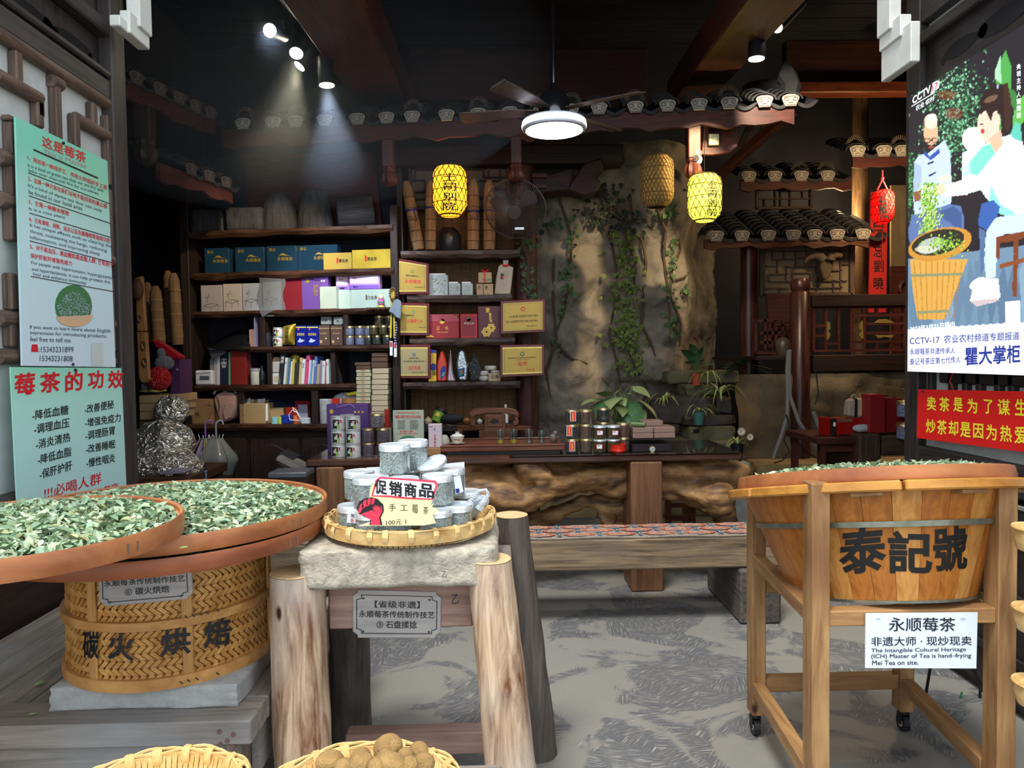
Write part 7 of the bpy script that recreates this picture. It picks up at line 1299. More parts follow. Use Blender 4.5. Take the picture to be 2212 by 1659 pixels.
for i,(x,y)in enumerate(((1296,935),(1329,935),(1295,965))):o=thing('price_label',('left upper','right upper','lower')[i]+' white label with a red edge on the silver-lidded jars','label',G().prism([TP.hit(x+a,y+b_,-.044)for a,b_ in((-6.5,-5),(6.5,-5),(6.5,5),(-6.5,5))],(0,.001,0)),INKR,group='small jar labels');ppoly(lambda a,b_:TP.hit(a,b_,-.0453),[(x-5.7,y-4.2),(x+5.7,y-4.2),(x+5.7,y+4.2),(x-5.7,y+4.2)],LAB,o,'white_field');ppoly(lambda a,b_:TP.hit(a,b_,-.0458),[(x-4.5,y-2.6),(x+1,y-2.6),(x+1,y-1.2),(x-4.5,y-1.2)],INK,o,'print')
p=TP.hit(1337,980,-.06+.0);thing('red_bowl','bright red waisted porcelain bowl in front of the jars','bowl',G().lathe([(.036,0),(.038,.006),(.050,.012),(.046,.03),(.052,.052),(.049,.052),(.043,.03),(.03,.012),(.002,.01)],28,(p.x,p.y+.03,gz)),M('red_glaze','#d2301c',.12,var=0,bump=0),smooth=True)
o=gbox('tea_chest','dark wooden case with a round dial on the table',TP,1365,1452,959,gz-.001,-.02,.3,'',cat='case',mat=M('dark_lacquer','#241b22',.3,bump=0));mk('case_lid',lbox(G(),TP,1363,1453,o.location.z+.075-.0,o.location.z+.079,-.022,.282),M('dark_lacquer','#241b22'),o)
c=TP.hit(1409,970,-.021);mk('dial_rim',G().cyl(c,c-Vector((0,.004,0)),.018,n=24),GOLD,o);mk('dial_face',G().cyl(c-Vector((0,.004,0)),c-Vector((0,.005,0)),.015,n=24),hexmat('#9fb6c4'),o);mk('dial_hand',G().bar(c+Vector((-.007,-.006,-.004)),c+Vector((.008,-.006,.006)),.002,.001),INK,o)
zt2=o.location.z+.081;TAN=M('taupe_film_box','#8d7266',.3,var=.05,bump=.12,bscale=24)
for x0,x1,k,d,lab in((1367,1412,0,.0,'lower left taupe box on the dark case'),(1413,1459,0,.0,'lower right taupe box on the dark case'),(1367,1412,1,.0,'upper left taupe box, film reflecting'),(1413,1459,1,.0,'upper right taupe box, film reflecting'),(1389,1433,2,.08,'single taupe box on top of the pile')):
 zz=zt2+k*.034;a=TP.hit(x0,900,d);c=TP.hit(x1,900,d);thing('tea_box',lab,'box',G().box(a.x,c.x-.002,a.y,a.y+.2-(.06 if k==2 else 0),zz,zz+.033),TAN,bev=.003,group='taupe boxes on the dark case')
p=TP.hit(1381,930,.03);thing('rolled_leaf','small green rolled tube lying on the taupe boxes','tube',G().cyl((p.x-.045,p.y+.02,zt2+.068+.016),(p.x+.035,p.y-.02,zt2+.068+.016),.015,n=14),hexmat('#5c7346'),smooth=True)
# == EAVES WITH CARVED TILE ENDS
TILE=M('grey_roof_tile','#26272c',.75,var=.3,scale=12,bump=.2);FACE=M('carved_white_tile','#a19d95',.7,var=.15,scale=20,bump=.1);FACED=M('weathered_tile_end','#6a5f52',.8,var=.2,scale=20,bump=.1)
def eave(name,label,A,B,ts,fh,wd=.15,face=FACE,depth=.5,cres=(),fmat=W_RED,wave=True,z_up=.03):
 A=Vector(A);B=Vector(B);B.z=A.z if abs(B.z-A.z)<.06 else B.z;L=(B-A).length;u=(B-A)/L;n=Vector((-u.y,u.x,0)).normalized();n=n if n.y>-.2 else-n;n=n if n.dot(A-CAM)>0 else-n
 t=T(name,label,'eave',A);P=lambda a,d,z:A+u*a+n*d+Vector((0,0,z));s0=[0.]
 m=max(8,int(L/.09));top=[P(L*k/m,0,0)for k in range(m+1)];bot=[P(L*k/m,0,-fh-(.014*math.sin(k*2.2)+.01*math.sin(k*1.1)if wave else 0))for k in range(m+1)]
 g=G();
 for k in range(m):g.prism([top[k],top[k+1],bot[k+1],bot[k]],n*.035)
 mk('fascia_board',g,fmat,t)
 sl=.45;g0=None;kf=wd/.15
 for i,a in enumerate(ts):
  a*=L;M4=Matrix((u,n,Vector((0,0,1)))).transposed().to_4x4();M4.translation=P(a,0,.02)-A
  if g0 is None:
   g=G()
   for q in range(int(depth/.11)):
    d=q*.11;z=q*.11*sl;r=(.085+.004)*kf
    pts=[(r*math.cos(PI*k/8),0,r*.62*math.sin(PI*k/8))for k in range(9)];inn=[(x*.86,0,z_*.86)for x,_,z_ in pts]
    vv=[(x,d-.03,zz+z+.012)for x,_,zz in pts]+[(x*.93,d+.12,zz*.93+z+.12*sl+.004)for x,_,zz in pts]+[(x,d-.03,zz+z+.012)for x,_,zz in inn]
    g.add(vv,[(k,k+1,10+k,9+k)for k in range(8)]+[(k+1,k,18+k,19+k)for k in range(8)])
   g0=mk('cap_tile',g,TILE,t,local=True,smooth=40);g0.matrix_local=M4
   w2,h2=.06*kf,.036*kf;g=G().prism([(-w2*.85,-.038,h2*1.0),(-w2*.4,-.04,h2*1.25),(w2*.4,-.04,h2*1.25),(w2*.85,-.038,h2),(w2*1.0,-.038,h2*.6),(w2*.62,-.038,-h2),(-w2*.62,-.038,-h2),(-w2,-.038,h2*.6)],(0,.014,0));f0=mk('tile_end',g,face,t,local=True);f0.matrix_local=M4
   g=G()
   for s_ in(-1,1):g.tube([(s_*(w2*.45+w2*.30*(1-k/11)*math.cos(k*.75)),-.041,h2*.2+h2*.55*(1-k/11)*math.sin(k*.75))for k in range(9)],.0028*kf,4,cap=False)
   g.tube([(x,-.041,z)for x,z in((-w2*.8,h2*.85),(w2*.8,h2*.85),(w2*.55,-h2*.85),(-w2*.55,-h2*.85),(-w2*.8,h2*.85))],.0022*kf,4,cap=False).tube([(-w2*.3,-.041,-h2*.5),(0,-.041,-h2*.3),(w2*.3,-.041,-h2*.5)],.0025*kf,4);r0=mk('carved_relief',g,TILE if face is FACED else FACED,f0,local=True)
   g=G().add([(x,-.02,-.05*kf*(1-(x/(.085*kf))**2))for x in[(-.085+.17*k/8)*kf for k in range(9)]]+[(x,depth,-.05*kf*(1-(x/(.085*kf))**2)+depth*sl)for x in[(-.085+.17*k/8)*kf for k in range(9)]],[(k,k+1,10+k,9+k)for k in range(8)])
   g.prism([(x,-.02,-.05*kf*(1-(x/(.085*kf))**2))for x in[(-.085+.17*k/8)*kf for k in range(9)]]+[(.07*kf,-.02,.004),(0,-.02,-.028*kf),(-.07*kf,-.02,.004)],(0,.015,0))
   p0=mk('pan_tile',g,TILE,t,local=True);Mp=M4.copy();Mp.translation=P(a+wd*.75,0,.02)-A;p0.matrix_local=Mp
  else:
   share(g0,'cap_tile',t,M4);f=share(f0,'tile_end',t,M4);share(r0,'carved_relief',f,Matrix());Mp=M4.copy();Mp.translation=P(a+wd*.75,0,.02)-A;share(p0,'pan_tile',t,Mp)
  if i in cres:
   g=G();c=M4.translation
   for k in range(15):b_=PI*k/14;g.bar((.045*math.cos(b_)*kf,.01,.07+.045*math.sin(b_)*kf),(.075*math.cos(b_)*kf,.01,.07+.075*math.sin(b_)*kf),.005,.01,(0,1,0))
   x=mk('comb_crest',g,FACED,t,local=True,kind='stuff');x.matrix_local=M4
 return t
EP=Pl(1100,5.5,-6.2)
A=EP.hit(478,284);B=EP.hit(1716,222);B.z=A.z=(A.z+B.z)/2
tt_=lambda xs,pl,A,B:[((pl.hit(x,250)-A).dot((B-A).normalized()))/(B-A).length for x in xs]
eave('tiled_eave','long tiled eave with carved white tile ends spanning above the shelves',A,B,tt_((528,593,642,704,774,837,892,966,1034,1102,1170,1234,1294,1372,1441,1509,1574,1649,1705),EP,A,B),.125,cres=(0,2,6,8,10,11,13,16))
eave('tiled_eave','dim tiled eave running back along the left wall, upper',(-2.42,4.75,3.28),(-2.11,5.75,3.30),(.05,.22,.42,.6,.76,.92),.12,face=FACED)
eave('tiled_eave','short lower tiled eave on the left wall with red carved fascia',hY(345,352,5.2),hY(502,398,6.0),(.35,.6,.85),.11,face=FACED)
R1=Pl(1700,7.9);R2=Pl(1700,7.5,-1.5);R3=Pl(1900,7.3)
A,B=R1.hit(1600,388),R1.hit(1840,385);eave('tiled_eave','upper right tiled eave behind the yellow-green lantern',A,B,tt_((1615,1671,1728,1785),R1,A,B),.11,wd=.2,cres=(2,3))
A,B=R2.hit(1522,517),R2.hit(1876,506);eave('tiled_eave','wide right tiled eave above the fretwork window',A,B,tt_((1540,1596,1653,1707,1753,1802,1858),R2,A,B),.09,wd=.2,depth=.8,fmat=wood('orange_carved_fascia','#3f1d12','#7a4426','x',3,.5))
A,B=R3.hit(1842,334),R3.hit(2010,330);eave('tiled_eave','tiled eave partly hidden by the lightbox poster at far right',A,B,tt_((1848,1905,1945),R3,A,B),.12,wd=.2,cres=(0,2))
thing('hip_corner','dark curling hip ridge at the right end of the long eave','ridge',G().tube([EP.hit(x,y,d)for x,y,d in((1708,215,0),(1712,190,.08),(1700,165,.15),(1698,135,.2))],[.05,.06,.07,.02],8).tube([EP.hit(x,y,d)for x,y,d in((1712,196,.05),(1660,190,.6),(1620,195,1.1))],[.06,.07,.07],7),TILE,smooth=True)
thing('hip_rafter','slanting red-brown rafter under the right corner of the long eave','rafter',G().bar(EP.hit(1712,238,.05),hY(1545,385,6.5),.06,.08),W_RED,bev=.005)
for k,(x,y)in enumerate(((1560,300),(1600,285),(1640,270))):thing('roof_lath',('left','middle','right')[k]+' dark lath under the right corner of the long eave','lath',G().bar(EP.hit(x+25,y-25,.1),hY(x,y+30,6.4),.05,.02),W_DARK)
def pendant(label,px,pl,d,y0,yk,w_,mat=W_REDZ,knob=True):
 c=pl.hit(px,y0,d);r=w_/2/F*c.y;z1=pl.hit(px,yk,d).z;t=T('pendant_post',label,'post',(c.x,c.y,z1));mk('shaft',G().box(c.x-r*.75,c.x+r*.75,c.y-r*.75,c.y+r*.75,z1+r*2.4,c.z),mat,t,bev=.006)
 n=32;pr=((.15,0),(.6,.15),(.92,.5),(1,.9),(.95,1.4),(.7,1.9),(.85,2.2),(.75,2.5));g=G();vs_=[(c.x+r*a*(1+.09*math.cos(8*2*PI*k/n))*math.cos(2*PI*k/n),c.y+r*a*(1+.09*math.cos(8*2*PI*k/n))*math.sin(2*PI*k/n),z1+r*b_)for a,b_ in pr for k in range(n)]
 g.add(vs_,[(j*n+k,j*n+(k+1)%n,(j+1)*n+(k+1)%n,(j+1)*n+k)for j in range(len(pr)-1)for k in range(n)]+[tuple(range(n-1,-1,-1))]);mk('lotus_knob',g,mat,t,smooth=True)
pendant('carved pendant post left of the dark beam',838,EP,.06,278,404,33);pendant('carved pendant post right of the yellow lantern under the fan',1114,EP,.06,272,392,30);pendant('carved pendant post below the security camera',1497,EP,.06,255,388,36);pendant('dim carved pendant post at the upper left behind the door',312,Pl(312,5.1),0,230,358,45,W_DARKZ)
thing('carved_bracket','curved red-brown bracket board beside the socket','bracket',G().prism([EP.hit(x,y,.2)for x,y in((1520,268),(1594,268),(1594,315),(1575,330),(1540,335),(1515,334))],EP.n*.04),W_RED,bev=.006)
SO=T('wall_socket','white wall socket with a plug under the long eave','socket',EP.hit(1541,313,.18));mk('plate',G().prism([EP.hit(x,y,.19)for x,y in((1530,291),(1552,291),(1552,315),(1530,315))],EP.n*-.03),hexmat('#c5c2b0'),SO,bev=.004);mk('plug',G().prism([EP.hit(x,y,.14)for x,y in((1541,290),(1549,290),(1549,298),(1541,298))],EP.n*.03),hexmat('#b5aFb0'),SO)
c=EP.hit(1505,345,.05);cm=T('security_camera','white round security camera under the eave','camera',c);mk('base',G().cyl(c+Vector((0,0,.03)),c+Vector((0,0,.06)),.036,n=20),WHT,cm,bev=.004);mk('ball',G().sph(tuple(c),.04,18,12),WHT,cm,smooth=True);mk('lens',G().cyl(c+Vector((-.01,-.025,0)),c+Vector((-.015,-.042,0)),.023,n=18),INK,cm)
thing('carved_beam_end','dark carved curling beam end above the rock wall','carving',G().prism([hY(x,y,6.2)for x,y in((1148,372),(1185,375),(1235,362),(1240,372),(1235,392),(1262,352),(1300,340),(1305,365),(1285,380),(1300,395),(1290,415),(1262,423),(1230,412),(1190,415),(1150,420))],(0,.2,0)),wood('dark_red_carving','#1f1110','#3c201c','x',2,.6),bev=.02)
t=T('wall_bracket','two short dull red slats beside the carved beam end','bracket',hY(1165,406,6.15))
for y0,y1 in((375,383),(399,406)):mk('slat',G().prism([hY(x,y,6.15)for x,y in((1150,y0),(1181,y0),(1181,y1),(1150,y1))],(0,.04,0)),W_RED,t)
# == CEILING FAN, SPOTLIGHTS, LANTERNS
fc=hY(1197,283,4.8);fan=T('ceiling_fan','ceiling fan with a bright round lamp and dusty blades','fan',fc);BR=M('dusty_walnut_blade','#5b4a44',.35,var=.3,scale=30,bump=.1);CHR=flat('dark_chrome','#5a5a62',.15,.9)
mk('rod',G().cyl(fc+Vector((0,0,.25)),(fc.x,fc.y,5.17),.014,n=12),CHR,fan,smooth=True);mk('motor_housing',G().lathe([(.1,.09),(.1,.2),(.07,.24),(.03,.26),(.02,.3)],28,tuple(fc)),CHR,fan,smooth=True)
mk('lamp_ring',G().lathe([(.19,.0),(.203,.005),(.206,.02),(.2,.065),(.12,.085),(.02,.09)],48,tuple(fc)),flat('lamp_trim','#d5d8e4',.3),fan,smooth=True)
mk('lamp_disc',G().lathe([(.002,-.016),(.12,-.012),(.188,.001),(.188,.006),(.002,.006)],48,tuple(fc)),emi('lamp_glow','#f4f3ff',30),fan,smooth=True);mk('lamp_band',G().lathe([(.207,.018),(.209,.03),(.204,.055),(.201,.055)],48,tuple(fc)),emi('lamp_band_glow','#eef0ff',4),fan)
for a in(233,325,40,106,170):
 a=math.radians(a);q=Matrix.Rotation(a,4,'Z');g=G().prism([(.1,-.035,.0),(.26,-.055,-.006),(.60,-.062,-.02),(.62,-.03,-.016),(.61,.055,.012),(.26,.05,.012),(.1,.03,.004)],(0,0,.008));g.xf(Matrix.Translation(fc+Vector((0,0,.12)))@q);mk('blade',g,BR,fan,bev=.002)
def light(kind,name,loc,energy,col,**k):
 d=bpy.data.lights.new(name,kind);d.energy=energy;d.color=lin(col)[:3]
 for a,b_ in k.items():
  if a not in('aim',):setattr(d,a,b_)
 o=bpy.data.objects.new(name,d);COL.objects.link(o);o.location=loc
 if 'aim' in k:o.rotation_euler=(Vector(k['aim'])-Vector(loc)).to_track_quat('-Z','Y').to_euler()
 return o
SPM=flat('matt_black_can','#24262b',.4,.3);SPE=emi('spot_glow','#fff6d8',25)
def spot(label,a,b_,energy,aim,col='#ffe9c0',r=.04,size=50,lit=SPE):
 a=Vector(a);b_=Vector(b_);d=(b_-a).normalized();t=T('track_spotlight',label,'spotlight',a);mk('can',G().tube([a,b_],r,20),SPM,t,smooth=True);mk('glowing_face',G().tube([b_+d*.001,b_+d*.003],r*.9,20),lit,t);mk('stem',G().cyl(a-d*.02,a+Vector((0,0,.09)),.008,n=8),SPM,t)
 light('SPOT','spot_light',tuple(b_+d*.02),energy,col,spot_size=math.radians(size),spot_blend=.6,shadow_soft_size=.03,aim=aim)
mid=SL.hit(700,640)
c=hY(583,66,4.4);spot('spotlight facing the viewer, brightest at upper left',c+Vector((.02,.2,.06)),c,60,(-.3,1.5,1.0),'#dfe9ff',.042)
spot('spotlight seen from below next to the tilted one',hY(648,62,4.9),hY(640,115,4.75),40,tuple(hY(520,650,6.2)),r=.045);spot('tilted black spotlight shining to the lower left',hY(683,102,4.9),hY(647,143,4.85),110,tuple(SL.hit(560,640)))
spot('black spotlight pointing straight down at upper left',hY(702,126,4.8),hY(706,184,4.8),170,tuple(hY(760,640,6.1)),'#e6eeff',.052)
spot('black spotlight pointing down at upper right',hY(1636,63,4.6),hY(1634,127,4.6),300,tuple(hY(1350,640,6.8)),'#ffe2b0',.052,40);spot('tilted spotlight at the very top right',hY(1728,0,4.6),hY(1676,56,4.55),200,tuple(hY(1780,560,7.6)),'#ffe9c8',.05,55)
for label,pts in(('black light track on the left ceiling beam',((605,-10,4.0),(715,118,4.9))),('black light track on the right ceiling beam',((1668,-10,4.2),(1588,82,4.9)))):a,b_=[hY(*p)for p in pts];thing('light_track',label,'track',G().bar(a,b_,.035,.02),SPM)
light('POINT','added_fill_light',(3.6,6.4,2.9),60,'#ffd9a0',shadow_soft_size=.1);light('POINT','added_loft_light',tuple(hY(1800,470,8.4)),30,'#ffd9a0',shadow_soft_size=.1)  # two unseen point lights added to brighten the far right and the loft
def lantern(label,px,y0,y1,w_,Y,shell,net,chars=None,cpx=None,energy=0,col='#ffcf60',cw=16,mesh_n=16,hang=True,cm_=INK):
 c=hY(px,(y0+y1)/2,Y);h=(hY(px,y0,Y).z-hY(px,y1,Y).z);r=w_/2/F*Y;t=T('bamboo_lantern',label,'lantern',(c.x,c.y,c.z-h/2));prf=((.52,0),(.72,.05),(.9,.13),(1,.22),(1,.80),(.93,.9),(.78,.96),(.6,1))
 R_=lambda v:np.interp(v,[b_ for a,b_ in prf],[a for a,b_ in prf])*r
 b0=c-Vector((0,0,h/2));mk('paper_shell',G().lathe([(r*a,h*b_)for a,b_ in prf][:1]+[(r*a,h*b_)for a,b_ in prf[1:]],28,tuple(b0)),shell,t,smooth=True)if False else None
 g=G().lathe([(r*.50,0)]+[(r*a,h*b_)for a,b_ in prf],28,tuple(b0));g.f=[f for f in g.f if len(f)<9];mk('paper_shell',g,shell,t,smooth=True)
 P=lambda a,v,o_=.004:b0+Vector(((R_(v)+o_)*math.cos(a),(R_(v)+o_)*math.sin(a),h*v));g=G()
 for k in range(mesh_n):
  for s_ in(-1,1):g.tube([P(2*PI*k/mesh_n+s_*1.7*v,v)for v in[q/10 for q in range(11)]],.0034,3,cap=False)
 mk('bamboo_net',g,net,t,kind='stuff')
 for v in(.02,.25,.5,.75,.98):mk('hoop',G().tube([P(2*PI*k/28,v,.003)for k in range(29)],.003 if v not in(.02,.98)else .006,4),net,t)
 if hang:mk('hanger',G().cyl(b0+Vector((0,0,h)),b0+Vector((0,0,h+.35)),.002,n=4),INK,t)
 if chars:
  f=cylhit(c.x,c.y,r,.007);n=len(chars);gg=G();yy_=(y1-y0)*.78/n;ytop=y0+(y1-y0)*.12
  for i,ch__ in enumerate(chars):ptext(f,ch__,cpx-cw/2,ytop+yy_*(i+1)-1.5,cpx+cw/2,ytop+yy_*(i+1)-1.5,yy_-3,None,None,.035,g=gg,fine=.4)
  mk('lettering',gg,cm_,t,fix=False,kind='stuff')
 if energy:light('POINT','lantern_bulb',tuple(c-Vector((0,.0,h*.02))),energy,col,shadow_soft_size=.025)
 return t,c,h,r
def paper(name,col,e,bulb):
 m,nt,b=_mat(name);o=nt.nodes['Material Output'];tr_=nt.nodes.new('ShaderNodeBsdfTranslucent');tr_.inputs[0].default_value=lin(col);x=nt.nodes.new('ShaderNodeMixShader');x.inputs[0].default_value=bulb;nt.links.new(b.outputs[0],x.inputs[1]);nt.links.new(tr_.outputs[0],x.inputs[2]);nt.links.new(x.outputs[0],o.inputs[0])
 b.inputs['Base Color'].default_value=lin(col);b.inputs['Emission Color'].default_value=lin(col);b.inputs['Emission Strength'].default_value=e;b.inputs['Roughness'].default_value=.8;return m
NET=flat('dark_bamboo_net','#2b2413',.6)
lantern('lit amber bamboo lantern with dark characters in front of the straw bundles',972,359,467,72,5.57,paper('amber_paper','#f0b93e',.75,.5),NET,'土司别院',971,6,cw=30)
lantern('lit yellow-green bamboo lantern with dark characters right of the camera',1522,377,478,70,5.37,paper('yellow_green_paper','#ece850',.85,.5),NET,'土司别院',1538,9,'#fff3a0',20)
lantern('unlit brown burlap-covered lantern hanging before the rock',1419,338,448,68,5.40,M('burlap','#8a6a30',.9,stretch=(3,3,1),scale=20,bump=.3,bscale=90),M('burlap_net','#5a4420',.8,bump=0),mesh_n=24)
t,c,h,r=lantern('small lit red lantern with a black good-fortune character',1906,412,482,44,6.6,paper('red_silk','#f01812',1.1,.4),flat('red_net','#a00c0c',.5),'福',1908,4,'#ff4020',22,hang=False)
f=cylhit(c.x,c.y,r,.003);mk('gold_diamond',G().add([f(*q)for q in((1907,430),(1924,447),(1907,464),(1892,447))],[(0,1,2,3)]),emi('gold_paper','#e8643a',.6),t,fix=False)
mk('red_cord',G().tube([c+Vector((-.05,0,h/2)),c+Vector((0,0,h/2+.1)),c+Vector((0,0,h/2+.18))],.006,5).tube([c+Vector((.05,0,h/2)),c+Vector((0,0,h/2+.1))],.006,5).sph(tuple(c+Vector((0,0,h/2+.11))),.016,8,6),INKR,t);mk('tassel',G().cyl(c-Vector((0,0,h/2)),c-Vector((0,0,h/2+.2)),.003,n=5).cyl(c-Vector((0,0,h/2+.2)),c-Vector((0,0,h/2+.34)),.008,n=8),flat('dark_red_tassel','#7a1512',.7),t)
m=bpy.data.materials.new('thin_smoke');m.use_nodes=True;nt=m.node_tree;nt.nodes.clear();o_=nt.nodes.new('ShaderNodeOutputMaterial');vp=nt.nodes.new('ShaderNodeVolumeScatter');vp.inputs['Density'].default_value=.085;vp.inputs['Color'].default_value=(.75,.87,1,1);nt.links.new(vp.outputs[0],o_.inputs['Volume'])
tag(mk('smoke_haze',G().sph((-1.35,4.8,3.35),1,32,20,(1.75,.6,.95)),m),'thin bluish smoke hanging around the left spotlights','smoke',kind='stuff')
# == ROCK WALL, CLIMBERS, STONE STEPS, PLANTS
ROCK=M('weathered_rock','#5d554d',.9,scale=3.2,det=8,bump=.33,bscale=26,dist=.012,col2='#8b8275');
xa,xb=hY(1128,700,6.75).x,hY(1665,700,6.75).x;zt_=hY(1400,330,6.75).z
def rockY(x,z):
 px=1073+x/6.7*1600;p=Vector((x,0,z));b_=.28*math.exp(-((px-1430)/70)**2)*(1 if z>1.2 else .6)+.2*math.exp(-((px-1240)/80)**2)
 d=6.95-b_-.22*noise.noise(p*1.3)-.09*noise.noise(p*3.5+Vector((3,1,0)))-.035*noise.noise(p*9)-.02*noise.noise(p*22)-.10*abs(noise.noise(p*2.6+Vector((1,0,4))))-(.25*max(0,1.15-z))
 if z>2.45:d-=.25*min(1,(z-2.45)*3)
 if px>1490:d+=min(1.6,(px-1490)/90*.8)
 return d
rk=thing('rock_outcrop','weathered rock face behind the tea table','rock',G().grid(lambda a,b_:(xa+(xb-xa)*a,rockY(xa+(xb-xa)*a,.2+(zt_-.2)*b_),.2+(zt_-.2)*b_),130,130),ROCK,smooth=70)
STEM=M('vine_stem','#4a3a30',.85,bump=.2);IVY=M('ivy_green','#3d5a33',.6,var=.35,scale=30,bump=0);IVYL=M('ivy_lit_green','#5c6e2c',.6,var=.3,scale=30,bump=0)  # the lit green has light put into the leaf colour
def onrock(x,y,off=.03):
 p=hY(x,y,6.6)
 for _ in range(3):p=hY(x,y,rockY(p.x,p.z)-off)
 return p
def ivy(label,stems,clus,mat=IVY,s=.03,on=onrock,seed=1):
 rr=random.Random(seed);P0=on(*stems[0][0]);t=T('ivy_vine',label,'vine',P0)
 for st_ in stems:mk('stem',G().tube([on(*q)for q in st_],[.012]*(len(st_)-1)+[.005],6),STEM,t,smooth=True)
 g=G()
 for(x,y,rx,ry,n)in clus:
  for k in range(n):
   c=on(x+rr.gauss(0,rx),y+rr.uniform(-ry,ry),rr.uniform(.02,.09));z=s*rr.uniform(.7,1.3);q=Matrix.Rotation(rr.gauss(0,.5),3,'Y')@Matrix.Rotation(rr.gauss(0,.5),3,'X')@Matrix.Rotation(rr.gauss(0,.4),3,'Z')
   L_=[(0,0,.6),(.25,-.1,.35),(.75,0,.3),(.45,-.08,-.05),(.4,0,-.4),(0,-.1,-.95),(-.4,0,-.4),(-.45,-.08,-.05),(-.75,0,.3),(-.25,-.1,.35)]
   g.add([c+q@Vector(v)*z for v in L_]+[c+q@Vector((0,-.12,0))*z],[(i,(i+1)%10,10)for i in range(10)])
 mk('leaves',g,mat,t,fix=False,kind='stuff')
ivy('ivy mat with painted-in light hanging down the middle of the rock face',[[(1300,480),(1322,530),(1333,590),(1328,660),(1315,720),(1332,780),(1340,830)],[(1345,495),(1368,560),(1370,610),(1350,640)],[(1360,490),(1388,520),(1396,570),(1388,640),(1385,700),(1405,740),(1416,770)],[(1350,700),(1358,760),(1375,800),(1400,840)]],[(1350,560,18,60,110),(1352,680,19,70,150),(1362,760,17,50,90)],IVYL,.028,seed=2)
ivy('ivy strand left of the rock centre, hanging from the dark beam',[[(1208,430),(1222,470),(1236,510),(1232,570),(1226,630),(1216,680),(1200,720)],[(1196,560),(1195,640),(1202,730),(1180,800),(1190,860)],[(1205,745),(1235,775),(1270,785)]],[(1232,560,7,90,34),(1218,640,6,60,22),(1190,470,14,25,18),(1203,740,6,40,10)],seed=3)
ivy('dark ivy strand on the right side of the rock face',[[(1420,450),(1438,500),(1434,560),(1445,640),(1448,740)],[(1468,515),(1470,540),(1450,590),(1448,640),(1472,700),(1468,750)],[(1460,605),(1478,600),(1492,585)]],[(1450,620,9,110,60),(1478,625,5,12,9),(1440,440,12,30,30)],seed=4)
ivy('dark leafy tangle at the top of the rock face',[[(1290,400),(1310,450),(1350,480)],[(1360,420),(1365,470),(1355,500)]],[(1300,440,26,45,90),(1350,480,24,25,60),(1170,500,12,20,10)],M('ivy_shadow','#1f2a1e',.7,bump=0),seed=5)  # shade put into the leaf colour of this tangle
ivy('ivy growing down the cracked round column',[[(1126,520),(1140,560),(1138,640)]],[(1130,575,5,60,20),(1148,580,5,70,22),(1140,525,12,8,10)],s=.026,on=lambda x,y,o_=0:hY(x,y,6.21),seed=6)
stone('stone_trough','grey stone block under the daisy pot at the table end','stone',hY(1578,960,5.5).x,hY(1612,960,5.5).x,5.42,5.62,0,hY(1592,960,5.5).z-.125,M('grey_granite','#9b9c9a'),38,.006)
TRO=M('wet_dark_stone','#3b3029',.6,var=.3,scale=10,bump=.33,bscale=40);TROG=M('mossy_stone','#5d5740',.8,var=.3,scale=8,bump=.33,bscale=30)
def blk(label,x0,x1,y0,y1,Y,dp,m_,seed):a=hY(x0,y1,Y);b_=hY(x1,y0,Y);o=stone('stone_trough',label,'stone',a.x,b_.x,Y,Y+dp,a.z,b_.z,m_,seed,.012);return o
blk('long dark wet stone trough behind the taupe boxes',1405,1545,856,918,6.0,.35,TRO,31);blk('upper stone step under the orange pot',1488,1546,832,856,6.2,.35,TROG,32);blk('dark stone slab under the teal pot',1480,1589,898,921,5.9,.35,TRO,33)
o=blk('mossy stone block with a square hole, lowest of the stone steps',1490,1592,921,955,5.85,.4,TROG,34);mk('square_hole_shade',G().prism([hY(x,y,5.835)for x,y in((1498,927),(1511,927),(1511,935),(1498,935))],(0,.01,0)),BLK,o)  # the shade inside the hole is a black patch on the stone
blk('dark rounded boulder under the right spider plant',1545,1582,858,895,6.05,.3,TRO,35);blk('ledge of rock under the flowering plant',1440,1600,800,830,6.5,.4,TROG,36);blk('mossy base stones behind the dark case',1405,1600,953,985,5.7,.6,TROG,37)
PLG=M('variegated_leaf','#4f7040',.4,var=0,stretch=(1,6,1),scale=14,bump=.1,col2='#a3a86a');PLD=M('deep_green_leaf','#42683f',.35,var=.25,scale=8,bump=.1)
def leaf_mesh(n=6,wf=.42,cup=.12):
 g=G();vs_=[];
 for i in range(n+1):
  t_=i/n;w_=wf*(math.sin(PI*min(1,t_**.62)))*(1 if t_<.98 else .1);z=.13*math.sin(PI*t_)
  vs_+=[(t_,-w_,z-cup*w_),(t_,0,z-.0),(t_,w_,z-cup*w_)]
 return g.add(vs_,[(3*i+k,3*i+3+k,3*i+4+k,3*i+1+k)for i in range(n)for k in(0,1)])
def place_leaf(src,parent,base,tip,roll,name='leaf',wz=1):
 d=Vector(tip)-Vector(base);L=d.length;x=d.normalized();y=Vector((0,0,1)).cross(x);y=y.normalized()if y.length>.1 else Vector((1,0,0));z=x.cross(y);m3=Matrix((x,y,z)).transposed()@Matrix.Rotation(roll,3,'X');m4=(m3*L).to_4x4()@Matrix.Diagonal((1,wz,1,1));m4.translation=Vector(base)-WO[parent.name]
 if src[0]is None:src[0]=mk(name,leaf_mesh(*src[2])if len(src)>2 else leaf_mesh(),src[1],parent,local=True,smooth=True,fix=False);src[0].matrix_local=m4
 else:share(src[0],name,parent,m4)
pc_=hY(1338,948,4.95);pp=T('potted_plant','large variegated leafy plant on the table behind the jars','plant',(pc_.x,4.95,gz));mk('pot',G().lathe([(.05,0),(.07,.1),(.075,.1),(.06,.09),(.002,.085)],20,(pc_.x,4.95,gz)),CAST,pp,smooth=True)
la=[None,PLG];lb_2=[None,PLD]
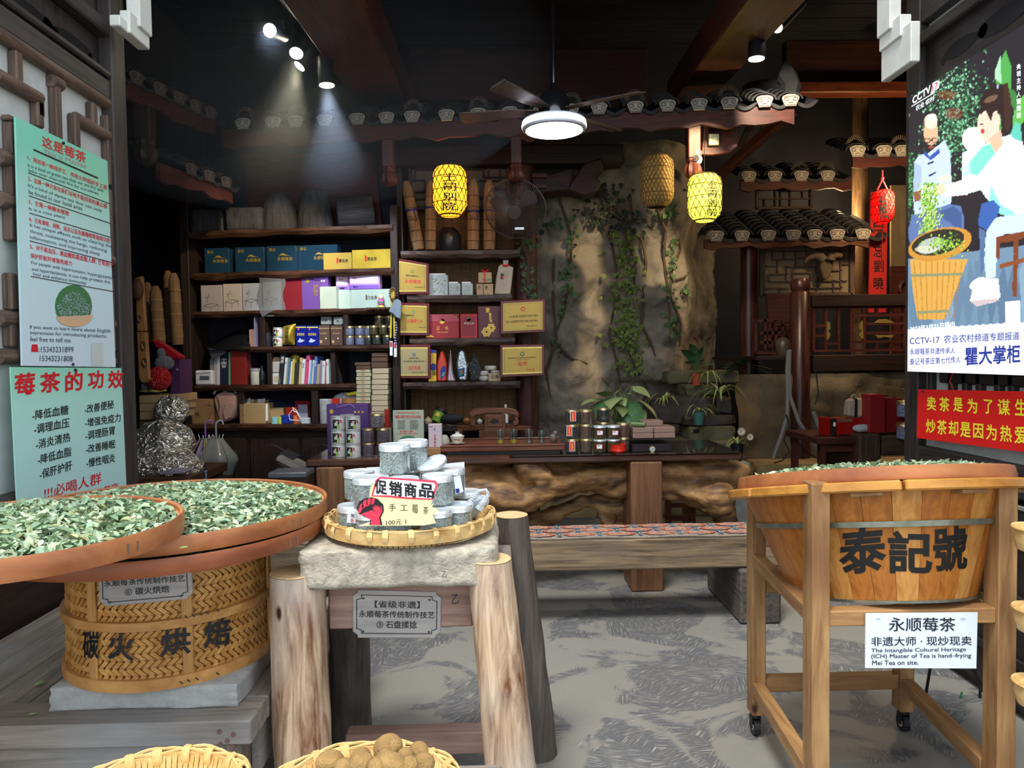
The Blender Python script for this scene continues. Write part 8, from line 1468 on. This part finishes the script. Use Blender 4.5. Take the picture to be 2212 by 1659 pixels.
for i,(bx,by,tx,ty,dY)in enumerate(((1316,838,1293,812,.05),(1322,856,1283,850,-.05),(1300,862,1253,877,-.02),(1340,845,1322,825,.1),(1345,850,1375,858,.0),(1312,860,1290,905,-.12),(1330,858,1318,885,-.15),(1350,850,1365,835,.05),(1366,835,1406,860,.0),(1380,862,1421,908,-.05),(1350,868,1388,915,-.1),(1340,872,1345,902,-.12),(1355,885,1372,927,-.15),(1374,880,1392,920,-.05),(1352,915,1353,945,-.12),(1328,850,1345,840,.1),(1362,860,1382,885,.05),(1380,868,1414,898,.02),(1335,862,1352,878,-.1),(1310,868,1322,900,-.05))):
 b_=hY(bx,by,4.95+dY*.3);e_=hY(tx,ty,4.93+dY-.04);place_leaf(lb_2 if i in(10,12,14,16,5)else la,pp,b_,e_,R.uniform(-.4,.4),wz=.8);mk('stalk',G().tube([(pc_.x,4.95,gz+.08),(pc_+b_)/2+Vector((0,0,.03)),b_],.004,4),hexmat('#6f8a4a'),pp)
SPD=M('spider_plant_green','#5d7a35',.5,var=0,stretch=(.3,4,1),scale=6,bump=0,col2='#a9ad6c')
def spider(label,px,py,Y,n,L,pot=None,seed=0,drop=1.):
 rr=random.Random(seed);c=hY(px,py,Y);t=T('spider_plant',label,'plant',c)
 if pot:pr_,pm,hh=pot;mk('pot',G().lathe([(pr_*.7,-hh),(pr_,0),(pr_*1.05,0),(pr_*.9,-.01),(.002,-.012)],18,tuple(c)),pm,t,smooth=True)
 for k in range(n):
  a=rr.random()*2*PI;l=L*rr.uniform(.6,1.15);up_=rr.uniform(.3,1.0);w_=.009;P=[];d=Vector((math.cos(a),math.sin(a)*.7,0));s_=Vector((-d.y,d.x,0)).normalized()*w_
  for i in range(6):v=i/5;P.append(c+d*(l*.75*v)+Vector((0,0,l*up_*v*(1.25-v*(1+.5*drop)))))
  g=G();g.add([q+s_*(1-(i/5)**2*.9)*(-1 if j==0 else 1)+Vector((0,0,.0))for i,q in enumerate(P)for j in(0,1)],[(2*i,2*i+2,2*i+3,2*i+1)for i in range(5)]);mk('blade',g,SPD,t,fix=False)
spider('spider plant in front of the long trough',1436,865,5.95,24,.24,seed=1);spider('large spider plant at the right end of the stone steps',1556,850,5.95,34,.34,seed=2,drop=1.3);spider('spider plant hanging below the orange pot',1530,812,6.1,16,.26,seed=3,drop=1.6);spider('small spider plant in a teal painted pot',1509,889,5.8,14,.25,(.048,hexmat('#3f6b62'),.105),4);spider('drooping grassy plant with daisies at the table end',1592,960,5.5,14,.22,(.05,CAST,.12),5)
for k,(x,y)in enumerate(((1601,932),(1620,944))):
 c=hY(x,y,5.45);t=T('daisy_flower',('larger' if k==0 else 'smaller')+' pale daisy flower at the table end','flower',c);mk('centre',G().sph(tuple(c),.008,8,6),hexmat('#b59a3a'),t);mk('stalk',G().tube([c,c+Vector((-.02,.03,-.12))],.002,4),STEM,t)
 for j in range(12):a=2*PI*j/12;d=Vector((math.cos(a),-.2,math.sin(a)));mk('petal',G().bar(c+d*.008,c+d*(.03 if k==0 else .024),.009,.002,(0,1,0)),hexmat('#cfc3ab'),t)
ap=T('anthurium','flowering anthurium in an orange pot on the stone steps','plant',hY(1504,832,6.15));c=hY(1504,806,6.15);z0=hY(1504,832,6.15).z;mk('pot',G().lathe([(.033,z0-c.z),(.045,0),(.048,0),(.04,-.01),(.002,-.012)],18,tuple(c)),hexmat('#a8452c'),ap,smooth=True);l3=[None,PLD]
for bx,by,tx,ty in((1505,790,1484,760),(1508,780,1520,748),(1500,785,1475,785),(1512,782,1527,775),(1505,770,1490,742),(1515,790,1545,788),(1498,775,1470,755),(1510,765,1535,755)):place_leaf(l3,ap,hY(bx,by,6.15),hY(tx,ty,6.05),.3,wz=.6);mk('stalk',G().tube([c,hY(bx,by,6.15)],.003,4),hexmat('#4f6a3a'),ap)
for tx,ty,bx,by in((1488,720,1505,740),(1538,742,1525,738),(1503,735,1508,742)):mk('red_spathe',leaf_mesh().xf(Matrix.Translation(hY(bx,by,6.05))@(hY(tx,ty,6.05)-hY(bx,by,6.05)).to_track_quat('X','Z').to_matrix().to_4x4()@Matrix.Scale(.075,4)),hexmat('#a04a38'),ap,fix=False);mk('stalk',G().tube([c,hY(bx,by,6.06)],.002,4),hexmat('#4f6a3a'),ap)
fr=T('fern','dark green fern on the ledge left of the railing','plant',hY(1605,790,6.4));g=G();c0=hY(1600,790,6.5)
for k in range(18):
 a=R.uniform(-.4,PI+.4);L_=R.uniform(.12,.26);d=Vector((math.cos(a),-.5,math.sin(a)*.6-.1));P=[c0+d*L_*v+Vector((0,0,-.25*L_*v*v))for v in(0,.25,.5,.75,1)]
 for p,q in zip(P[:-1],P[1:]):
  for s_ in(-1,1):
   for w_ in(.0,.5):b_=p+(q-p)*w_;e_=b_+(q-p)*.8+Vector((0,0,1)).cross(d).normalized()*s_*.04;g.add([b_,b_+(q-p)*.5,e_],[(0,1,2)])
mk('fronds',g,IVY,fr,fix=False,kind='stuff')
# == LEFT NICHE BEHIND THE DOOR
N_=lambda x,y,Y=5.6:hY(x,y,Y)
TANW=wood('carved_mould_wood','#7a4f2c','#ab7a48','z',3,.5,.3)
for lab,P,wells,Y in(('upper long wooden cake mould hanging in the left niche',((291,600),(306,596),(314,715),(296,716)),((300,690,5,9),),5.2),('lower wooden cake mould with two carved wells in the left niche',((295,717),(315,717),(321,820),(316,826),(305,826),(299,815)),((308,748,6,11),(311,784,6,11)),5.15)):
 o=thing('cake_mould',lab,'mould',G().prism([N_(x,y,Y)for x,y in P],(0,.04,0)),TANW,bev=.004)
 for x,y,rx,ry in wells:mk('painted_well_shade',G().prism([N_(*q,Y-.003)for q in circ(x,y,rx,ry,16)],(0,.006,0)),M('well_shade','#4a2f1a',.7),o);mk('carved_flower',G().tube([N_(x+rx*.5*math.cos(k),y+ry*.6*math.sin(k*1.3),Y-.006)for k in range(8)],.003,4),TANW,o)  # dark discs put the shade of the wells into the colour
thing('dried_gourd','brown dried bundle tied at the top of the hanging moulds','bundle',G().sph(tuple(N_(297,625,5.15)),.05,12,8,(.8,.7,1.5)),M('dried_brown','#4f2d1a',.6,bump=.3),smooth=True)
PN=Pl(360,5.9)
for lab,xb,yb,xt,yt,w_ in(('straw bundle with frayed foot at left of the niche',345,748,335,618,26),('tallest straw bundle in the niche',372,740,362,585,22),('straw bundle leaning right in the niche',384,745,375,590,24),('dark straw bundle at the back of the niche',325,740,318,610,20)):bundle(lab,xb,yb,xt,yt,w_,PN,.0 if w_>22 else .15,False,'straw bundles in the left niche')
thing('red_bag','red plastic strip bag draped across the niche','bag',G().prism([N_(x,y,5.5)for x,y in((325,732),(345,737),(395,770),(395,776),(372,776),(335,750))],(0,.06,0)),M('red_plastic','#9c1420',.35,bump=.3),bev=.01)
thing('plastic_bag','grey knotted plastic bag above the red one in the niche','bag',G().sph(tuple(N_(355,784,5.5)),.07,14,10,(1.05,.7,.8)).sph(tuple(N_(348,764,5.5)),.035,10,7,(1,.7,1.2)),crinkle('grey_plastic','#7c7c82',.2,.3,26,.6),smooth=True)
gbox('gift_box','tall purple box in the left niche with a white vertical line of writing',PN,366,389,776,hY(375,854,5.9).z,-.3,.2,'#4a2a4e',text=(('TEALEAVES',380,800,386,4,WHT),))
thing('red_bag','bright red crumpled plastic bag behind the striped slippers','bag',G().sph(tuple(N_(343,818,5.45)),.095,16,10,(1,.6,.95)),crinkle('red_film','#b3161c',.1,.25,20,.6),smooth=True)
SLP=None
def stripes():
 m,nt,b=_mat('navy_white_stripes');w_=nt.nodes.new('ShaderNodeTexWave');w_.inputs['Scale'].default_value=28;tc=nt.nodes.new('ShaderNodeTexCoord');nt.links.new(tc.outputs['Object'],w_.inputs['Vector']);r=nt.nodes.new('ShaderNodeValToRGB');r.color_ramp.interpolation='CONSTANT';r.color_ramp.elements[0].color=lin('#1c2750');r.color_ramp.elements[1].position=.6;r.color_ramp.elements[1].color=lin('#c3c3c6');nt.links.new(w_.outputs[0],r.inputs[0]);nt.links.new(r.outputs[0],b.inputs['Base Color']);return m
SLM=stripes()
for k,(x,lab)in enumerate(((322,'left striped slipper'),(340,'right striped slipper'))):
 c=N_(x,842,5.55-.05*k);t=T('striped_slipper',lab+' of the blue and white pair on the cartons','slipper',c);mk('upper',G().sph(tuple(c+Vector((0,.0,.02))),.055,16,10,(1,1.3,.8)),SLM,t,smooth=True);mk('sole',G().lathe([(.002,-.012),(.06,-.012),(.062,.0),(.002,.0)],20,tuple(c),sy=1.3),hexmat('#a8a34e'),t)
zc1=N_(330,846,5.5).z-.02
for k in range(3):thing('flat_carton',('upper','middle','lower')[k]+' flat brown carton under the slippers','box',G().box(N_(300,850,5.4).x,N_(372-4*k,850,5.4).x,5.4,5.85,zc1-.06*(k+1),zc1-.06*k-.003),CARD,bev=.003)
thing('carton','dark carton under the flat ones in the niche','box',G().box(N_(300,890,5.45).x,N_(350,890,5.45).x,5.45,5.8,0,zc1-.185),KR,bev=.004)
FOIL=crinkle('crumpled_foil','#d9d3c4',.85,.3,11,.9)
def foil(label,cx,cy,r,sc,Y,seed):
 g=G().sph((0,0,0),r,48,36,sc);c=N_(cx,cy,Y);out=[]
 for p in g.v:v=Vector(p);k=1+.16*noise.noise(v*7+Vector((seed,0,0)))+.10*abs(noise.noise(v*18+Vector((0,seed,0))))+.05*noise.noise(v*45);out.append(tuple(c+v*k))
 g.v=out;thing('foil_bag',label,'bag',g,FOIL,smooth=25)
foil('dark crumpled silver foil bag, topmost of the foil heap',372,886,.12,(1.0,.7,.95),5.3,1);foil('large crumpled foil bag in the middle of the heap',350,955,.19,(1.1,.8,.8),5.05,2);foil('wide crumpled foil bag at the bottom of the heap',350,1010,.20,(1.3,.8,.75),4.95,3)
p=N_(330,1035,4.8);t=T('low_bench','dark low bench end under the foil bags','bench',(p.x,4.9,0));xr_=N_(412,1030,4.75).x;mk('seat',G().box(N_(290,1030,4.75).x,xr_,4.72,5.4,N_(360,1034,4.75).z-.05,N_(360,1030,4.75).z),W_SHELF,t,bev=.005);[mk('leg',G().box(x,x+.06,y,y+.06,0,N_(360,1034,4.75).z-.05),W_DARKZ,t)for x in(xr_-.08,xr_-.5)for y in(4.75,5.3)]
thing('jacket_sleeve','grey-lilac folded cloth at the edge of the low bench','cloth',G().prism([N_(x,y,4.76)for x,y in((340,1022),(370,1012),(398,1018),(397,1023),(345,1026))],(0,.3,0)),hexmat('#8f8796',.8),bev=.004)
round_thing('paper_cup','white and blue paper tub on the floor shelf beside the umbrellas','cup',Pl(430,5.0),429,17,0,N_(429,1041,5.0).z,.075,((.8,0),(1,.93),(1.05,.95),(1.05,1),(.95,1)),M('cup_print','#b9c3cf',.5,scale=40,var=0,col2='#4f78b0',bump=0));thing('floor_crate','dark crate holding the white tub beside the umbrellas','crate',G().box(N_(415,1050,5).x,N_(470,1050,5).x,4.9,5.3,0,N_(429,1041,5.0).z-.001),W_DARK,bev=.004)
bd=T('tool_box','grey metal lidded box half hidden left of the tea table','box',N_(610,1040,4.3));a,c=N_(570,1030,4.2),N_(655,1030,4.2);mk('lid_plate',G().box(a.x,c.x,4.27,4.47,a.z-.02,a.z+.01),M('scratched_grey_metal','#666a72',.35,.5,scale=30,bump=.1),bd,bev=.004);mk('body',G().box(a.x+.02,c.x,4.28,4.46,0,a.z-.02),W_DARK,bd)
for k,(x0,y0,x1,y1,c_)in enumerate(((607,985,660,1012,'#8f8a7e'),(613,993,660,1020,'#777168'),(610,978,640,992,'#2b2a2e'))):thing('slanted_board',('pale','thin grey','black')[k]+' slanting board leaning on the left end of the tea table','board',G().bar(N_(x0,y0,4.9+.04*k),N_(x1,y1,4.9+.04*k),.2,.03),hexmat(c_,.7),bev=.003)
# == RIGHT SIDE: COLUMNS, WINDOW, RAILING, STAIR, GIFTS
COLR=wood('glossy_red_column','#2a1614','#57322b','z',2,.3,.3);COLT=wood('tan_worn_column','#57402c','#8f7152','z',3,.6,.6)
def col(label,px,Y,w_,z0,z1,m_):c=hY(px,700,Y);r=w_/2/F*Y;return thing('round_column',label,'column',G().lathe([(r,z0),(r*1.02,(z0+z1)/2),(r*.97,z1)],24,(c.x,Y,0)),m_,smooth=50)
col('dark glossy round column left of the fretwork window',1618,7.75,38,.45,hY(1618,515,7.6).z,COLR);col('tan worn round column beside the red couplet',1857,8.5,33,.45,4.4,COLT)
lw=[V(.0,0,1),H(.86,.05,.95),H(.70,.12,.35),H(.72,.4,.6),H(.58,.05,.18),H(.56,.25,.6),H(.42,.1,.3),H(.44,.35,.55),H(.28,.08,.4),H(.28,.6,.95),H(.15,.05,.3),H(.15,.45,.9),V(.12,.7,.86),V(.25,.7,.95),V(.38,.56,.86),V(.5,.72,1),V(.62,.7,1),V(.75,.7,.95),V(.18,.42,.7),V(.28,.28,.58),V(.08,.28,.42),V(.35,.28,.44),V(.5,.1,.3),V(.62,.1,.6),V(.88,.1,.95),V(.2,0,.15),V(.55,.28,.44),H(.48,.75,.9),H(.6,.88,1),V(.8,.0,.3),H(.05,.1,.95)]
lattice('lattice_window','large lit fretwork window with a cattle skull hung on it',Pl(1740,7.85),1645,640,1840,525,0,[tuple((a,1-b_)if False else(a,b_)for a,b_ in s_)for s_ in lw],'#8a7a62',.05,W_LAT)
lattice('lattice_window','small dim fretwork window between the two right roofs',Pl(1700,8.1),1635,450,1752,408,0,[H(.5,0,1),V(.35,0,1),V(.45,0,1),V(.62,0,1),V(.15,0,.5),V(.85,.5,1)],'#4a4a52',.03,LT)
sk=T('cattle_skull','horned cattle skull hanging on the fretwork window','skull',hY(1785,600,7.75));BON=M('old_bone','#6b5a4a',.7,bump=.2)
mk('head',G().prism([hY(x,y,7.7)for x,y in((1776,560),(1796,562),(1800,580),(1792,598),(1784,606),(1778,598),(1772,578))],(0,.16,0)),BON,sk,bev=.012)
for P in(((1778,562),(1772,553),(1758,551),(1745,558),(1738,568)),((1794,563),(1796,553),(1806,550),(1818,553))):mk('horn',G().tube([hY(x,y,7.68)for x,y in P],[.05,.05,.04,.025,.01][:len(P)],10),BON,sk,smooth=True)
CP=Pl(1898,7.6);cpl=thing('red_couplet','red vertical couplet banner with black characters behind the red lantern','banner',G().prism([CP.hit(x,y)for x,y in((1882,415),(1918,415),(1914,675),(1876,675))],(0,.02,0)),M('red_couplet_board','#b3201c',.6,var=.08,bump=0));lines(cpl,lambda x,y:CP.hit(x,y,-.003),tuple((c,1887,y,1909,y,26)for c,y in(('日',492),('不',522),('忘',555),('劉',588),('曉',625),('之',662))),INK,.02)
thing('wooden_chair','carved dark chair back on the loft beside the couplet','chair',G().prism([hY(x,y,8.0)for x,y in((1925,575),(1965,575),(1965,766),(1930,766))],(0,.04,0)).tube([hY(1958+14*math.cos(a),622+16*math.sin(a),7.95)for a in[2*PI*k/12 for k in range(13)]],.02,6),W_RED,bev=0)
thing('paper_screen','pale cloth panel between the couplet and the poster edge','screen',G().prism([hY(x,y,8.2)for x,y in((1925,400),(1975,400),(1975,764),(1925,764))],(0,.03,0)),M('window_paper_8a7a62','#8a7a62'))
RY=7.0;rl=T('railing','dark fretwork railing of the loft with a round-headed post','railing',hY(1840,800,RY));px_=hY(1733,700,RY-.1).x;pr_=21/F*6.9
mk('newel_post',G().lathe([(pr_,0.46),(pr_,hY(1733,632,6.9).z),(pr_*.8,hY(1733,628,6.9).z),(pr_*.98,hY(1733,622,6.9).z),(pr_*1.0,hY(1733,612,6.9).z),(pr_*.8,hY(1733,602,6.9).z),(.002,hY(1733,599,6.9).z)],24,(px_,6.95,0)),COLR,rl,smooth=50)
Z=lambda y:hY(1850,y,RY).z;X0,X1=hY(1755,700,RY).x,hY(1990,700,RY).x
mk('hand_rail',G().box(X0-.02,X1,RY-.05,RY+.05,Z(662),Z(637)),W_DARK,rl,bev=.006);mk('floor_beam',G().box(X0-.02,X1,RY-.08,RY+.1,Z(801),Z(766)),W_DARK,rl,bev=.008);thing('loft_floor','dark plank floor of the loft behind the railing','floor',G().box(hY(1640,770,7.0).x,X1+1,RY+.12,8.9,Z(775),Z(768)),W_DARK)
XX=lambda x:hY(x,700,RY).x
for x0,y,x1 in((1757,664,1955),(1757,757,1955),(1842,682,1955),(1757,703,1784),(1870,700,1955),(1757,724,1784),(1842,720,1840),(1870,720,1955),(1842,739,1955),(1784,742,1812)):mk('lattice_bar',G().box(XX(x0),XX(max(x1,x0+2)),RY-.015,RY+.015,Z(y)-.012,Z(y)+.012),W_RED,rl)
for x,y0,y1 in((1757,664,757),(1783,664,757),(1811,664,757),(1838,664,757),(1866,682,739),(1893,664,682),(1923,664,682),(1893,739,757),(1923,739,757),(1952,664,757)):mk('lattice_bar',G().box(XX(x)-.012,XX(x)+.012,RY-.013,RY+.017,Z(y1),Z(y0)),W_RED,rl)
YC=M('mustard_carving','#7a6430',.6,bump=.2)
for P in(((1786,694),(1793,696),(1795,710),(1790,715),(1795,722),(1790,734),(1786,734)),((1864,692),(1858,700),(1856,712),(1862,716),(1856,724),(1862,734),(1866,730)),((1888,698),(1900,690),(1915,689),(1930,695),(1932,699)),((1890,724),(1932,724),(1926,731),(1912,728),(1898,731))):mk('gilt_carving',G().prism([hY(x,y,RY-.02)for x,y in P],(0,.02,0)),YC,rl,bev=.003)
lr_=T('side_railing','dim fretwork railing left of the round-headed post','railing',hY(1670,760,7.6));q=lambda x,y:hY(x,y,7.6)
for a,b_ in(((1632,694),(1712,688)),((1632,762),(1712,762)),((1632,694),(1632,762)),((1652,690),(1652,760)),((1662,700),(1662,750)),((1675,692),(1675,745)),((1690,692),(1690,735)),((1640,720),(1700,718)),((1640,740),(1665,740)),((1675,702),(1705,702)),((1700,702),(1700,725))):mk('lattice_bar',G().bar(q(*a),q(*b_),.03,.03),W_RED,lr_)
thing('leaning_board','dark red board leaning behind the side railing','board',G().prism([hY(x,y,7.7)for x,y in((1655,635),(1712,638),(1712,768),(1668,768))],(0,.03,0)),W_RED);thing('ledge_board','dark worn ledge board under the clay pot left of the post','board',G().box(hY(1630,772,7).x,hY(1712,772,7).x,6.95,7.5,hY(1670,778,7).z,hY(1670,769,7).z),W_DARK,bev=.006)
c=hY(1691,769,7.15);thing('clay_pot','round brown clay pot with a dark cover on the ledge','pot',G().lathe([(.05,0),(.065,.04),(.075,.1),(.065,.15),(.03,.18),(.002,.185)],22,tuple(c)),M('brown_clay_pot','#4f4238',.35,scale=3,bump=0),smooth=True)
for k,P in enumerate((((1703,757),(1700,800),(1702,850),(1700,900),(1688,940),(1670,990)),((1706,755),(1704,800),(1706,855),(1725,910),(1755,955),(1778,985)),((1757,890),(1768,920),(1775,940)))):thing('plastic_pipe',('grey-white pipe curving down to the left of the post','grey-white pipe curving down across the post foot','short grey pipe right of the post foot')[k],'pipe',G().tube([hY(x,y,6.5)for x,y in P],.017,8),hexmat('#8a8784',.5),smooth=True)
for k,P in enumerate((((1698,895),(1705,920),(1693,950),(1705,975),(1690,995),(1672,1000)),((1702,930),(1720,950),(1740,975),(1765,990)),((1762,800),(1768,850),(1760,875)))):thing('black_cable',('tangled black cable at the foot of the pipes','black cable running right along the floor from the pipes','thin black cable under the loft beam')[k],'cable',G().tube([hY(x,y,6.42)for x,y in P],.006,6),INK,smooth=True)
g_=lambda a,b_:(lambda p:(p.x,6.98+.12*noise.noise(p*2.2)-.06*noise.noise(p*6),p.z))(Vector((hY(1590,800,7).x+1.9*a,0,.3+.95*b_)))
thing('rock_bank','rough tan rock below the loft, behind the pipes','rock',G().grid(g_,50,30),M('tan_rock','#61543f',.9,scale=4,det=8,bump=.33,bscale=30,dist=.01,col2='#83745a'),smooth=70)
tk=T('side_table','dark red square side table holding the red tins','table',(hY(1817,1000,5.6).x,5.6,0));a,c=hY(1766,945,5.35),hY(1872,945,5.35);ztt=hY(1817,945,5.35).z;mk('table_top',G().box(a.x,c.x,5.35,5.95,ztt-.05,ztt),W_RED,tk,bev=.006)
[mk('leg',G().box(x,x+.045,y,y+.045,0,ztt-.05),W_REDZ,tk)for x in(a.x+.03,c.x-.08)for y in(5.38,5.87)];mk('apron',G().box(a.x+.03,c.x-.03,5.39,5.41,ztt-.11,ztt-.05),W_RED,tk)
SP_=Pl(1817,5.45);RT_1=M('red_tin','#b01a16',.25,.3,var=.05,bump=0)
for x0,x1,yt,m_,lab in((1783,1794,902,RT_1,'narrow red tin at the left of the side table'),(1795,1807,904,M('dark_tin','#2b2422',.3,bump=0),'dark brown tin with a small label'),(1808,1842,903,RT_1,'large red tin with a gold lid band and dark print'),(1843,1867,904,RT_1,'red box at the right of the side table')):
 o=gbox('tea_tin',lab,SP_,x0,x1,yt,ztt,.0,.12,'',cat='tin',mat=m_,text=(('P',[(x0,yt+1),(x1,yt+1),(x1,yt+9),(x0,yt+9)],flat('tin_copper','#a8765a',.3,.5)),('P',[(x0+4,938),(x1-2,938),(x1-2,947),(x0+4,947)],INK))if x1-x0>30 else(('P',[(x0+5,912),(x0+10,912),(x0+10,921),(x0+5,921)],WHT),)if m_ is not RT_1 else())
zf_=hY(1845,903,5.45).z+.004;wf=T('cream_speaker','cream rounded device with a loop handle on the red tins','device',(hY(1848,900,5.5).x,5.5,zf_));a,c=hY(1829,880,5.47).x,hY(1868,880,5.47).x;mk('body',G().box(a+.04,c,5.46,5.56,zf_,zf_+.14),M('cream_plastic','#bfae90',.35,bump=0),wf,bev=.02,seg=3,smooth=True);mk('front_grille',G().prism([(a+.0,5.45,zf_+.01),(a+.055,5.45,zf_+.005),(a+.06,5.45,zf_+.135),(a+.012,5.45,zf_+.13)],(0,.08,0)),M('cream_cloth2','#a89a88',.8),wf,bev=.008);mk('dark_band',G().box(a+.05,a+.075,5.452,5.565,zf_+.004,zf_+.142),INK,wf,bev=.004);mk('loop_handle',G().tube([((a+c)/2+.02*math.cos(q),5.5,zf_+.135+.035*math.sin(q))for q in[PI*k/8 for k in range(9)]],.005,6),M('cream_plastic','#bfae90'),wf,smooth=True)
thing('plastic_bag','white plastic bag wedged between the tins and the red gift bags','bag',G().sph(tuple(hY(1862,925,5.4)),.06,14,9,(1.2,.6,.5)),crinkle('white_plastic_film','#dfeaf2'),smooth=True)
su=T('timber_stump','dark split timber stump under the red gift bags','stump',(hY(1910,1000,5.6).x,5.6,0));mk('block',G().box(hY(1857,945,5.3).x,hY(1905,945,5.3).x,5.3,5.8,0,hY(1880,938,5.3).z),wood('dark_split_timber','#30221a','#5a4636','z',3,.7,.9),su,bev=.015);mk('beam',G().box(hY(1905,945,5.32).x+.004,hY(1990,945,5.3).x,5.32,5.8,hY(1930,985,5.3).z,hY(1930,942,5.3).z),wood('dark_split_beam','#30221a','#5a4636','x',3,.7,.9),su,bev=.012)
RBG=M('dark_red_paper','#8a1a1a',.5,var=.08,bump=.03);KP=Pl(1920,5.35);zbag=hY(1890,937,5.35).z
for k,(x0,x1,yt,dx,lab)in enumerate(((1878,1912,852,0,'leftmost dark red gift bag, slightly open'),(1905,1950,860,4,'second dark red gift bag from the left with many twine handles'),(1935,1985,870,6,'dark red gift bag partly behind the door post'))):gbox('paper_bag',lab,KP,x0,x1,yt,zbag+.004,.0+.14*k*0+.05*k,.12,'',cat='bag',mat=RBG,group='dark red gift bags')
hg=T('handle_bundle','cluster of brown twine handles sticking up from the red gift bags','handles',KP.hit(1920,855,.06))
for k in range(22):x=1897+2.7*k;y=853+.4*k;mk('twine_handle',G().tube([KP.hit(x+9*math.cos(q)*.9+2*math.sin(k),y-(20+3*math.sin(k*2))*math.sin(q),.05+.004*k)for q in[PI*j/8 for j in range(9)]],.004,5),M('kraft_twine','#8f6e42',.8),hg)
for k in range(2):p=KP.hit(1957,0,-.03);o=jt['p']((p.x,5.3,hY(1957,948,5.3).z+.16*k),0,('lower' if k==0 else 'upper')+' lavender jar beside the door post at right','lavender jars by the right door post',1.5)
thing('stair_brace','dark slanting timber brace under the loft','brace',G().bar(hY(1910,800,7.2),hY(1860,910,7.2),.12,.1),W_DARK)
